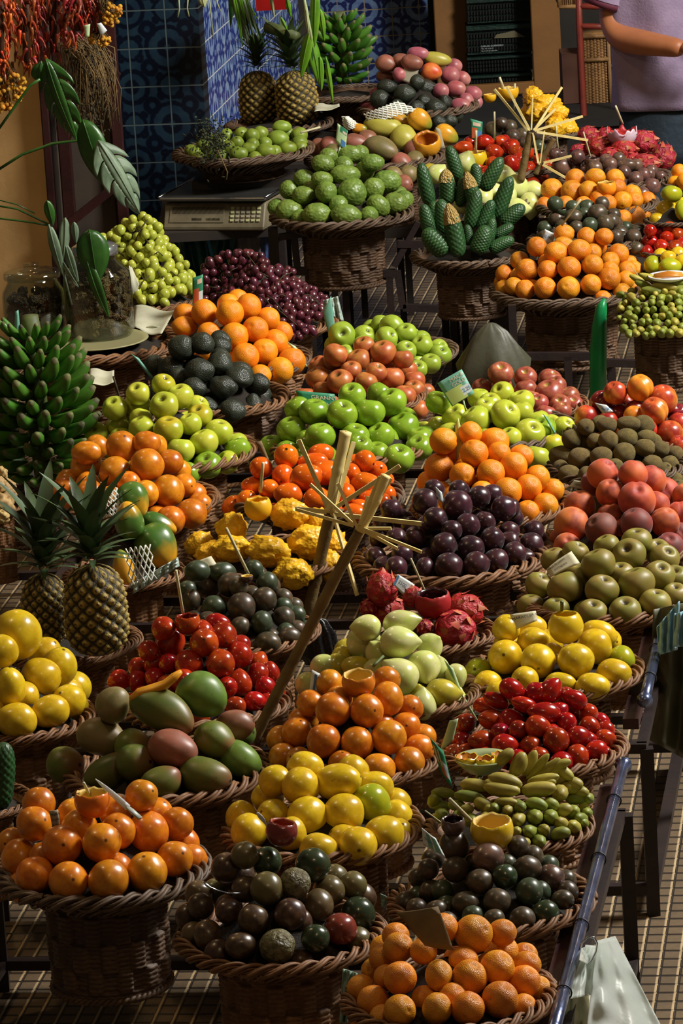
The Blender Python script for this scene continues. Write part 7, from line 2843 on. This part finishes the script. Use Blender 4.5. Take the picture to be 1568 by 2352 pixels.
def sack(cpx, cpy, z0, rings, mat, name, lab, cat='bag', seed=0, pleat=7, amp=.08, squash=.6, nz=.8):
    """closed bag body: rings are (half width px, height above base m)"""
    c = on_z(cpx, cpy, z0)
    m = MB()

    def dsp(r_, z_, a_, i_):
        return r_ * (1 + amp * math.sin(pleat * a_ + i_ * .5 + seed) + amp * nz * noise.noise(Vector((math.cos(a_) * 2.2, math.sin(a_) * 2.2, z_ * 14 + seed)))), z_
    m.lathe([(m_px(r_, c), h) for r_, h in rings], 56, c=Vector((0, 0, 0)), disp=dsp)
    me = mesh(name, [Vector((v.x, v.y * squash, v.z)) for v in m.v], m.f)
    o = link(name, me, mat)
    o.location = c
    return tag(o, lab, cat)


sack(1135, 912, .36, [(1, 0), (60, .0), (80, .02), (86, .05), (78, .10), (56, .15), (36, .185), (14, .205), (3, .21)], M['grbag'], 'plastic_bag', 'empty grey-olive bag standing between the two stands', seed=1, amp=.05, pleat=5, nz=5)
sack(735, 1525, .30, [(1, 0), (30, 0), (42, .03), (36, .07), (20, .10), (2, .11)], pmat('black_bag', (26, 25, 26), .3, bump=(20, .8)), 'plastic_bag', 'crumpled black plastic bag beside the pale pepinos', seed=2, pleat=9, amp=.15)
Yb = on_z(1500, 1480, ZP).y
sheet([(1500, 1400), (1640, 1370), (1640, 1780), (1492, 1700)], Yb + .02, M['dbag'], 'hanging_bag', 'dark olive bag hanging right of steel pipe', 'bag', .035, 2.2, ny=22)
sheet([(1508, 1440), (1560, 1380), (1555, 1492), (1512, 1505)], Yb - .10, M['bbag'], 'hanging_bag', 'pale blue plastic bag tied over olive bag', 'bag', .014, 3, ny=14)
sheet([(1548, 1410), (1600, 1395), (1600, 1485), (1545, 1486)], Yb - .13, M['bbag'], 'hanging_bag', 'white-blue bag end at right edge over olive bag', 'bag', .012, 3, ny=10)
# bundle of white bags on a wire hook
Yw = on_z(1330, 2200, ZP).y + .02
root = empty('bag_bundle', at_y(1370, 2170, Yw), 'bundle of white plastic bags hanging on wire hook', 'bags')


def fan(TL, TR, BR, BL, mat, nm, f_, nf, Y):
    m = MB()
    nx, ny = 40, 20
    rows = []
    for j in range(ny + 1):
        v = j / ny
        rows.append([])
        for i in range(nx + 1):
            u = i / nx
            x = (TL[0] * (1 - u) + TR[0] * u) * (1 - v) + (BL[0] * (1 - u) + BR[0] * u) * v
            y = (TL[1] * (1 - u) + TR[1] * u) * (1 - v) + (BL[1] * (1 - u) + BR[1] * u) * v
            rows[-1].append(at_y(x, y, Y + .10 * u - .12 * v + f_ * (math.sin(u * nf * 2 * PI + v) * .7 + 1.6 * noise.noise(Vector((u * 4, v * 5, nf)))) * (.25 + .75 * v)))
    m.grid(rows)
    return m.build(nm, mat, root, solid=.001)


fan((1372, 2160), (1412, 2150), (1530, 2380), (1345, 2380), M['wbag'], 'white_bag', .012, 2.5, Yw)
fan((1345, 2170), (1368, 2172), (1360, 2285), (1302, 2295), M['wbag'], 'white_bag', .010, 3, Yw - .02)
fan((1302, 2290), (1362, 2270), (1400, 2420), (1290, 2420), M['ybag'], 'yellowish_bag', .012, 3, Yw - .01)
fan((1335, 2178), (1352, 2172), (1350, 2215), (1330, 2205), M['wbag'], 'white_bag', .006, 2, Yw - .035)
m = MB()
m.tube([at_y(x, y, Yw - .05) for x, y in ((1330, 2182), (1336, 2165), (1350, 2152), (1364, 2153), (1371, 2166), (1368, 2185), (1358, 2205), (1350, 2216))], .0018, 6)
tag(m.build('wire_hook', M['steel']), 'bent wire hook holding the white bags', 'hook')
# clear and pale bits of plastic
m_ = sheet([(742, 690), (775, 680), (790, 740), (745, 715)], BASKETS['P25']['C'].y + .22, M['film'], 'plastic_film', 'clear plastic film between red grapes and pears', 'film', .01, 3)
Yf_ = BASKETS['P30']['C'].y - .14
sheet([(298, 1345), (408, 1280), (412, 1300), (305, 1365)], Yf_, M['film'], 'plastic_film', 'crumpled clear film at the papaya basket edge', 'film', .012, 6)
sheet([(788, 2225), (820, 2235), (800, 2350), (780, 2350)], BASKETS['P9']['C'].y + .12, pmat('mint_paper', (130, 156, 140), .6), 'plastic_bag', 'pale mint plastic bag left of mandarin basket', 'bag', .01, 2)
sheet([(873, 2052), (890, 2060), (884, 2090), (876, 2080)], BASKETS['P8']['C'].y + .16, pmat('mint_bit', (110, 140, 124), .5), 'plastic_bag', 'small mint bag knot right of bottom dark heap', 'bag', .004, 1, nx=8)
# ------------------------------------------------------------------ person standing behind the rear stand
YP = 14.35
M['skin'] = pmat('tanned_skin', (176, 110, 70), .5, ns=8, c2=(158, 96, 60))
M['polo'] = pmat('lilac_polo_knit', (152, 132, 160), .8, ns=14, c2=(136, 118, 146), bump=(120, .2))
M['trim'] = pmat('plum_sleeve_trim', (92, 34, 54), .8)
M['jean'] = pmat('dark_blue_trousers', (34, 50, 64), .8, ns=16, c2=(24, 38, 50), bump=(60, .3))
M['hair'] = pmat('dark_hair', (30, 22, 18), .6)


def skin(name, pts, edges, rads, mat, parent, root_i=0, sub=2):
    me = bpy.data.meshes.new(name)
    me.from_pydata([tuple(p) for p in pts], edges, [])
    o = bpy.data.objects.new(name, me)
    COL.objects.link(o)
    o.modifiers.new('skin', 'SKIN')
    if not me.skin_vertices:
        bpy.context.view_layer.objects.active = o
        bpy.ops.mesh.customdata_skin_add()
    for i, r_ in enumerate(rads):
        if isinstance(r_, (int, float)): r_ = (r_, r_)
        me.skin_vertices[0].data[i].radius = r_
    me.skin_vertices[0].data[root_i].use_root = True
    o.modifiers['skin'].use_smooth_shade = True
    s = o.modifiers.new('sub', 'SUBSURF')
    s.levels = s.render_levels = sub
    bpy.context.view_layer.update()
    dg = bpy.context.evaluated_depsgraph_get()
    m2 = bpy.data.meshes.new_from_object(o.evaluated_get(dg))
    bpy.data.objects.remove(o)
    m2.materials.clear()
    m2.polygons.foreach_set('use_smooth', [True] * len(m2.polygons))
    return link(name, m2, mat, parent)


pc = at_y(1520, 240, YP)
cx = pc.x
hip_z = .88
hem = at_y(1500, 245, YP).z
elb = at_y(1398, 84, YP - .04)
sh = Vector((elb.x + .02, YP + .03, elb.z + .31))
wr = at_y(1572, 112, YP - .25)
pr = empty('person', (cx + .03, YP, 0), 'person in lilac polo shirt with forearm held forward', 'person')
o0 = pr.location.copy()
cx = cx + .03
V_ = Vector


def rel(p): return V_(p) - o0


# shoulders sit symmetrically about the trunk
sxr = cx + (cx - sh.x)
body = [
    V_((cx, YP, .93)), V_((cx, YP, 1.08)), V_((cx, YP + .01, 1.24)), V_((cx, YP + .01, sh.z - .03)), V_((cx, YP, sh.z + .07)),
    V_((cx, YP - .01, sh.z + .15)), V_((cx, YP - .02, sh.z + .25)), V_((cx, YP - .02, sh.z + .33)),
    # right arm of the person (picture left), bent forward
    V_((sh.x + .045, YP + .01, sh.z - .02)), V_((sh.x + .01, YP + .01, sh.z - .12)), V_((elb.x + .01, YP + .0, elb.z + .05)), V_((elb.x + .03, YP - .05, elb.z - .005)), V_(elb.lerp(wr, .45)) + V_((.0, 0, -.003)), V_(wr),
    # other arm
    V_((sxr - .045, YP + .01, sh.z - .02)), V_((sxr, YP + .01, sh.z - .12)), V_((sxr + .0, YP + .01, elb.z + .02)), V_((sxr - .04, YP - .08, elb.z + .0)), V_((sxr - .10, YP - .18, elb.z + .01)),
    # legs
    V_((cx - .095, YP, .84)), V_((cx - .10, YP, .48)), V_((cx - .10, YP + .02, .10)), V_((cx - .10, YP - .10, .04)),
    V_((cx + .095, YP, .84)), V_((cx + .10, YP, .48)), V_((cx + .10, YP + .02, .10)), V_((cx + .10, YP - .10, .04))]
E = [(0, 1), (1, 2), (2, 3), (3, 4), (4, 5), (5, 6), (6, 7), (3, 8), (8, 9), (9, 10), (10, 11), (11, 12), (12, 13), (3, 14), (14, 15), (15, 16), (16, 17), (17, 18),
     (0, 19), (19, 20), (20, 21), (21, 22), (0, 23), (23, 24), (24, 25), (25, 26)]
Rr = [(.14, .11), (.135, .105), (.15, .11), (.12, .085), .055, .055, .082, .06, .045, .050, .047, .050, .046, .032, .045, .048, .042, .038, .028,
      .085, .058, .042, .035, .085, .058, .042, .035]
skin('body', [p - o0 for p in body], E, Rr, M['skin'], pr)
# hand with five fingers at the frame edge
hp = wr + V_((.0, 0, 0))
dirh = V_((.9, -.42, .05)).normalized()
dn = V_((.1, -.1, -1)).normalized()
sdv = dirh.cross(dn).normalized()
pts = [hp - dirh * .02, hp + dirh * .03, hp + dirh * .07]
ed = [(0, 1), (1, 2)]
rd = [(.028, .02), (.034, .018), (.036, .016)]
for k in range(4):
    b0 = hp + dirh * .085 + dn * (-.027 + .018 * k)
    L = (.030, .034, .032, .025)[k]
    i0 = len(pts)
    pts += [b0, b0 + dirh * L + sdv * .006, b0 + dirh * L * 1.6 + sdv * .022, b0 + dirh * L * 1.7 + sdv * .040]
    ed += [(2, i0), (i0, i0 + 1), (i0 + 1, i0 + 2), (i0 + 2, i0 + 3)]
    rd += [.0095, .009, .008, .007]
i0 = len(pts)
pts += [hp + dirh * .03 - dn * .03, hp + dirh * .06 - dn * .048 + sdv * .012, hp + dirh * .085 - dn * .050 + sdv * .02]
ed += [(1, i0), (i0, i0 + 1), (i0 + 1, i0 + 2)]
rd += [.012, .010, .008]
skin('hand', [p - o0 for p in pts], ed, rd, M['skin'], pr)


def garment(name, prof, mat, fold=.006, nf=9, yo=0.0, n=72, sq=.56, seed=0):
    """loose tube of cloth around the trunk: prof of (half width, z, dx)"""
    m = MB()
    rows = []
    for j, (r_, z, dx) in enumerate(prof):
        row = []
        for k in range(n + 1):
            a = 2 * PI * k / n
            f = fold * (math.sin(nf * a + z * 6 + seed) + .8 * noise.noise(V_((math.cos(a) * 3, math.sin(a) * 3, z * 5 + seed))))
            rr_ = r_ + f
            row.append(V_((cx + dx + rr_ * math.cos(a), YP + yo + rr_ * sq * math.sin(a), z)) - o0)
        rows.append(row)
    m.grid(rows)
    me = mesh(name, m.v, m.f)
    o = link(name, me, mat, pr)
    sdm = o.modifiers.new('s', 'SOLIDIFY')
    sdm.thickness = .003
    return o


lft = at_y(1402, 200, YP).x
hw = cx - lft
prof = []
nz = 26
for j in range(nz + 1):
    u = j / nz
    z = hem + (sh.z + .075 - hem) * u
    r_ = hw * (1.0 - .08 * u) if u < .86 else hw * (.93 - 3.4 * (u - .86))
    prof.append((max(r_, .07), z, 0))
garment('polo_shirt', prof, M['polo'], .010, 6)
# sleeves
for sx_, e_ in ((sh.x, elb), (sxr, V_((sxr, YP + .01, elb.z)))):
    a = V_((sx_ + (.05 if sx_ < cx else -.05), YP + .01, sh.z + .01))
    b = V_((e_.x + (.0 if sx_ < cx else 0), YP + .01, e_.z + .118))
    m = MB()
    n = 8
    m.tube([a.lerp(b, k / n) - o0 for k in range(n + 1)], [.074 + .006 * math.sin(k) for k in range(n + 1)], 20, cap=False)
    me = mesh('sleeve', m.v, m.f)
    link('shirt_sleeve', me, M['polo'], pr)
    m = MB()
    d_ = (b - a).normalized()
    m.tube([b - o0 - d_ * .002, b - o0 + d_ * .022], .078, 20, cap=False)
    me = mesh('sleeve_trim', m.v, m.f)
    o = link('sleeve_trim', me, M['trim'], pr)
    o.modifiers.new('s', 'SOLIDIFY').thickness = .003
m = MB()
nzp = 12
garment('trouser_seat', [(hw * .84, hem + .03, 0), (hw * .86, hem - .05, 0), (hw * .88, hem - .14, 0), (hw * .84, hem - .20, 0)], M['jean'], .003, 5)
for s_ in (-1, 1):
    m = MB()
    q = [V_((cx + s_ * hw * .42, YP, hem - .12)), V_((cx + s_ * hw * .46, YP, .48)), V_((cx + s_ * hw * .46, YP + .02, .12))]
    fine = []
    rad = []
    for i in range(2):
        for k in range(8):
            fine.append(q[i].lerp(q[i + 1], k / 8) - o0)
            rad.append((.105, .082, .064)[i] * (1 - k / 8) + (.105, .082, .064)[i + 1] * k / 8)
    m.tube(fine, rad, 20)
    link('trouser_leg', mesh('trouser_leg', m.v, m.f), M['jean'], pr)
    m = MB()
    f0 = V_((cx + s_ * hw * .46, YP + .04, .03)) - o0
    m.tube([f0, f0 + V_((0, -.08, 0)), f0 + V_((0, -.18, -.005)), f0 + V_((0, -.23, -.01))], [.04, .045, .042, .02], 12, flat=.75)
    link('shoe', mesh('shoe', m.v, m.f), M['hair'], pr)
m = MB()
hc_ = V_((cx, YP - .01, sh.z + .30)) - o0
rows = []
for j in range(13):
    t_ = -.25 + (PI / 2 + .25) * j / 12
    rows.append([hc_ + V_((.098 * math.cos(t_) * math.cos(a), .012 + .112 * math.cos(t_) * math.sin(a), .122 * math.sin(t_) + .012)) for a in [2 * PI * k / 28 for k in range(29)]])
m.grid(rows)
link('hair', mesh('hair', m.v, m.f), M['hair'], pr)
m = MB()
m.tube([hc_ + V_((0, -.095, -.005)), hc_ + V_((0, -.118, -.03)), hc_ + V_((0, -.10, -.042))], [.010, .015, .010], 8)
m.tube([hc_ + V_((-.025, -.088, -.075)), hc_ + V_((0, -.096, -.077)), hc_ + V_((.025, -.088, -.075))], [.004, .007, .004], 8)
for s_ in (-1, 1):
    m.tube([hc_ + V_((s_ * .086, 0, .0)), hc_ + V_((s_ * .095, .008, -.02)), hc_ + V_((s_ * .084, 0, -.045))], [.010, .014, .008], 8)
link('facial_features', mesh('face', m.v, m.f), M['skin'], pr)
